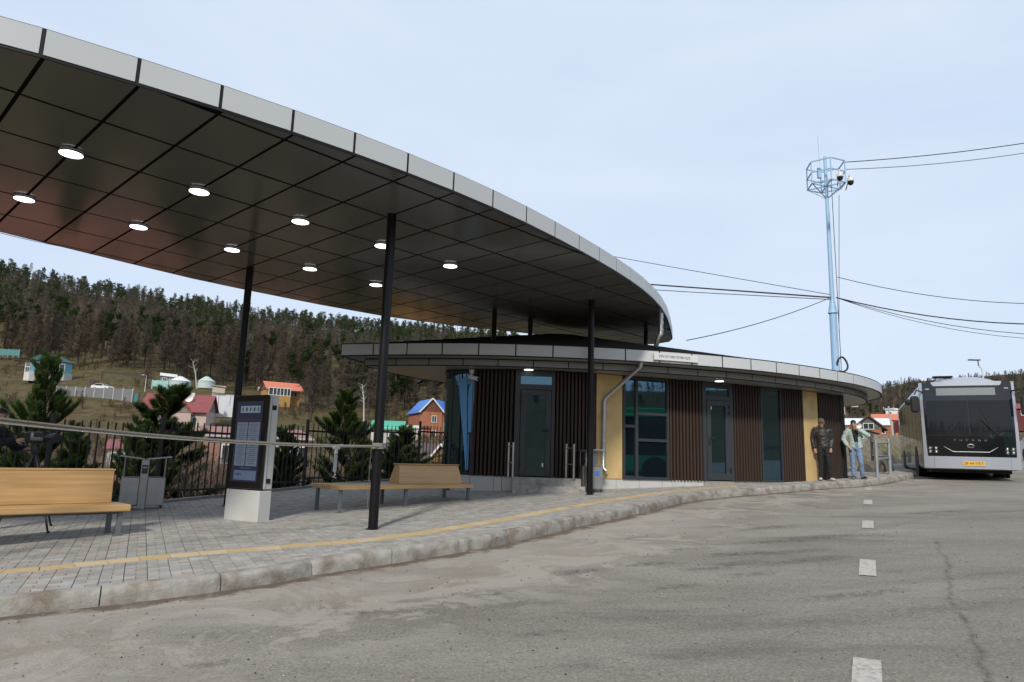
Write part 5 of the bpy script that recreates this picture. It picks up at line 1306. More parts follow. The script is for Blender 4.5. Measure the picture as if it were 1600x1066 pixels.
def hand(mb, wrist, fwd, palm_n, curl=.5, sc=1.0, thumb=1):
    f = Vector(fwd).normalized(); nrm = Vector(palm_n); nrm = (nrm - f * nrm.dot(f)).normalized(); s_ = f.cross(nrm) * thumb
    w0 = Vector(wrist); capsule(mb, [w0, w0 + f * .045 * sc, w0 + f * .085 * sc], [.026 * sc, .034 * sc, .036 * sc], 10)
    for k, (o_, L) in enumerate(((.030, .062), (.011, .074), (-.009, .069), (-.028, .052))):
        p = w0 + f * .088 * sc + s_ * o_ * sc; pts = [p - f * .02]; a = 0
        for q in range(3): a += curl * (.5 + .35 * q); p = p + (f * math.cos(a) + nrm * math.sin(a)) * (L * (.45, .32, .25)[q] * 1.12) * sc; pts.append(p)
        capsule(mb, pts, [.0105 * sc, .010 * sc, .0092 * sc, .008 * sc], 7)
    p = w0 + f * .028 * sc + s_ * .030 * sc; pts = [p, p + (f * .6 + s_ * .8 + nrm * .15).normalized() * .036 * sc]; pts.append(pts[-1] + (f * .92 + s_ * .2 + nrm * .4).normalized() * .032 * sc); capsule(mb, pts, [.014 * sc, .0125 * sc, .010 * sc], 8)
def person(label, loc, rz, j, skin, jacket, trousers, shoe, hair_cap=None, shirt=None, H=1.75, open_jacket=False, group=None, look=(0, 0), extra=None):
    """j: joints in local metres for a 1.75 m figure, x = person's left, -y = forward"""
    k = H / 1.75; V = lambda p: Vector(p) * k
    t = thing('person', label, 'person', loc, rz, group)
    hip, chest, neck, head = V(j['hip']), V(j['chest']), V(j['neck']), V(j['head'])
    b = MB(); torso(b, hip + Vector((0, 0, -.06)) * k, chest, neck, .148 * k, .098 * k)
    capsule(b, [neck - Vector((0, 0, .05)), neck + (head - neck) * .5], [.062 * k, .055 * k])
    # head: skull, jaw, brow, nose, ears, chin
    hd = head; fw = Vector((math.sin(look[0]) * -1, -math.cos(look[0]), look[1])).normalized(); rt = fw.cross(Vector((0, 0, 1))).normalized(); up = rt.cross(fw)
    L = lambda x, y, z: hd + (rt * x + fw * y + up * z) * k
    def eb(c, r, n=14, m=10):
        o_ = len(b.v); b.ball((0, 0, 0), r, n, m)
        for i in range(o_, len(b.v)): v = b.v[i]; b.v[i] = tuple(Vector(c) + (rt * v[0] + fw * v[1] + up * v[2]) * k)
    eb(L(0, -.012, .028), (.076, .095, .092)); eb(L(0, .022, -.045), (.060, .066, .072)); eb(L(0, .062, -.098), (.028, .026, .022)); eb(L(0, .074, .018), (.058, .024, .018))
    eb(L(0, .098, -.022), (.014, .022, .028)); eb(L(0, .108, -.036), (.018, .014, .012)); eb(L(.036, .064, -.03), (.026, .024, .022)); eb(L(-.036, .064, -.03), (.026, .024, .022)); eb(L(0, .086, -.066), (.026, .012, .012))
    for s_ in (-1, 1): eb(L(s_ * .078, -.01, -.012), (.012, .022, .034), 10, 8)
    for sd in ('l', 'r'):
        sh, el, wr = V(j['sh_' + sd]), V(j['el_' + sd]), V(j['wr_' + sd]); hp, kn, an, toe = V(j['hp_' + sd]), V(j['kn_' + sd]), V(j['an_' + sd]), V(j['toe_' + sd])
        capsule(b, [sh, el, wr], [.052 * k, .042 * k, .028 * k]); capsule(b, [hp, kn, an], [.080 * k, .054 * k, .037 * k]); capsule(b, [an + Vector((0, 0, -.04)), (an + toe) / 2 + Vector((0, 0, -.04)) * k, toe], [.036 * k, .04 * k, .03 * k])
        hand(b, wr, V(j.get('hf_' + sd, tuple(wr - el))), V(j.get('hn_' + sd, (0, -1, 0))), j.get('curl_' + sd, .55), k, 1 if sd == 'l' else -1)
    body = fuse(b, 'body', [skin], .0085, t, 3)
    e = MB()
    for s_ in (-1, 1): e.ball(L(s_ * .031, .083, .0), (.012 * k, .010 * k, .007 * k), 8, 6)
    e.build('eyes', M_eye, t, 60, False); e = MB()
    for s_ in (-1, 1): e.tube([L(s_ * .014, .098, .02), L(s_ * .032, .096, .026), L(s_ * .05, .078, .02)], [.004, .0055, .003], 6)
    e.build('eyebrows', M_hair, t, 60, False); e = MB(); e.tube([L(-.024, .088, -.068), L(0, .099, -.066), L(.024, .088, -.068)], [.003, .0065, .003], 6); e.build('mouth', M_lip, t, 60, False)
    # hair or cap
    hb = MB(); n = 18; secs = []
    for i in range(7):
        a = math.pi / 2 * i / 6; secs.append((math.cos(a), math.sin(a)))
    vs = []; fs = []
    for i, (c_, s_) in enumerate(secs):
        for q in range(n):
            th = 2 * math.pi * q / n; fx = math.cos(th); fy = math.sin(th); low = -.035 if fy < .2 else .045
            z = low + (.128 - low) * s_; vs.append(L(.084 * c_ * fx, (-.012 + .103 * c_ * fy), z))
    for i in range(6):
        for q in range(n): fs.append((i * n + q, i * n + (q + 1) % n, (i + 1) * n + (q + 1) % n, (i + 1) * n + q))
    hb.add(vs, fs); 
    if hair_cap: 
        hb2 = MB(); hb2.add(vs, fs); hb2.build('hair', M_hair, t, 60, False)
        cm = hair_cap; cb = MB(); vs2 = []
        for i, (c_, s_) in enumerate(secs):
            for q in range(n): th = 2 * math.pi * q / n; vs2.append(L(.093 * c_ * math.cos(th), -.012 + .112 * c_ * math.sin(th), .035 + .108 * s_))
        cb.add(vs2, fs); bm_ = []
        for i in range(3):
            for q in range(9): th = math.pi * (.14 + .72 * q / 8); rr = 1 + .55 * i / 2; bm_.append(L(.092 * math.cos(th) * (1 + .1 * i), -.012 + .110 * math.sin(th) * rr, .038 - .012 * i))
        o_ = len(cb.v); cb.add(bm_, [(i * 9 + q, i * 9 + q + 1, (i + 1) * 9 + q + 1, (i + 1) * 9 + q) for i in range(2) for q in range(8)])
        cb.build('cap', cm, t, 60, False)
    else: hb.build('hair', M_hair, t, 60, False)
    # trousers
    b = MB()
    for sd in ('l', 'r'):
        hp, kn, an = V(j['hp_' + sd]), V(j['kn_' + sd]), V(j['an_' + sd]); capsule(b, [hp + Vector((0, 0, .02)), hp.lerp(kn, .5), kn, kn.lerp(an, .6), an + Vector((0, 0, -.015))], [.098 * k, .088 * k, .072 * k, .066 * k, .064 * k], 14)
    torso(b, hip + Vector((0, 0, -.08)) * k, hip + Vector((0, 0, .12)) * k, hip + Vector((0, 0, .16)) * k, .158 * k, .112 * k)
    fuse(b, 'trousers', [trousers], .0125, t, 3, .010)
    if shirt:
        b = MB(); torso(b, hip + Vector((0, 0, -.0)) * k, chest, neck, .156 * k, .108 * k); fuse(b, 'shirt', [shirt], .012, t, 3, .003)
    # jacket
    b = MB(); torso(b, hip + Vector((0, .0, -.02)) * k, chest + Vector((0, .0, 0)), neck + Vector((0, .0, .0)), .182 * k, .135 * k)
    capsule(b, [neck + Vector((0, .02, -.04)) * k, neck + Vector((0, .005, .02)) * k], [.085 * k, .072 * k])
    for sd in ('l', 'r'):
        sh, el, wr = V(j['sh_' + sd]), V(j['el_' + sd]), V(j['wr_' + sd]); capsule(b, [chest.lerp(sh, .5), sh, sh.lerp(el, .5), el, el.lerp(wr, .55), wr - (wr - el).normalized() * .03], [.10 * k, .083 * k, .074 * k, .068 * k, .060 * k, .052 * k], 14)
    jk = fuse(b, 'jacket', [jacket], .0115, t, 3, .013)
    if open_jacket:
        me = jk.data; bm = bmesh.new(); bm.from_mesh(me)
        kill = [v for v in bm.verts if v.co.y < chest.y - .045 and abs(v.co.x - hip.x * (1 - (v.co.z - hip.z) / .5) - .01) < .030 * k + .055 * max(0, (v.co.z - hip.z) / .5) * k and v.co.z > hip.z - .2 and v.co.z < neck.z + .1]
        bmesh.ops.delete(bm, geom=kill, context='VERTS'); bm.to_mesh(me); bm.free()
    # shoes
    for sd in ('l', 'r'):
        an, toe = V(j['an_' + sd]), V(j['toe_' + sd]); d = (toe - an); d.z = 0; d.normalize(); hb = MB(); capsule(hb, [an + Vector((0, 0, -.035)) * k, an - d * .03 * k + Vector((0, 0, -.05)) * k], [.046 * k, .045 * k], 10)
        base = Vector((an.x, an.y, 0)); capsule(hb, [base - d * .035 * k + Vector((0, 0, .042)), base + d * .07 * k + Vector((0, 0, .045)), base + d * .155 * k + Vector((0, 0, .036))], [.042 * k, .047 * k, .038 * k], 12)
        for i, v in enumerate(hb.v): hb.v[i] = (v[0], v[1], max(v[2], .002))
        fuse(hb, 'shoe', [shoe], .009, t, 2)
    return t
STAND = dict(hip=(0, 0, .93), chest=(0, .0, 1.27), neck=(0, .015, 1.47), head=(0, -.02, 1.615), sh_l=(.185, .01, 1.41), sh_r=(-.185, .01, 1.41), el_l=(.235, .035, 1.13), el_r=(-.235, .035, 1.13), wr_l=(.235, -.03, .885), wr_r=(-.235, -.03, .885),
             hp_l=(.088, 0, .89), hp_r=(-.088, 0, .89), kn_l=(.10, -.015, .49), kn_r=(-.10, -.015, .49), an_l=(.105, .02, .085), an_r=(-.105, .02, .085), toe_l=(.14, -.15, .03), toe_r=(-.14, -.15, .03))
M_leather = mat('black_leather', (.022, .019, .020), .5, var=.25, vscale=10); M_blackcl = mat('black_cloth', (.012, .012, .014), .85, var=.2, vscale=14)
M_mint = mat('mint_jacket', (.36, .47, .44), .75, var=.08, vscale=12); M_denim = mat('blue_denim', (.16, .235, .36), .8, var=.22, vscale=10)
M_sneak = mat('grey_sneaker', (.50, .49, .47), .6, var=.25, vscale=30); M_capm = mat('olive_cap', (.10, .082, .05), .8, var=.35, vscale=40); M_shoed = mat('dark_shoe', (.02, .02, .02), .5)
def faceto(x, y, tx, ty): return math.atan2(tx - x, -(ty - y))   # turn local -y towards the target
J1 = dict(STAND); J1.update(hip=(.035, .01, .925), chest=(.005, .03, 1.265), neck=(-.01, .03, 1.465), head=(-.02, -.005, 1.605), sh_l=(.19, .02, 1.40), sh_r=(-.195, .02, 1.415), el_l=(.25, .06, 1.14), wr_l=(.20, -.04, .90), el_r=(-.275, .05, 1.14), wr_r=(-.225, -.02, .89), kn_l=(.13, -.045, .49), an_l=(.16, .0, .085), toe_l=(.23, -.15, .03), kn_r=(-.075, .0, .485), an_r=(-.08, .03, .085), toe_r=(-.13, -.13, .03))
p1 = Vector((8.80, 19.32)); z1 = gz(p1.x, p1.y, WALK + .005)
person('man in a black leather jacket, dark trousers and olive cap by the ochre panel', (p1.x, p1.y, z1), faceto(p1.x, p1.y, 4.5, 2.0), J1, M_skin2, M_leather, M_blackcl, M_sneak, hair_cap=M_capm, H=1.74, look=(.25, -.02))
J2 = dict(STAND); J2.update(hip=(.03, 0, .93), chest=(.01, .01, 1.27), neck=(0, .01, 1.47), head=(-.01, -.03, 1.61), el_r=(-.30, .02, 1.16), wr_r=(-.20, -.12, .96), hf_r=(.16, -.03, -.18), curl_r=.4,
          sh_l=(.185, -.01, 1.41), el_l=(.36, -.12, 1.27), wr_l=(.115, -.24, 1.425), hf_l=(-.10, .07, .07), hn_l=(-.2, .6, .3), curl_l=.7, kn_l=(.13, -.08, .50), an_l=(.17, .04, .085), toe_l=(.26, -.10, .03), kn_r=(-.08, -.01, .49), an_r=(-.07, .0, .085), toe_r=(-.09, -.17, .03))
p2 = at(1336, 700, 19.75); z2 = gz(p2.x, p2.y, WALK + .005)
person('man in an open mint jacket and blue jeans with a hand at his mouth', (p2.x, p2.y, z2), faceto(p2.x, p2.y, 2, 1), J2, M_skin, M_mint, M_denim, M_shoed, shirt=M_blackcl, H=1.70, open_jacket=True, look=(.12, -.05))
J3 = dict(STAND); J3.update(hip=(0, .05, .92), chest=(0, .0, 1.27), neck=(0, -.03, 1.46), head=(0, -.09, 1.60), el_l=(.25, -.18, 1.18), wr_l=(.12, -.42, 1.14), hf_l=(-.05, -.1, .0), hn_l=(-.5, 0, -.8), curl_l=.8, el_r=(-.27, -.16, 1.2), wr_r=(-.10, -.40, 1.26), hf_r=(.05, -.1, .02), hn_r=(.5, 0, -.6), curl_r=.8)
cz = gz(-7.5, 10.1, WALK)
person('cameraman in black clothes behind the wooden bench, cut off by the photograph edge', (-7.52, 10.05, cz), faceto(-7.52, 10.05, -4.0, 10.2), J3, M_skin, M_blackcl, M_blackcl, M_shoed, H=1.78)
# tripod with a video camera
M_tri = mat('tripod_black', (.015, .015, .016), .5); hub = Vector((-6.83, 10.02, cz + 1.18))
tp = thing('camera_tripod', 'black tripod carrying a video camera behind the wooden bench', 'tripod', (hub.x, hub.y, cz))
for fx, fy in ((-7.05, 9.72), (-6.38, 9.85), (-6.85, 10.62)):
    ft = Vector((fx, fy, gz(fx, fy, WALK))); mid = hub.lerp(ft, .5)
    mb = MB(); mb.cyl(hub + Vector((0, 0, -.05)), mid, .022, 8); mb.cyl(mid, ft, .014, 8); l = mb.build('leg', M_tri, tp, 40); mb = MB(); mb.ball(ft + Vector((0, 0, .012)), .02, 8, 6); mb.build('rubber_foot', M_rub, l, 60)
mb = MB(); mb.lathe([(.05, -.08), (.06, -.02), (.06, .02), (.04, .06)], hub, 16); mb.tube([hub + Vector((0, 0, .0)), hub + Vector((-.25, .0, -.06)), hub + Vector((-.42, .02, -.10))], .012, 8); mb.build('pan_head', M_tri, tp, 40)
vc = thing('video_camera', 'black video camera with a grey microphone on the tripod', 'camera', hub + Vector((0, 0, .07)))
o_ = hub + Vector((0, 0, .16)); xd = Vector((.93, -.28, 0)).normalized(); yd = Vector((.28, .93, 0)).normalized(); X3 = (xd, yd, Vector((0, 0, 1)))
mb = MB(); mb.box(o_, (.34, .13, .17), X3, .02); mb.build('camera_body', M_tri, vc)
mb = MB(); mb.cyl(o_ + xd * .17, o_ + xd * .31, .055, 16); mb.cyl(o_ + xd * .30, o_ + xd * .37, .068, 16); mb.build('lens', M_tri, vc, 40)
mb = MB(); mb.tube([o_ + xd * -.1 + Vector((0, 0, .09)), o_ + xd * -.08 + Vector((0, 0, .14)), o_ + xd * .12 + Vector((0, 0, .14)), o_ + xd * .15 + Vector((0, 0, .09))], .013, 8); mb.build('top_handle', M_tri, vc, 40)
mb = MB(); mb.cyl(o_ + xd * .02 + yd * -.10 + Vector((0, 0, -.02)), o_ + xd * .20 + yd * -.10 + Vector((0, 0, -.02)), .027, 12); mb.build('microphone', mat('mic_grey', (.2, .2, .2), .9), vc, 40)
mb = MB(); mb.box(o_ + xd * -.02 + yd * -.07 + Vector((0, 0, .03)), (.05, .012, .07), X3, .004); mb.build('label_plate', mat('label_grey', (.4, .4, .38), .6), vc)
# ================================================================== HOUSES ON THE SLOPE
def m_(n, c, r=.8, **k): return mat(n, c, r, **k)
M_white = m_('white_paint', (.68, .68, .66), .6, var=.05, vscale=1); M_win = m_('house_window', (.03, .04, .05), .08)
M_brick = m_('brick_wall', (.34, .135, .075), .9, var=.2, vscale=1.2); M_pink = m_('pink_render', (.50, .385, .345), .9, var=.1, vscale=.6); M_stone = m_('pale_stone', (.45, .44, .42), .9, var=.3, vscale=2)
M_teal = m_('teal_wall', (.15, .36, .44), .75, var=.05, vscale=1); M_grn = m_('green_roof', (.016, .065, .055), .5); M_red = m_('red_roof', (.225, .055, .055), .6, var=.12, vscale=.8); M_or = m_('orange_roof', (.56, .165, .085), .55, var=.06, vscale=.8)
M_blu = m_('blue_roof', (.07, .22, .66), .45, var=.06, vscale=.8); M_mgr = m_('mint_green_roof', (.06, .36, .24), .5); M_ow = m_('ochre_wood', (.42, .235, .075), .75, var=.12, vscale=1); M_brr = m_('brown_roof', (.075, .045, .038), .6)
M_grey = m_('grey_render', (.24, .235, .225), .9, var=.15, vscale=.7); M_pal = m_('pale_metal_roof', (.62, .68, .76), .45); M_salm = m_('salmon_brick', (.42, .21, .15), .9, var=.28, vscale=1.6); M_mint = m_('mint_fence', (.30, .52, .50), .7)
class Loc:
    """a house frame: origin on its front wall at the ground, x to the right along the front, y away from the viewer"""
    def __init__(s, px, py, d, turn=0):
        s.o = at(px, py, d); a = math.atan2(s.o.x, s.o.y) + R(turn); s.y = Vector((math.sin(a), math.cos(a), 0)); s.x = Vector((s.y.y, -s.y.x, 0)); s.ax = (s.x, s.y, Vector((0, 0, 1)))
    def p(s, x, y, z): return s.o + s.x * x + s.y * y + Vector((0, 0, z))
    def box(s, mb, x0, x1, y0, y1, z0, z1): return mb.box(s.p((x0 + x1) / 2, (y0 + y1) / 2, (z0 + z1) / 2), (x1 - x0, y1 - y0, z1 - z0), s.ax)
    def poly(s, mb, pts, fs): return mb.add([s.p(*p) for p in pts], fs)
def solid(l, mb, top, th):
    """roof slab: polygon lifted along z"""
    n = len(top); l.poly(mb, list(top) + [(x, y, z - th) for x, y, z in top], [tuple(range(n)), tuple(range(2 * n - 1, n - 1, -1))] + [((i + 1) % n, i, n + i, n + (i + 1) % n) for i in range(n)])
def gable(l, root, x0, x1, y0, y1, ze, zr, m, wm, axis='x', ov=.4, name='roof', th=.12):
    """ridge along x or y, plus the gable triangles of the wall"""
    mb = MB()
    if axis == 'x':
        c = (y0 + y1) / 2; s_ = (zr - ze) / (c - y0); solid(l, mb, [(x0 - ov, y0 - ov, ze - s_ * ov), (x1 + ov, y0 - ov, ze - s_ * ov), (x1 + ov, c, zr), (x0 - ov, c, zr)], th); solid(l, mb, [(x1 + ov, y1 + ov, ze - s_ * ov), (x0 - ov, y1 + ov, ze - s_ * ov), (x0 - ov, c, zr), (x1 + ov, c, zr)], th)
        w = {}; [l.poly(w.setdefault(x, MB()), [(x, y0, ze - .05), (x, y1, ze - .05), (x, c, zr - th)], [(0, 1, 2), (2, 1, 0)]) for x in (x0, x1)]
    else:
        c = (x0 + x1) / 2; s_ = (zr - ze) / (c - x0); solid(l, mb, [(x0 - ov, y1 + ov, ze - s_ * ov), (x0 - ov, y0 - ov, ze - s_ * ov), (c, y0 - ov, zr), (c, y1 + ov, zr)], th); solid(l, mb, [(x1 + ov, y0 - ov, ze - s_ * ov), (x1 + ov, y1 + ov, ze - s_ * ov), (c, y1 + ov, zr), (c, y0 - ov, zr)], th)
        w = {}; [l.poly(w.setdefault(y, MB()), [(x0, y, ze - .05), (x1, y, ze - .05), (c, y, zr - th)], [(0, 1, 2), (2, 1, 0)]) for y in (y0, y1)]
    r_ = mb.build(name, m, root); [q.build('gable_wall', wm, root) for q in w.values()]; return r_
def windows(l, root, lst, fm=None, y=0, side=None):
    for x, z, w_, h in lst:
        f_ = MB(); g_ = MB(); t = .10
        if side is None:
            for a in ((x - w_ / 2, x - w_ / 2 + t, z, z + h), (x + w_ / 2 - t, x + w_ / 2, z, z + h), (x - w_ / 2 + t, x + w_ / 2 - t, z, z + t), (x - w_ / 2 + t, x + w_ / 2 - t, z + h - t, z + h), (x - .04, x + .04, z + t, z + h - t)): l.box(f_, a[0], a[1], y - .10, y - .005, a[2], a[3])
            l.box(g_, x - w_ / 2 + t, x + w_ / 2 - t, y - .04, y - .01, z + t, z + h - t)
        else:
            for a in ((x - w_ / 2, x - w_ / 2 + t, z, z + h), (x + w_ / 2 - t, x + w_ / 2, z, z + h), (x - w_ / 2 + t, x + w_ / 2 - t, z, z + t), (x - w_ / 2 + t, x + w_ / 2 - t, z + h - t, z + h), (x - .04, x + .04, z + t, z + h - t)): l.box(f_, *(sorted((side[0], side[0] + side[1] * .1))), a[0], a[1], a[2], a[3])
            l.box(g_, *(sorted((side[0] + side[1] * .01, side[0] + side[1] * .04))), x - w_ / 2 + t, x + w_ / 2 - t, z + t, z + h - t)
        o = f_.build('window', fm or M_white, root); g_.build('pane', M_win, o)
def house(name, lb, px, py, d, turn=0, cat='house', group=None):
    l = Loc(px, py, d, turn); return l, thing(name, lb, cat, l.o, 0, group)
def walls(l, root, x0, x1, y0, y1, h, m, name='wall', z0=-2.0): mb = MB(); l.box(mb, x0, x1, y0, y1, z0, h); return mb.build(name, m, root)

# 1 teal house with a bay
l, t = house('teal_house', 'turquoise house with a dark green hipped roof and white windows on the slope', 80, 584, 163)
def octa(cx, cy, r, n=8, a0=22.5): return [(cx + r * math.cos(R(a0 + 360 / n * k)), cy + r * math.sin(R(a0 + 360 / n * k))) for k in range(n)]
def lprism(l, mb, poly, z0, z1): n = len(poly); l.poly(mb, [(x, y, z0) for x, y in poly] + [(x, y, z1) for x, y in poly], [(i, (i + 1) % n, n + (i + 1) % n, n + i) for i in range(n)] + [tuple(range(n, 2 * n)), tuple(range(n - 1, -1, -1))]); return mb
walls(l, t, -4.2, 1.0, .4, 6, 3.1, M_teal); lprism(l, MB(), octa(1.5, 2.6, 2.75), -1, 3.1).build('bay_wall', M_teal, t); lprism(l, MB(), octa(1.4, 2.6, 3.15), -1.5, .35).build('stone_plinth', M_stone, t); walls(l, t, -4.3, 1, .3, 6, .25, M_stone, 'stone_footing')
mb = MB(); P8 = octa(1.3, 2.7, 3.4); n = 8; l.poly(mb, [(x, y, 3.0) for x, y in P8] + [(1.0, 3, 4.9)], [(i, (i + 1) % n, n) for i in range(n)] + [tuple(range(n - 1, -1, -1))]); l.poly(mb, [(-4.7, -.1, 3.0), (1, -.1, 3.0), (1, 6.5, 3.0), (-4.7, 6.5, 3.0), (-2.5, 3, 4.85), (1, 3, 4.85)], [(0, 1, 5, 4), (1, 2, 5), (2, 3, 4, 5), (3, 0, 4), (3, 2, 1, 0)]); mb.build('roof', M_grn, t)
windows(l, t, [(-2.6, 1.15, 1.4, 1.4)], y=.4); windows(l, t, [(1.5, .75, 2.1, 1.8)], y=.06)
mb = MB(); l.box(mb, -7.4, -4.3, .2, 2.6, 2.55, 2.75); mb.build('porch_roof', M_brr, t); walls(l, t, -5.3, -4.25, .6, 2.4, 2.5, M_white, 'porch'); windows(l, t, [(-4.78, .1, .9, 1.15), (-4.78, 1.3, .9, 1.1)], y=.6)
# 2-3 fences up there
def panel_fence(name, lb, a, b_, n, h, pm, sm, th=.08):
    a, b_ = Vector(a), Vector(b_); t = thing(name, lb, 'fence', a); d = b_ - a
    for i in range(n + 1): p = a + d * (i / n); mb = MB(); mb.box(p + Vector((0, 0, h / 2 - .4)), (.22, .22, h + 1.0)); mb.build('post', sm, t)
    for i in range(n):
        p, q = a + d * ((i + .06) / n), a + d * ((i + .94) / n); mb = MB(); e = (q - p); e.z = 0; e.normalize(); mb.bar(p + Vector((0, 0, h / 2 - .2)), q + Vector((0, 0, h / 2 - .2)), th, h + .35); mb.build('panel', pm, t)
M_cpan = m_('concrete_panel', (.165, .17, .178), .85, var=.12, vscale=1)
panel_fence('concrete_fence', 'grey concrete panel fence with pale posts below the turquoise house', at(58, 620, 142), at(206, 625.5, 140), 10, 2.3, M_cpan, m_('concrete_post', (.36, .36, .35), .85)); panel_fence('green_gate', 'dark teal gate at the right end of the concrete fence', at(208, 626, 139), at(216, 626, 139), 1, 1.5, m_('teal_gate', (.03, .17, .19), .6), M_brr)
panel_fence('teal_fence', 'pale teal metal fence at the left edge below the forest', at(-12, 552, 190), at(30, 554, 188), 5, 1.3, m_('teal_fence_paint', (.09, .22, .22), .7), m_('teal_post', (.10, .27, .28), .7)); panel_fence('plank_fence', 'dark weathered plank fence under the bare larches', at(140, 601, 158), at(152, 604, 154), 3, 1.3, m_('old_planks', (.06, .05, .042), .9), M_brr)
panel_fence('plank_fence', 'low dark timber fence along the forest edge', at(160, 585, 178), at(240, 588, 178), 8, .75, m_('old_planks', (.06, .05, .042), .9), M_brr)
wv = at(160, 607.5, 146); car('parked_van', 'white vehicle parked behind the grey concrete fence', (wv.x, wv.y, wv.z - .4), R(80), mat('car_white', (.72, .72, .72), .3, coat=.5))
# 4 red roofed pink house
l, t = house('red_roofed_house', 'pink house with a big red gabled roof and white satellite dish', 222, 690, 112, 16)
walls(l, t, 0, 9.4, 0, 7.5, 5.4, M_pink); gable(l, t, -.6, 9.4, -.2, 7.7, 5.5, 8.3, M_red, M_stone, 'x', .5)
windows(l, t, [(7.3, 2.4, 1.5, 1.9), (3.2, 2.4, 1.4, 1.7)]); windows(l, t, [(3.8, 5.6, 2.6, 1.6), (2.0, 2.2, 1.2, 1.6), (5.4, 2.2, 1.2, 1.6)], side=(-.62, -1)); walls(l, t, 4.2, 7.2, -.9, .1, 5.0, M_pink, 'bay')
gable(l, t, 4.1, 7.3, -1.0, 3.2, 5.0, 6.7, M_red, M_pink, 'y', .3, 'dormer_roof')
mb = MB(); l.box(mb, 5.9, 6.5, 3.2, 3.9, 6.5, 8.6); mb.build('chimney', M_white, t); mb = MB(); c = l.p(6.0, 1.6, 7.6); mb.lathe([(0, .12), (.5, .06), (.72, -.06), (.74, -.05), (.5, .09), (0, .16)], c, 20, (l.x, Vector((0, 0, 1)), l.y)); mb.build('satellite_dish', M_white, t, 40)
# 5 yurts and sheds
def yurt(px, py, d, r, lb, roofm):
    p = at(px, py, d); t = thing('yurt', lb, 'yurt', p); MB().lathe([(r, -.6), (r, 1.0)], p, 24).build('felt_wall', m_('felt_mint', (.46, .56, .54), .85), t, 40); MB().lathe([(r + .08, .95), (r * .55, 1.6), (.45, 1.95), (.45, 2.05), (0, 2.06)], p, 24).build('roof_cover', roofm, t, 30)
    mb = MB(); mb.tube([p + Vector((r * .99 * math.cos(2 * math.pi * k / 24), r * .99 * math.sin(2 * math.pi * k / 24), .65)) for k in range(24)], .05, 4, closed=True); mb.build('girth_rope', m_('yurt_rope', (.3, .33, .33), .9), t)
yurt(281, 603, 148, 2.15, 'round felt yurt with a white and blue top beside the shed with a white roof', m_('yurt_white', (.62, .65, .72), .8)); yurt(322, 603, 150, 1.75, 'smaller pale green yurt behind the red roof, right of the white dish', m_('yurt_green', (.42, .52, .48), .8))
l, t = house('shed', 'small shed with a sloping white roof left of the yurt', 250, 600, 150); walls(l, t, 0, 3.0, 0, 3, 1.9, M_grey); mb = MB(); solid(l, mb, [(-.2, -.4, 1.95), (3.3, -.4, 1.75), (3.3, 3.3, 2.6), (-.2, 3.3, 2.8)], .15); mb.build('roof', M_white, t); windows(l, t, [(.8, .6, .9, .9), (2.2, .6, .9, .9)])
panel_fence('mint_fence', 'short mint coloured fence beside the shed with the white roof', at(238, 601, 147), at(262, 602, 147), 3, .95, M_mint, M_mint)
l, t = house('shed', 'cream shed standing behind the white sheds right of the red roof', 331, 618, 135); walls(l, t, 0, 2.3, 0, 3, 2.0, m_('cream_wall', (.47, .43, .33), .85)); mb = MB(); solid(l, mb, [(-.2, -.3, 2.1), (2.5, -.3, 1.85), (2.5, 3.2, 2.0), (-.2, 3.2, 2.25)], .12); mb.build('roof', m_('cream_roof', (.5, .48, .4), .6), t)
for k, (px, w_, lb) in enumerate(((331, 2.3, 'white plank shed right of the red roofed house'), (351, 1.9, 'white shed behind the top of the kiosk, with a brown roof edge'))):
    l, t = house('shed', lb, px, 634, 122); walls(l, t, 0, w_, 0, 2.4, 2.15, m_('shed_white', (.60, .62, .66), .7, var=.08, vscale=2)); mb = MB(); solid(l, mb, [(-.2, -.3, 2.35), (w_ + .3, -.3, 2.3), (w_ + .3, 2.6, 2.5), (-.2, 2.6, 2.55)], .12); mb.build('roof', M_brr, t); mb = MB(); l.box(mb, w_ * .42, w_ * .46, -.03, -.004, 0, 2.1); mb.build('door_joint', M_grey, t)
# 6 orange roofed wooden house and its neighbour
l, t = house('orange_roofed_house', 'ochre wooden house with a bright orange roof and glazed white porch', 417, 625, 158, -14)
walls(l, t, 0, 7.8, 1.0, 6, 3.0, M_ow); gable(l, t, -.2, 7.8, -.6, 6.2, 2.75, 4.6, M_or, M_grey, 'x', .35); walls(l, t, -.2, 4.9, -1.6, 1.0, 1.1, M_ow, 'veranda_base')
fp = MB(); [l.box(fp, x - .07, x + .07, -1.55, -1.42, 1.1, 2.9) for x in (-.1, .9, 1.7, 2.5, 3.3, 4.1, 4.8)]; l.box(fp, -.2, 4.9, -1.56, -1.40, 2.75, 2.92); l.box(fp, -.2, 4.9, -1.56, -1.40, 1.1, 1.2); v_ = fp.build('veranda_frame', M_white, t); mb = MB(); l.box(mb, -.1, 4.8, -1.35, -1.30, 1.2, 2.75); mb.build('pane', M_win, v_); windows(l, t, [(6.4, 1.2, 1.5, 1.2)], y=1.0)
l, t = house('brown_house', 'small brown house just left of the orange roof', 401, 616, 172); walls(l, t, 0, 2.0, 0, 3, 2.4, M_brr); windows(l, t, [(.5, 1.0, .6, .8), (1.4, 1.0, .6, .8)]); mb = MB(); solid(l, mb, [(-.3, -.3, 2.5), (2.3, -.3, 2.5), (2.3, 3, 2.7), (-.3, 3, 2.7)], .15); mb.build('roof', M_brr, t)
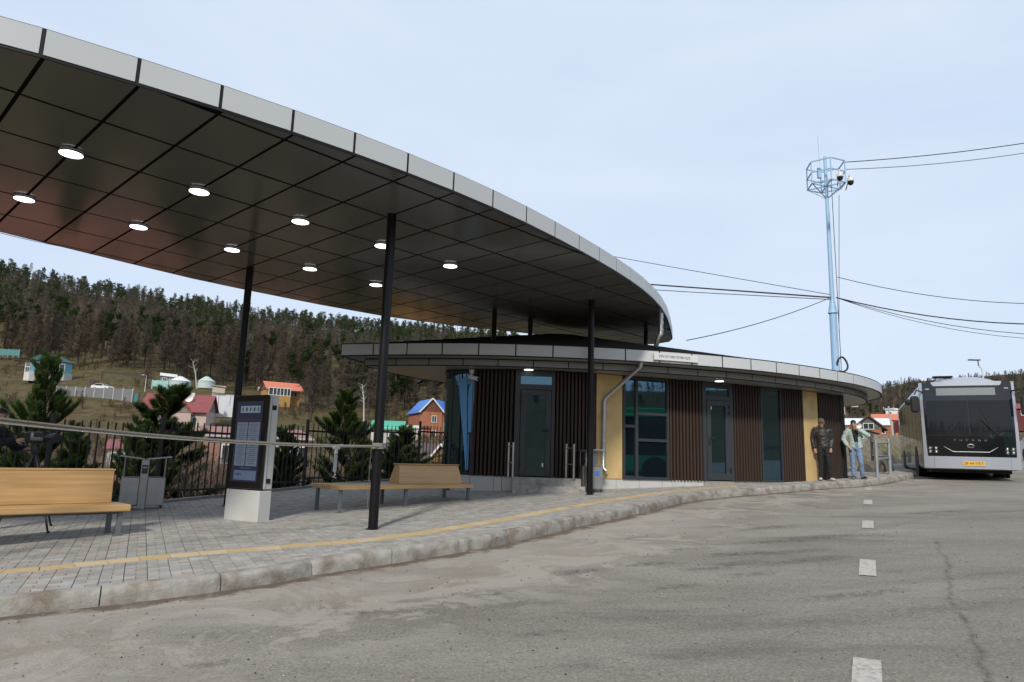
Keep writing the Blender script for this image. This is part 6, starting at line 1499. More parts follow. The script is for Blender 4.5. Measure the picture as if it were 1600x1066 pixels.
# 7 blue roofed brick house
l, t = house('blue_roofed_house', 'three storey red brick house with a bright blue roof and white bargeboards', 655, 690, 136, -18)
walls(l, t, 0, 4.6, 0, 8, 6.3, M_brick); gable(l, t, 0, 4.6, -.1, 8.0, 6.2, 8.7, M_blu, M_brick, 'y', .35); walls(l, t, 4.6, 8.4, .5, 8, 5.9, M_brick, 'side_wall')
mb = MB(); solid(l, mb, [(2.35, -.3, 8.72), (4.4, .1, 6.15), (9.2, .1, 5.9), (7.6, 4.2, 8.6), (2.35, 4.2, 8.7)], .12); mb.build('roof', M_blu, t)
mb = MB(); [mb.bar(l.p(x0, -.47, z0), l.p(x1, -.47, z1), .12, .24) for x0, z0, x1, z1 in ((-.42, 5.8, 2.3, 8.75), (2.3, 8.75, 5.02, 5.8))]; mb.build('bargeboard', M_white, t)
windows(l, t, [(2.9, 3.9, 1.1, 1.4), (2.9, 1.0, .9, 1.4)]); windows(l, t, [(6.6, 3.6, 1.2, 1.4), (6.6, 1.0, 1.2, 1.4)], y=.5); windows(l, t, [(1.65, 6.4, 1.1, 1.25), (2.8, 6.4, 1.0, 1.25)], M_brr)
walls(l, t, -2.2, 1.6, -1.6, 0, 2.7, M_brick, 'porch'); mb = MB(); solid(l, mb, [(-2.5, -1.9, 2.75), (1.9, -1.9, 2.75), (1.9, 0, 3.1), (-2.5, 0, 3.1)], .15); mb.build('porch_roof', M_brr, t); windows(l, t, [(-.6, 1.0, 1.2, 1.2)], y=-1.6); walls(l, t, -.1, 8.6, -.12, .4, .6, M_grey, 'plinth')
walls(l, t, 8.4, 9.6, -.2, 7, 6.6, M_white, 'white_tower')
l, t = house('white_garage', 'long low white garage in front of the brick house with the blue roof', 625, 692, 122, -10); walls(l, t, 0, 3.1, 0, 4, 2.6, M_stone); mb = MB(); solid(l, mb, [(-.2, -.3, 3.2), (3.3, -.3, 3.2), (3.3, 4, 3.3), (-.2, 4, 3.3)], .55); mb.build('roof', M_white, t); mb = MB(); l.box(mb, 1.7, 2.6, -.05, -.01, 0, 2.2); mb.build('door', M_white, t)
# 8 green roof behind the nearest post
l, t = house('green_roofed_house', 'pale house with a sea green roof seen through the fence by the black post', 578, 702, 92, 8); walls(l, t, 0, 3.9, 0, 5, 3.0, M_stone); gable(l, t, 0, 4.1, 0, 5, 2.9, 4.0, M_mgr, M_stone, 'x', .3); windows(l, t, [(1.0, 1.2, .9, 1.1), (2.8, 1.2, .9, 1.1)])
# 9 brown roof with an ochre gable
l, t = house('ochre_cabin', 'ochre plank cabin with a brown roof just beyond the fence by the station', 668, 745, 44, 0); walls(l, t, -3.2, 1.5, .2, 5, 1.2, M_ow); gable(l, t, .0, 1.5, -.05, 5, 1.0, 2.1, M_brr, M_ow, 'y', .2); mb = MB(); solid(l, mb, [(-3.4, .0, 1.0), (.75, .0, 1.15), (.75, 3, 2.2), (-3.4, 3, 2.1)], .1); mb.build('side_roof', M_brr, t)
mb = MB(); [mb.bar(l.p(x0, -.3, z0), l.p(x1, -.3, z1), .05, .12) for x0, z0, x1, z1 in ((-.2, .84, .75, 2.12), (.75, 2.12, 1.7, .84))]; mb.build('bargeboard', M_white, t)
mb = MB()
for k in range(8): l.box(mb, .05 + .18 * k, .06 + .18 * k, -.004, .196, -.2, 1.0)
mb.build('plank_joint', M_brr, t)
# 10 salmon building low behind the fence, its long roof just under eye level
def low_house(px0, px1, d, ztop, lb, wallm, roofm, nm, pitch=.6, turn=0, dep=3):
    a = at(px0, 740, d); l, t = house(nm, lb, px0, 740, d, turn); w_ = (px1 - px0) / FPX * d; zt = ztop - l.o.z
    walls(l, t, 0, w_, 0, dep, zt - pitch - .1, wallm, z0=-3); mb = MB(); solid(l, mb, [(-.3, -.3, zt - pitch), (w_ + .3, -.3, zt - pitch), (w_ + .3, dep, zt), (-.3, dep, zt)], .1); r_ = mb.build('roof', roofm, t); return l, t, w_, zt
l, t, w_, zt = low_house(322, 476, 40, 2.95, 'long salmon brick house with a faded red roof behind the kiosk and fence', M_salm, m_('faded_red_roof', (.27, .135, .115), .75, var=.15, vscale=2), 'salmon_house', .6, -8)
windows(l, t, [(1.2, zt - 2.3, 1.1, 1.2), (3.6, zt - 2.3, 1.1, 1.2), (5.2, zt - 2.3, 1.1, 1.2)]); mb = MB(); l.box(mb, -.3, w_ + .3, -.34, -.28, zt - .72, zt - .60); mb.build('gutter', m_('gutter_grey', (.45, .45, .46), .6), t)
l, t, w_, zt = low_house(163, 208, 62, 2.2, 'small house with a bright red roof seen between the pickets', M_stone, M_red, 'small_red_house', .85, 6); windows(l, t, [(.7, zt - 2.1, .8, .9), (1.9, zt - 2.1, .8, .9)])
l, t, w_, zt = low_house(-190, 285, 22.5, .15, 'long low building with a rust red roof just below the left part of the fence', M_salm, m_('rust_roof', (.30, .10, .06), .7, var=.25, vscale=1.2), 'rust_roofed_house', .9, 0, 7)
# tiny houses among the far trees
for px, py, w_, h, wm, rm, lb in ((527, 614, 11, 8, M_white, M_or, 'tiny white house with an orange roof among the far trees'), (553, 617, 13, 9, M_white, M_grey, 'tiny white house above the young pine behind the fence'), (604, 616, 9, 6, M_teal, M_grey, 'tiny blue house just right of the nearest post among far trees'), (616, 628, 12, 8, M_white, M_brr, 'tiny pale cottage on the slope left of the blue roof')):
    d = 250; l, t = house('hillside_house', lb, px, py, d); W_, H_ = w_ / FPX * d, h / FPX * d; walls(l, t, 0, W_, 0, 3, H_, wm); gable(l, t, 0, W_, 0, 3, H_, H_ + .9, rm, wm, 'x', .2); windows(l, t, [(W_ * .3, H_ * .35, W_ * .2, H_ * .4), (W_ * .7, H_ * .35, W_ * .2, H_ * .4)])
# 11 the houses on the right between station and bus
l, t = house('brick_gable_house', 'brick house with a grey gable and dark roof edges between station and bus', 1334, 692, 118, -6); walls(l, t, 0, 4.4, 0, 7, 2.8, M_brick); gable(l, t, -.1, 5.0, -.1, 7, 2.5, 4.6, M_brr, M_grey, 'y', .3)
mb = MB(); [mb.bar(l.p(x0, -.45, z0), l.p(x1, -.45, z1), .1, .22) for x0, z0, x1, z1 in ((-.5, 2.2, 2.45, 4.68), (2.45, 4.68, 5.4, 2.2))]; mb.build('bargeboard', M_brr, t); windows(l, t, [(2.4, 2.3, 1.7, 1.1)], y=-.12)
mb = MB(); mb.lathe([(0, .1), (.35, .05), (.45, -.05), (.46, -.04), (.3, .08), (0, .14)], l.p(.9, -.5, 2.9), 16, (l.x, Vector((0, 0, 1)), l.y)); mb.build('satellite_dish', M_white, t, 40)
l, t = house('grey_garage', 'low grey rendered shed with a brown door in front of the brick gable', 1338, 693, 108, -6); walls(l, t, 0, 3.2, 0, 4, 1.7, M_grey); gable(l, t, 0, 3.2, -.1, 4, 1.7, 2.15, M_brr, M_grey, 'y', .2); mb = MB(); l.box(mb, 1.7, 2.5, -.06, -.01, 0, 1.55); mb.build('door', M_brr, t); windows(l, t, [(.75, .75, .8, .6)])
l, t = house('brick_row_house', 'long brick house under a pale metal roof behind the brick gable', 1322, 690, 140, 0); walls(l, t, 0, 8.2, 0, 5, 3.6, M_brick); gable(l, t, 0, 8.2, 0, 5, 3.6, 4.9, M_pal, M_brick, 'x', .3); windows(l, t, [(6.6, 1.6, 1.2, 1.2), (.6, 1.5, .8, 1.2)])
l, t = house('orange_row_house', 'brick house with a long orange roof behind the pale metal roof', 1366, 672, 165, 0); walls(l, t, 0, 5.2, 0, 5, 2.6, m_('orange_brick', (.45, .19, .09), .9, var=.1, vscale=1)); gable(l, t, -.2, 5.2, 0, 5, 2.6, 4.0, M_or, M_brick, 'x', .3); windows(l, t, [(3.4, .8, 1.1, 1.2), (1.2, .8, 1.1, 1.2)])
l, t = house('white_row_house', 'white two storey house left of the bus at the foot of the hill', 1385, 662, 185, 0); walls(l, t, 0, 5.2, 0, 5, 3.6, M_white); mb = MB(); l.box(mb, -.2, 3, -.2, 5, 3.6, 4.1); mb.build('roof', M_pal, t); windows(l, t, [(1, 2.1, .9, 1.1), (3.2, 2.1, .9, 1.1), (4.4, .6, .8, 1.1)]); panel_fence('red_fence', 'dark red metal fence in front of the white house by the bus', at(1398, 673, 150), at(1412, 676, 148), 2, 2.2, m_('dark_red', (.16, .02, .025), .6), M_brr)
l, t = house('red_house', 'dark red house on the hillside behind the right mirror of the bus', 1586, 657, 130, 0); walls(l, t, 0, 3.2, 0, 5, 2.4, m_('dark_red_wall', (.12, .022, .025), .7)); gable(l, t, 0, 3.2, 0, 5, 2.4, 3.4, M_red, M_red, 'x', .3); windows(l, t, [(1.5, .9, 1, 1.1)])
for px, py, w_, h, lb in ((1307, 640, 12, 9, 'tiny pink house under the station roof edge on the right hill'), (1330, 628, 10, 6, 'tiny house on the wooded right hill above the brick gable')):
    d = 260; l, t = house('hillside_house', lb, px, py, d); W_, H_ = w_ / FPX * d, h / FPX * d; walls(l, t, 0, W_, 0, 3, H_, M_pink); gable(l, t, 0, W_, 0, 3, H_, H_ + .8, M_grey, M_pink, 'x', .2); windows(l, t, [(W_ * .5, H_ * .3, W_ * .3, H_ * .4)])
# earth bank with an old log below the houses on the right
def bank():
    mb = MB(); vs = []; fs = []; n = 26; m = 9
    A0, A1 = at(1300, 722, 26.5), at(1432, 712, 34)
    for i in range(n):
        for j in range(m):
            q = i / (n - 1); p = A0.lerp(A1, q); s_ = j / (m - 1); back = Vector((p.x, p.y, 0)).normalized(); pos = Vector((p.x, p.y, 0)) + back * (s_ * 9); h = 1.55 * min(1, s_ * 2.6) * (1 - max(0, s_ - .75) * 2.5) * (.75 + .35 * q)
            vs.append((pos.x, pos.y, gz(pos.x, pos.y) - .35 + h + .35 * noise.noise(Vector((pos.x * .5, pos.y * .5, 0))) * min(1, s_ * 3) + .12 * noise.noise(Vector((pos.x * 1.7, pos.y * 1.7, 3)))))
    for i in range(n - 1):
        for j in range(m - 1): fs.append((i * m + j, (i + 1) * m + j, (i + 1) * m + j + 1, i * m + j + 1))
    o = mb.add(vs, [tuple(reversed(f_)) for f_ in fs]).build('earth_bank', mat('bank_earth', (.17, .14, .095), .95, var=.35, vscale=3, col2=(.10, .10, .045), mask=(.48, .6), mscale=1.1, bump=.6, bscale=14), smooth=180); tag_structure(o)
bank()
a, b_ = at(1352, 738, 23.2), at(1384, 733, 23.9); mb = MB(); mb.tube([a, a.lerp(b_, .5) + Vector((0, 0, .02)), b_], [.30, .32, .30], 14); o = mb.build('concrete_pipe', mat('old_pipe', (.13, .12, .105), .9, var=.3, vscale=4), smooth=40); tag(o, 'old grey pipe lying behind the guard rail and the man in mint', 'pipe')
# ================================================================== TREES
M_bark = mat('pine_bark', (.075, .052, .036), .95, var=.3, vscale=9); M_nd = [leaf('needles_dark', (.045, .080, .026), .4), leaf('needles_mid', (.075, .118, .036), .4), leaf('needles_lit', (.120, .165, .050), .4)]  # lightest green puts the light caught by shoot tips into the colour
def pine_mesh(seed, h, wd, dens=1.0):
    r = random.Random(seed); tr = MB(); nd = MB()
    sway = [(r.uniform(-.03, .03), r.uniform(-.03, .03)) for _ in range(9)]
    tp = [(sway[i][0] * i, sway[i][1] * i, h * i / 8 * .97) for i in range(9)]
    tr.tube(tp, [.055 * h / 3.5 * (1 - i / 8.5) + .008 for i in range(9)], 8)
    def tpos(z): i = min(int(z / (h * .97) * 8), 7); t = z / (h * .97) * 8 - i; return Vector(tp[i]).lerp(Vector(tp[i + 1]), t)
    def shoot(p, d, L, mi):
        d = Vector(d).normalized(); s_ = d.cross(Vector((.3, .2, 1))).normalized(); u = s_.cross(d); n = int(70 * dens * L / .3) + 10
        for k in range(n):
            t = (k + r.random()) / n; a = r.uniform(0, 6.283); b_ = p + d * (L * t); q = (d * (.75 + .5 * t) + (s_ * math.cos(a) + u * math.sin(a)) * .85).normalized(); ln = r.uniform(.07, .125); w_ = d.cross(q).normalized() * .0048
            nd.mat(mi if r.random() < .75 else r.randrange(3)); nd.add([b_ - w_, b_ + w_, b_ + q * ln], [(0, 1, 2)])
    nw = int(8 + h * 2.2); 
    for i in range(nw):
        z0_ = h * (.10 + .86 * (i / nw) ** .92); rel = 1 - z0_ / h; z = z0_; rel = 1 - z / h; L0 = wd * (rel ** .72) * (.85 + .3 * r.random()) + .10; nb = r.choice((4, 5, 5, 6)); a0 = r.uniform(0, 6.28)
        for k in range(nb):
            a = a0 + 6.283 * k / nb + r.uniform(-.3, .3); el = .12 + .62 * (1 - rel) + r.uniform(-.12, .15); L = L0 * r.uniform(.7, 1.12); d = Vector((math.cos(a) * math.cos(el), math.sin(a) * math.cos(el), math.sin(el)))
            z = min(h * .96, max(h * .08, z0_ + r.uniform(-.55, .55) * h / nw)); p = tpos(z); pts = [p]; q = p
            for s_ in range(4): d = (d + Vector((r.uniform(-.1, .1), r.uniform(-.1, .1), .20))).normalized(); q = q + d * (L / 4); pts.append(q)
            tr.tube(pts, [.016 * L + .004, .012 * L + .004, .008 * L + .003, .006 * L + .003, .003], 5)
            ns = max(3, int(L / .055))
            for s_ in range(ns):
                f_ = .22 + .78 * (s_ + .5) / ns; j = min(int(f_ * 4), 3); b_ = pts[j].lerp(pts[j + 1], f_ * 4 - j); sd = 1 if s_ % 2 else -1
                dd = (d * .75 + Vector((-d.y, d.x, 0)) * sd * r.uniform(.3, 1.1) + Vector((0, 0, r.uniform(.25, 1.1)))).normalized(); sl_ = (.10 + .15 * (1 - f_)) * (.7 + .5 * min(1, L)) + .05; mi = 2 if (f_ > .8 and r.random() < .35) else (0 if rel > .6 or r.random() < .4 else 1)
                shoot(b_, dd, sl_, mi)
            shoot(pts[3], d, L / 4 + .10, 1); shoot(pts[1].lerp(pts[2], .3), (pts[3] - pts[1]), L / 2.4, 0)
    shoot(Vector(tp[7]), (0, 0, 1), h * .14, 2); shoot(Vector(tp[8]), (0.1, 0, 1), .18, 2)
    return tr.mesh('pine_trunk', M_bark, 60), nd.mesh('pine_crown', M_nd)
PINES = [pine_mesh(3, 4.2, 1.35, 1.7), pine_mesh(8, 3.6, 1.1, 1.7), pine_mesh(14, 3.2, 1.0, 1.7)]
def near_pine(px, ytop, d, w_px, k, lb, rz):
    g_ = at(px, 700, d); x, y = g_.x, g_.y; zt = at(px, ytop, d).z; h0 = (4.2, 3.6, 3.2)[k]; w0 = (1.35, 1.1, 1.0)[k]; zb = terr_z(x, y) - .1
    s_ = (zt - zb) / h0; sw = max(.7, (w_px / FPX * d / 2) / (w0 * .74)); t = thing('pine_tree', lb, 'tree', (x, y, zb), rz, 'young pines behind the fence'); t.scale = (sw, sw, s_)
    link('trunk', PINES[k][0], t, False); link('crown', PINES[k][1], t, False)
near_pine(52, 552, 15.6, 128, 0, 'tall dark young pine above the long bench at the left edge', 0.4)
near_pine(254, 606, 18.5, 150, 1, 'young pine in front of the red roofed house', 1.9)
near_pine(541, 610, 22.5, 120, 0, 'bright young pine between the kiosk and the nearest black post', 3.3)
near_pine(446, 668, 19.0, 70, 2, 'low pine behind the fence just right of the kiosk', 4.0)
near_pine(632, 668, 24.0, 100, 2, 'low dark pine behind the fence between black post and station', 5.1)
near_pine(116, 665, 14.8, 85, 2, 'low pine behind the fence above the backrest of the long bench', 2.2)
near_pine(213, 655, 17.0, 60, 2, 'small pine left of the larger pine in front of the red roof', .9)
near_pine(618, 690, 21.5, 60, 1, 'shrubby little pine right behind the nearest black post', 1.2)

# leafless bushes behind the fence
M_twig = [mat('twig_red', (.165, .105, .080), .9), mat('twig_grey', (.23, .19, .16), .9)]
def bush_mesh(seed, n, h):
    r = random.Random(seed); mb = MB()
    def grow(p, d, L, rad, lv):
        q = p + d * L; mb.mat(r.random() < .4); mb.tube([p, p.lerp(q, .5) + Vector((r.uniform(-.03, .03), r.uniform(-.03, .03), 0)), q], [rad, rad * .8, rad * .55], 3, False)
        if lv == 0: return
        for _ in range(r.choice((3, 4, 4))): grow(p.lerp(q, r.uniform(.45, 1)), (d + Vector((r.uniform(-.7, .7), r.uniform(-.7, .7), r.uniform(-.1, .5)))).normalized(), L * r.uniform(.5, .75), rad * .6, lv - 1)
    for _ in range(n): grow(Vector((r.uniform(-.35, .35), r.uniform(-.35, .35), 0)), Vector((r.uniform(-.5, .5), r.uniform(-.5, .5), 1)).normalized(), h * r.uniform(.35, .5), .011, 3)
    return mb.mesh('bush_twigs', M_twig)
BUSH = [bush_mesh(2, 7, 1.7), bush_mesh(5, 9, 1.5), bush_mesh(9, 6, 2.1)]
k = 0
for px, d, s_ in ((150, 16.5, 1.0), (185, 17.5, 1.1), (228, 19.5, 1.1), (290, 18.0, .9), (318, 20.5, 1.3), (345, 19, 1.0), (360, 23, 1.2), (395, 21, 1.1), (420, 23, 1.2), (470, 22, 1.0), (492, 24, 1.2), (505, 22, 1.0), (575, 25, 1.0), (600, 27, 1.1), (655, 27, .9), (300, 27, 1.5), (130, 22, 1.3), (90, 20, 1.1), (20, 18, 1.1), (440, 27, 1.3), (170, 20, 1.2), (205, 22, 1.4), (245, 24, 1.3), (275, 21, 1.2), (335, 24, 1.4), (375, 19, 1.0), (410, 28, 1.4), (455, 25, 1.3), (485, 28, 1.4), (520, 27, 1.1), (555, 28, 1.2), (585, 30, 1.3), (640, 30, 1.2), (672, 29, 1.1), (60, 17, 1.0), (140, 26, 1.4), (310, 30, 1.6), (260, 28, 1.5)):
    p = at(px, 700, d); o = link('bare_bush', BUSH[k % 3]); o.location = (p.x, p.y, terr_z(p.x, p.y) - .05); o.rotation_euler = (0, 0, k * 1.7); o.scale = (s_ * 1.1, s_ * 1.1, s_ * 1.15); tag(o, 'leafless reddish bush growing behind the black fence', 'bush', 'leafless bushes behind the fence'); k += 1

# ---- hillside forest
M_lar = [leaf('larch_brown', (.112, .089, .070)), leaf('larch_rust', (.145, .106, .068)), leaf('larch_grey', (.102, .090, .079))]; M_ft = mat('forest_trunk', (.060, .046, .038), .95)
M_pf = [leaf('forest_pine', (.036, .052, .021)), leaf('forest_pine_b', (.056, .075, .030))]; M_snag = mat('grey_snag', (.13, .115, .105), .95)
def larch_geo(r, h, n, wd, bm, wk=1.0):
    """airy conical crown: thin limbs carrying loose sprays of twigs, with gaps; returns trunk and crown builders"""
    tr, cr = MB(), MB(); tr.tube([(0, 0, -1), (r.uniform(-.1, .1), r.uniform(-.1, .1), h * .5), (r.uniform(-.2, .2), r.uniform(-.2, .2), h)], [.016 * h, .010 * h, .002 * h], 5, False)
    nb = 46; per = max(2, n // nb); skew = r.uniform(.6, 1.0); c0 = r.uniform(.10, .26)
    for k in range(nb):
        t = (k + r.random()) / nb; z = h * (c0 + (.98 - c0) * t); L = wd * (1 - t) ** skew * r.uniform(.35, 1.15) + .18; a = r.uniform(0, 6.283); d = Vector((math.cos(a), math.sin(a), r.uniform(-.12, .28))); p = Vector((0, 0, z))
        if n > 300: tr.tube([p, p + d * L * .9], [.05, .015], 3, False)
        for q in range(per):
            f_ = r.uniform(.15, 1.05); c = p + d * (L * f_) + Vector((r.gauss(0, .16), r.gauss(0, .16), r.gauss(-.10, .20))); s_ = r.uniform(.09, .20) * wk * (1.25 - .45 * f_); x = Vector((r.gauss(0, 1), r.gauss(0, 1), r.gauss(0, .8))).normalized(); y = x.cross(Vector((r.gauss(0, 1), r.gauss(0, 1), r.gauss(0, 1)))).normalized()
            cr.mat(0 if r.random() < .75 else 1); cr.add([c - x * s_ * 1.7, c + x * s_ * 1.5 + y * s_ * .35, c + y * s_ * .75], [(0, 1, 2)])
    return tr, cr
def pine_geo(r, h, n, wd):
    tr, cr = MB(), MB(); tr.tube([(0, 0, -1), (r.uniform(-.2, .2), r.uniform(-.2, .2), h * .6), (0, 0, h * .95)], [.018 * h, .013 * h, .003 * h], 5, False); c0 = r.uniform(.30, .45)
    cl = [(Vector((r.uniform(-1, 1) * wd * .62 * (1.12 - .78 * u), r.uniform(-1, 1) * wd * .62 * (1.12 - .78 * u), h * (c0 + (1 - c0) * u * .96))), wd * r.uniform(.32, .55) * (1.12 - u * .38)) for u in [(i + r.random()) / 9 for i in range(9)]]
    for k in range(n):
        c, rad = r.choice(cl); d = Vector((r.gauss(0, 1), r.gauss(0, 1), r.gauss(0, .7))).normalized(); p = c + d * rad * r.uniform(.45, 1.0); s_ = r.uniform(.14, .34) * (1.0 if n > 300 else 1.35); x = d.cross(Vector((r.random(), r.random(), r.random()))).normalized(); y = d.cross(x); cr.mat(r.random() < .35)
        cr.add([p + x * s_, p - x * s_ * .6 + y * s_ * .8, p - y * s_ * .7 + d * s_ * .5], [(0, 1, 2)])
    return tr, cr
def snag_geo(r, h):
    tr = MB(); tr.tube([(0, 0, -1), (r.uniform(-.2, .2), r.uniform(-.2, .2), h * .6), (r.uniform(-.3, .3), 0, h)], [.016 * h, .010 * h, .002 * h], 5, False)
    for k in range(26):
        z = h * r.uniform(.25, .95); a = r.uniform(0, 6.28); L = (h - z) * .25 + r.uniform(.2, .9); tr.tube([(0, 0, z), (math.cos(a) * L, math.sin(a) * L, z + r.uniform(-.1, .5) * L)], [.035, .012], 3, False)
    return tr
rr = random.Random(21)
def merge(tr, cr, tm=9):
    m = MB(); m.v = list(tr.v) + list(cr.v); o = len(tr.v); m.f = list(tr.f) + [tuple(i + o for i in f_) for f_ in cr.f]; m.m = [0] * len(tr.f) + [1 + q for q in cr.m]; return m
LARCH_HI = []; LARCH_LO = []; PINE_HI = []; PINE_LO = []
for k in range(6):
    mats = [(M_lar[0], M_lar[2]), (M_lar[1], M_lar[0]), (M_lar[2], M_lar[0]), (M_lar[0], M_lar[1]), (M_lar[1], M_lar[0]), (M_lar[0], M_lar[2])][k]
    tr, cr = larch_geo(rr, 10, 1150, 2.5, 0, 1.15); LARCH_HI.append((tr.mesh('larch_trunk', M_ft), cr.mesh('larch_crown', mats), merge(tr, cr).mesh('larch_whole', (M_ft,) + mats)))
    tr, cr = pine_geo(rr, 10, 1000, 2.7); PINE_HI.append((tr.mesh('forest_pine_trunk', M_ft), cr.mesh('forest_pine_crown', M_pf), merge(tr, cr).mesh('forest_pine_whole', [M_ft] + M_pf)))
for k in range(8):
    tr, cr = larch_geo(rr, 10, 260, 2.5, 0, 1.85); LARCH_LO.append(merge(tr, cr)); tr, cr = pine_geo(rr, 10, 250, 2.8); cr.v = [tuple(v) for v in cr.v]; PINE_LO.append(merge(tr, cr))
SNAG = [snag_geo(rr, 10).mesh('snag_whole', M_snag) for _ in range(4)]
def to_arr(m):
    """triangles as arrays for fast merging"""
    tri = []; mi = []
    for f_, q in zip(m.f, m.m):
        for k in range(1, len(f_) - 1): tri.append((f_[0], f_[k], f_[k + 1])); mi.append(q)
    return np.array([tuple(v) for v in m.v], float), np.array(tri), np.array(mi)
def scatter_stuff(name, lb, protos, mats, spots):
    arr = [to_arr(p) for p in protos]; V = []; T = []; I = []; o = 0
    for (x, y, z, s_, sw, rz, k) in spots:
        v, t, mi = arr[k % len(arr)]; c, s2 = math.cos(rz), math.sin(rz); q = np.empty_like(v); q[:, 0] = x + (v[:, 0] * c - v[:, 1] * s2) * sw; q[:, 1] = y + (v[:, 0] * s2 + v[:, 1] * c) * sw; q[:, 2] = z + v[:, 2] * s_
        V.append(q); T.append(t + o); I.append(mi); o += len(v)
    V = np.concatenate(V); T = np.concatenate(T); I = np.concatenate(I); me = bpy.data.meshes.new(name); me.vertices.add(len(V)); me.vertices.foreach_set('co', V.ravel().astype(np.float32)); me.loops.add(T.size); me.loops.foreach_set('vertex_index', T.ravel().astype(np.int32)); me.polygons.add(len(T)); me.polygons.foreach_set('loop_start', np.arange(0, T.size, 3, dtype=np.int32))
    for m in mats: me.materials.append(m)
    me.polygons.foreach_set('material_index', I.astype(np.int32)); me.update(calc_edges=True); o = link(name, me); tag(o, lb, 'forest', kind='stuff'); print(name, len(T)); return o
# where trees stand: (distance, azimuth) with a density that thickens uphill
spots = []
def band(az0, az1, r0f, r1, n, seed, power=.6):
    r = random.Random(seed); out = []
    while len(out) < n:
        az = r.uniform(az0, az1); r0 = r0f(az); q = r0 + (r1 - r0) * r.random() ** power; x, y = q * math.sin(R(az)), q * math.cos(R(az))
        out.append((q, az, x, y, r.random()))
    return out
edge = lambda az: sec(az) * float(np.interp(az, [-46, -36.7, -33, -29, -25, -20, -14, -10, -4, 2], [196, 190, 186, 184, 178, 172, 162, 168, 182, 186]))
left = band(-46, 1, edge, 560, 2900, 5, .85) + band(-40, -2, lambda a: edge(a) - 36, 238, 70, 6, 1.0)
right = band(23, 46, lambda a: 250, 620, 3200, 9, .7)
HOUSEPTS = [(o.location.x, o.location.y) for o in list(COL.objects) if o.type == 'EMPTY' and o.get('category') in ('house', 'yurt', 'fence') and o.location.length > 100]
def clear_of_houses(x, y, r):
    for hx, hy in HOUSEPTS:
        hr = math.hypot(hx, hy); 
        if math.hypot(x - hx, y - hy) < 9: return False
        # do not stand right in the line of sight just in front of a house
        da = abs(math.atan2(x, y) - math.atan2(hx, hy))
        if r < hr and r > hr - 60 and da * hr < 6: return False
    return True
back = band(95, 265, lambda a: 200, 520, 900, 31, .7)
allsp = [s_ for s_ in left + right + [(q, (a if a < 180 else a - 360), x, y, u) for q, a, x, y, u in back] if clear_of_houses(s_[2], s_[3], s_[0])]
def kind(q, az, u):
    n1 = noise.noise(Vector((q * math.sin(R(az)) / 55, q * math.cos(R(az)) / 55, 4)))
    if az > 20 or az < -60: return 'L' if u + n1 * .3 < .85 else 'P'
    up = (q - edge(az)) / (450 * sec(az) - edge(az)); pp = .10 + .75 * max(0, up - .22) + n1 * .75
    if up > .92 and u > .86: return 'S'
    return 'P' if u < pp else 'L'
groups = {'L': [], 'P': [], 'S': []}
for (q, az, x, y, u) in allsp:
    k = kind(q, az, u); h = {'L': rng.uniform(.6, 1.3), 'P': rng.uniform(.65, 1.25), 'S': rng.uniform(.8, 1.2)}[k]
    if az > 20: h *= .55
    elif q < 280: h *= 1.25
    groups[k].append((q, x, y, terr_z(x, y), h, h * rng.uniform(.85, 1.15), rng.uniform(0, 6.28), az))
def visible(s_): return -38 < s_[7] < 38 and not (2 < s_[7] < 25)
LB = {'L': ('larch_tree', 'leafless brown larch in the hillside forest', 'larches of the hillside forest'), 'P': ('forest_pine', 'dark green pine in the hillside forest', 'pines of the hillside forest'), 'S': ('dead_tree', 'bare grey dead tree standing out on the ridge', 'dead trees on the ridge')}
for k in 'LPS':
    g_ = sorted(groups[k], key=lambda s_: s_[0]); near = [s_ for s_ in g_ if visible(s_)][:280 if k == 'L' else 200]; ns = set(id(s_) for s_ in near); rest = [s_ for s_ in g_ if id(s_) not in ns]
    nm, lb, gp = LB[k]
    for i, s_ in enumerate(near):
        q, x, y, z, h, wd, rz, az = s_; loc = (x, y, z)
        if k != 'S' and i < 70:
            t = thing(nm, lb, 'tree', loc, rz, gp); t.scale = (wd, wd, h); src = (LARCH_HI if k == 'L' else PINE_HI)[i % 6]; link('trunk', src[0], t, False); link('crown', src[1], t, False)
        else:
            me = LARCH_HI[i % 6][2] if k == 'L' else PINE_HI[i % 6][2] if k == 'P' else SNAG[i % 4]
            o = link(nm, me); o.location = loc; o.rotation_euler = (0, 0, rz); o.scale = (wd, wd, h); tag(o, lb, 'tree', gp)
    sp = [(x, y, z, h, wd, rz, i) for i, (q, x, y, z, h, wd, rz, az) in enumerate(rest)]
    if k == 'L' and sp: scatter_stuff('larch_forest', 'brown leafless larch forest covering the far slopes', LARCH_LO, [M_ft, M_lar[0], M_lar[2]], sp)
    if k == 'P' and sp: scatter_stuff('pine_forest', 'dark pine forest covering the upper slope', PINE_LO, [M_ft] + M_pf, sp)
# low scrub and weeds on the open slope
def build_scrub():
    r = random.Random(77); sp = []
    while len(sp) < 2600:
        az = r.uniform(-40, 0); q = r.uniform(30, 230) if r.random() < .6 else r.uniform(32, 110); x, y = q * math.sin(R(az)), q * math.cos(R(az))
        if noise.noise(Vector((x / 14, y / 14, 6))) < -.05 + .25 * r.random() or any(math.hypot(x - hx, y - hy) < 6 for hx, hy in HOUSEPTS): continue
        h = r.choice((.05, .07, .09, .12, .15, .19)) * r.uniform(.8, 1.2); sp.append((x, y, terr_z(x, y), h, h * r.uniform(1.5, 3.2), r.uniform(0, 6.28), len(sp)))
    scatter_stuff('undergrowth', 'dry weeds and low scrub on the open hillside', LARCH_LO, [M_ft, M_lar[1], leaf('dry_weed', (.155, .125, .075))], sp)
build_scrub()
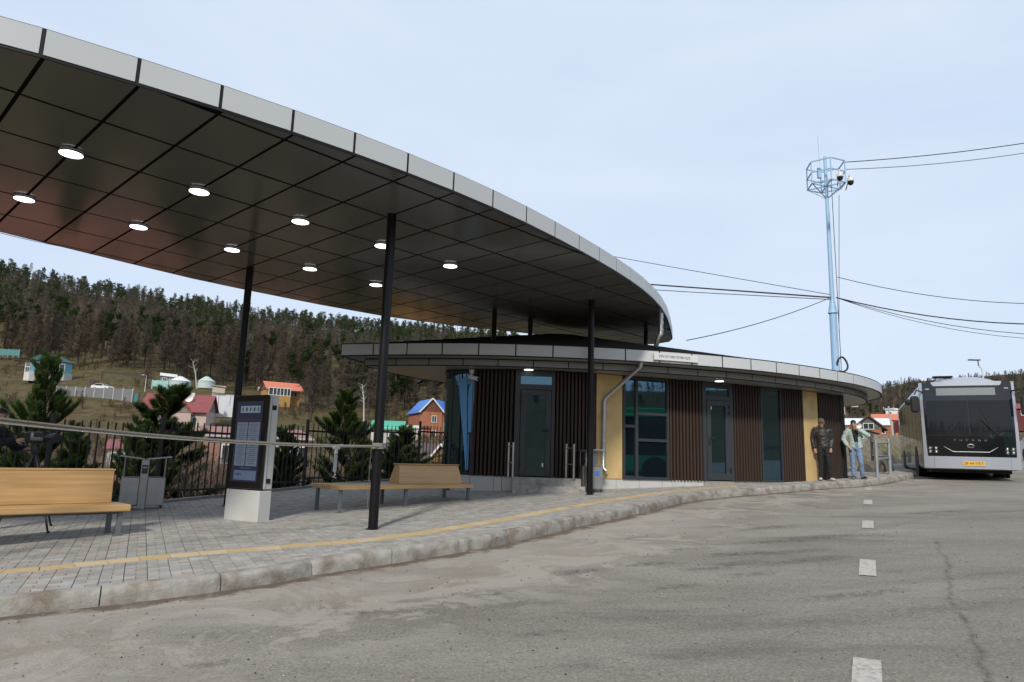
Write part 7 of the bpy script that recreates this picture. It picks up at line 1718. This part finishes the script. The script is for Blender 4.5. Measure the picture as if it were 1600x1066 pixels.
# two pale birches
M_birch = mat('birch_bark', (.50, .47, .43), .85, var=.3, vscale=6)
for px, py, d, h, lean, lb in ((308, 600, 140, 4.5, -.28, 'pale leaning birch behind the red roofed house'), (569, 650, 120, 5.5, -.12, 'pale slender birch above the bright young pine')):
    p = at(px, py, d); t = thing('birch_tree', lb, 'tree', p); mb = MB(); X = Vector((p.y, -p.x, 0)).normalized(); top = p + X * lean * h + Vector((0, 0, h)); mb.tube([p - Vector((0, 0, 1)), p.lerp(top, .5) + X * .1, top], [.13, .09, .03], 6); mb.build('trunk', M_birch, t); mb = MB()
    for k in range(14): q = p.lerp(top, rng.uniform(.4, 1)); mb.tube([q, q + X * rng.uniform(-1.2, 1.2) + Vector((0, 0, rng.uniform(.3, 1.1)))], [.03, .01], 3)
    mb.build('crown', M_birch, t)

# ================================================================== MAST, POLES, WIRES
M_mast = mat('mast_blue', (.32, .50, .70), .5, var=.05, vscale=3); M_cable = mat('cable_black', (.014, .014, .015), .6)
MD = 26.0; mb0 = at(1306, 577, MD); mx_, my_ = mb0.x, mb0.y
def mz(py): return at(1300, py, MD + 0.0).z
mast = thing('camera_mast', 'pale blue steel mast with a hexagonal basket behind the station roof', 'mast', (mx_, my_, gz(mx_, my_)))
def zpx(py):   # height on the mast seen at row py
    lo, hi = 0, 20
    for _ in range(40):
        m = (lo + hi) / 2; v = Vector((mx_, my_, m - EYE)); yy = 533 - FPX * v.dot(CU) / v.dot(CF)
        if yy > py: lo = m
        else: hi = m
    return lo
zc = zpx(489); zt = zpx(245)
MB().tube([(mx_, my_, gz(mx_, my_) - .2), (mx_, my_, zc)], [.15, .135], 20).build('lower_tube', M_mast, mast, 40)
MB().lathe([(.135, -.03), (.18, -.02), (.18, .03), (.155, .06), (.155, .10), (.085, .52)], (mx_, my_, zc), 20).build('collar', M_mast, mast, 40)
MB().tube([(mx_, my_, zc + .5), (mx_, my_, zt)], [.085, .06], 16).build('upper_tube', M_mast, mast, 40)
zb_, zu_ = zpx(291), zpx(258); rb = .72; hx = [(mx_ + rb * math.cos(R(20 + 60 * k)), my_ + rb * math.sin(R(20 + 60 * k))) for k in range(6)]
for z, nm in ((zb_, 'basket_floor_ring'), (zu_, 'basket_top_ring'), ((zb_ + zu_) / 2, 'basket_middle_ring')):
    mb = MB(); [mb.bar((*hx[k], z), (*hx[(k + 1) % 6], z), .04, .04) for k in range(6)]; mb.build(nm, M_mast, mast)
for k in range(6):
    mb = MB(); mb.bar((*hx[k], zb_), (*hx[k], zu_), .035, .035); mb.build('basket_upright', M_mast, mast)
    mb = MB(); mb.bar((mx_, my_, zb_), (*hx[k], zb_), .04, .05); mb.build('floor_spoke', M_mast, mast)
for k in (0, 2, 3, 5): mb = MB(); mb.bar((mx_, my_, zb_ - .55), (*hx[k], zb_), .03, .03); mb.build('strut', M_mast, mast)
mb = MB(); mb.box((mx_ - .30, my_ - .1, (zb_ + zu_) / 2 + .05), (.14, .12, .42)); mb.build('radio_box', M_mast, mast)
mb = MB(); mb.cyl((mx_ - .22, my_, zu_ - .2), (mx_ - .25, my_, zpx(213)), .009, 6); mb.build('antenna_rod', M_mast, mast)
mb = MB(); mb.tube([(mx_ + .16, my_ - .1, z) for z in np.linspace(gz(mx_, my_) + 1, zu_ - .1, 6)], .012, 6); mb.build('ladder_cable', M_cable, mast)
def dome(px, py, lb):
    p = at(px, py, MD - .6); t = thing('dome_camera', lb, 'camera', p, 0, 'dome cameras on the mast'); mw = mat('dome_white', (.62, .62, .60), .4)
    MB().lathe([(.04, .15), (.10, .12), (.12, .03), (.12, -.015)], p, 20).build('housing', mw, t, 40); MB().lathe([(.109, -.015), (.113, -.05), (.09, -.12), (.045, -.158), (0, -.165)], p, 20).build('dome', M_blackg, t, 60)
    mb = MB(); mb.tube([p + Vector((0, 0, .14)), p + Vector((0, .02, .27)), Vector((mx_ + (.62 if px > 1320 else .3), my_ - .3, p.z + .27))], .022, 8); mb.build('bracket', mw, t, 40)
dome(1312.5, 276, 'left dome camera hanging in front of the mast basket'); dome(1329, 283, 'right dome camera hanging out from the mast basket')
cc = at(1316, 569.5, MD - .1); o = MB().tube([(cc.x + .25 * math.cos(a) * .8, cc.y + .05 * math.sin(a * 2), cc.z + .28 * math.sin(a)) for a in [2 * math.pi * k / 28 for k in range(28)]], .035, 8, closed=True).build('cable_coil', M_cable, smooth=60); tag(o, 'coil of black cable hung at the foot of the blue mast', 'cable')
def wire(a, b_, sag, r_, lb, name='power_cable', n=20, wob_=0):
    a, b_ = Vector(a), Vector(b_); pts = [a.lerp(b_, i / n) - Vector((0, 0, sag * 4 * (i / n) * (1 - i / n))) + Vector((0, 0, wob_ * math.sin(i * 2.3))) for i in range(n + 1)]; mb = MB(); mb.tube(pts, r_, 5); o = mb.build(name, M_cable, smooth=60); tag(o, lb, 'cable', 'overhead cables'); return o
_pp = at(2080, 740, 24); PX_, PY_ = _pp.x, _pp.y
def POLE(py): v = at(2080, py, 24); return Vector((PX_, PY_, EYE + (v.z - EYE) * math.hypot(PX_, PY_) / math.hypot(v.x, v.y)))
pt = thing('utility_pole', 'tall pale steel pole beyond the right edge, holding the overhead cables', 'pole', (PX_, PY_, gz(PX_, PY_)))
MB().tube([(PX_, PY_, gz(PX_, PY_) - .3), (PX_, PY_, POLE(105).z)], [.17, .09], 14).build('shaft', M_mast, pt, 40); mb = MB(); mb.lathe([(.12, -.04), (.16, 0), (.12, .04)], POLE(440), 14); mb.build('clamp', M_cable, pt, 40)
A_m = Vector((mx_ - .1, my_ - .1, zpx(466)))
wire(A_m, at(-300, 272, 74), 1.5, .032, 'thick cable from the mast joint to behind the canopy', wob_=.012); wire(A_m + Vector((0, 0, -.08)), at(-300, 277, 74), 2.0, .016, 'thin cable slung just below the thick one left of the mast'); wire((mx_, my_, zpx(461)), at(-400, 90, 84), 1.6, .014, 'single thin cable rising left from the mast above the canopy tip')
wire(A_m, at(1073, 532, 20.5), .15, .014, 'cable running down from the mast to the dark station roof'); B_m = Vector((mx_ + .1, my_ - .1, zpx(466)))
wire((mx_ + .25, my_, zpx(433)), POLE(408), 1.25, .014, 'cable sagging right from the mast, above the lower bundle'); wire(B_m, POLE(440), 1.25, .024, 'thicker twisted cable sagging right from the mast joint'); wire(B_m, POLE(470), 1.35, .013, 'lower thin cable sagging right from the mast joint'); wire(B_m, POLE(462), 1.6, .010, 'lowest faint cable right of the mast')
wire((mx_ + .6, my_ - .3, zpx(258)), POLE(118), .45, .018, 'upper cable from the mast basket to the right edge'); wire((mx_ + .65, my_ - .3, zpx(269)), POLE(126), .6, .013, 'lower cable from the mast basket to the right edge')
wire(at(1311, 305, MD - .3), at(1311, 520, MD - .3), 0, .010, 'loose vertical cable beside the mast', 'mast_cable'); wire(at(-60, 348, 60), at(175, 398, 75), .3, .030, 'thin cable at the left edge just under the canopy'); wire(at(-60, 405, 60), at(760, 520, 95), 1.4, .032, 'upper of two cables crossing the hillside forest'); wire(at(-60, 426, 60), at(700, 528, 95), 1.2, .032, 'lower of two cables crossing the hillside forest')
# street lamp behind the bus
p = at(1549, 735, 46); t = thing('street_lamp', 'pale street lamp with a bent arm rising behind the bus roof', 'street lamp', p); M_lp = mat('lamp_post_pale', (.55, .56, .57), .5)
zt = at(1545, 570, 46).z; MB().tube([(p.x, p.y, p.z - 1), (p.x, p.y, zt - .6)], [.09, .06], 10).build('lamp_post', M_lp, t, 40); e = at(1521, 562.5, 46); mb = MB(); mb.tube([(p.x, p.y, zt - .65), (p.x - .03, p.y, zt - .15), (p.x - .25, p.y, zt + .12), (e.x + .3, e.y, e.z + .02)], .04, 8); mb.build('arm', M_lp, t, 40); mb = MB(); mb.box((e.x + .05, e.y, e.z), (.75, .28, .09), None, .03); mb.build('lamp_head', mat('lamp_head_grey', (.2, .2, .21), .5), t)
# concrete power pole left of the bus
p = at(1401, 705, 74); t = thing('utility_pole', 'pale concrete power pole standing left of the bus', 'pole', p); zt = at(1396, 634, 74).z; xx = at(1394.5, 634, 74); MB().tube([(p.x, p.y, p.z - 1), (xx.x, p.y, zt)], [.13, .08], 10).build('shaft', mat('pole_concrete', (.42, .41, .39), .85), t, 40); mb = MB(); mb.bar((xx.x - .6, p.y, zt - .35), (xx.x + .6, p.y, zt - .35), .07, .07); mb.build('crossarm', mat('lamp_head_grey', (.2, .2, .21), .5), t)
for s_ in (-.55, .55): mb = MB(); mb.lathe([(.03, -.2), (.045, -.14), (.03, -.08), (.04, 0)], (xx.x + s_, p.y, zt - .1), 8); mb.build('insulator', M_white, t, 40)
p = at(226, 612, 118); t = thing('lamp_pole', 'thin pale pole beside the ridge of the red roof', 'pole', p); MB().tube([p, Vector((p.x, p.y, at(226, 586, 118).z))], [.07, .05], 8).build('shaft', M_lp, t, 40); q = at(224, 586, 118); mb = MB(); mb.box(q, (.5, .2, .1)); mb.build('lamp_head', M_lp, t)
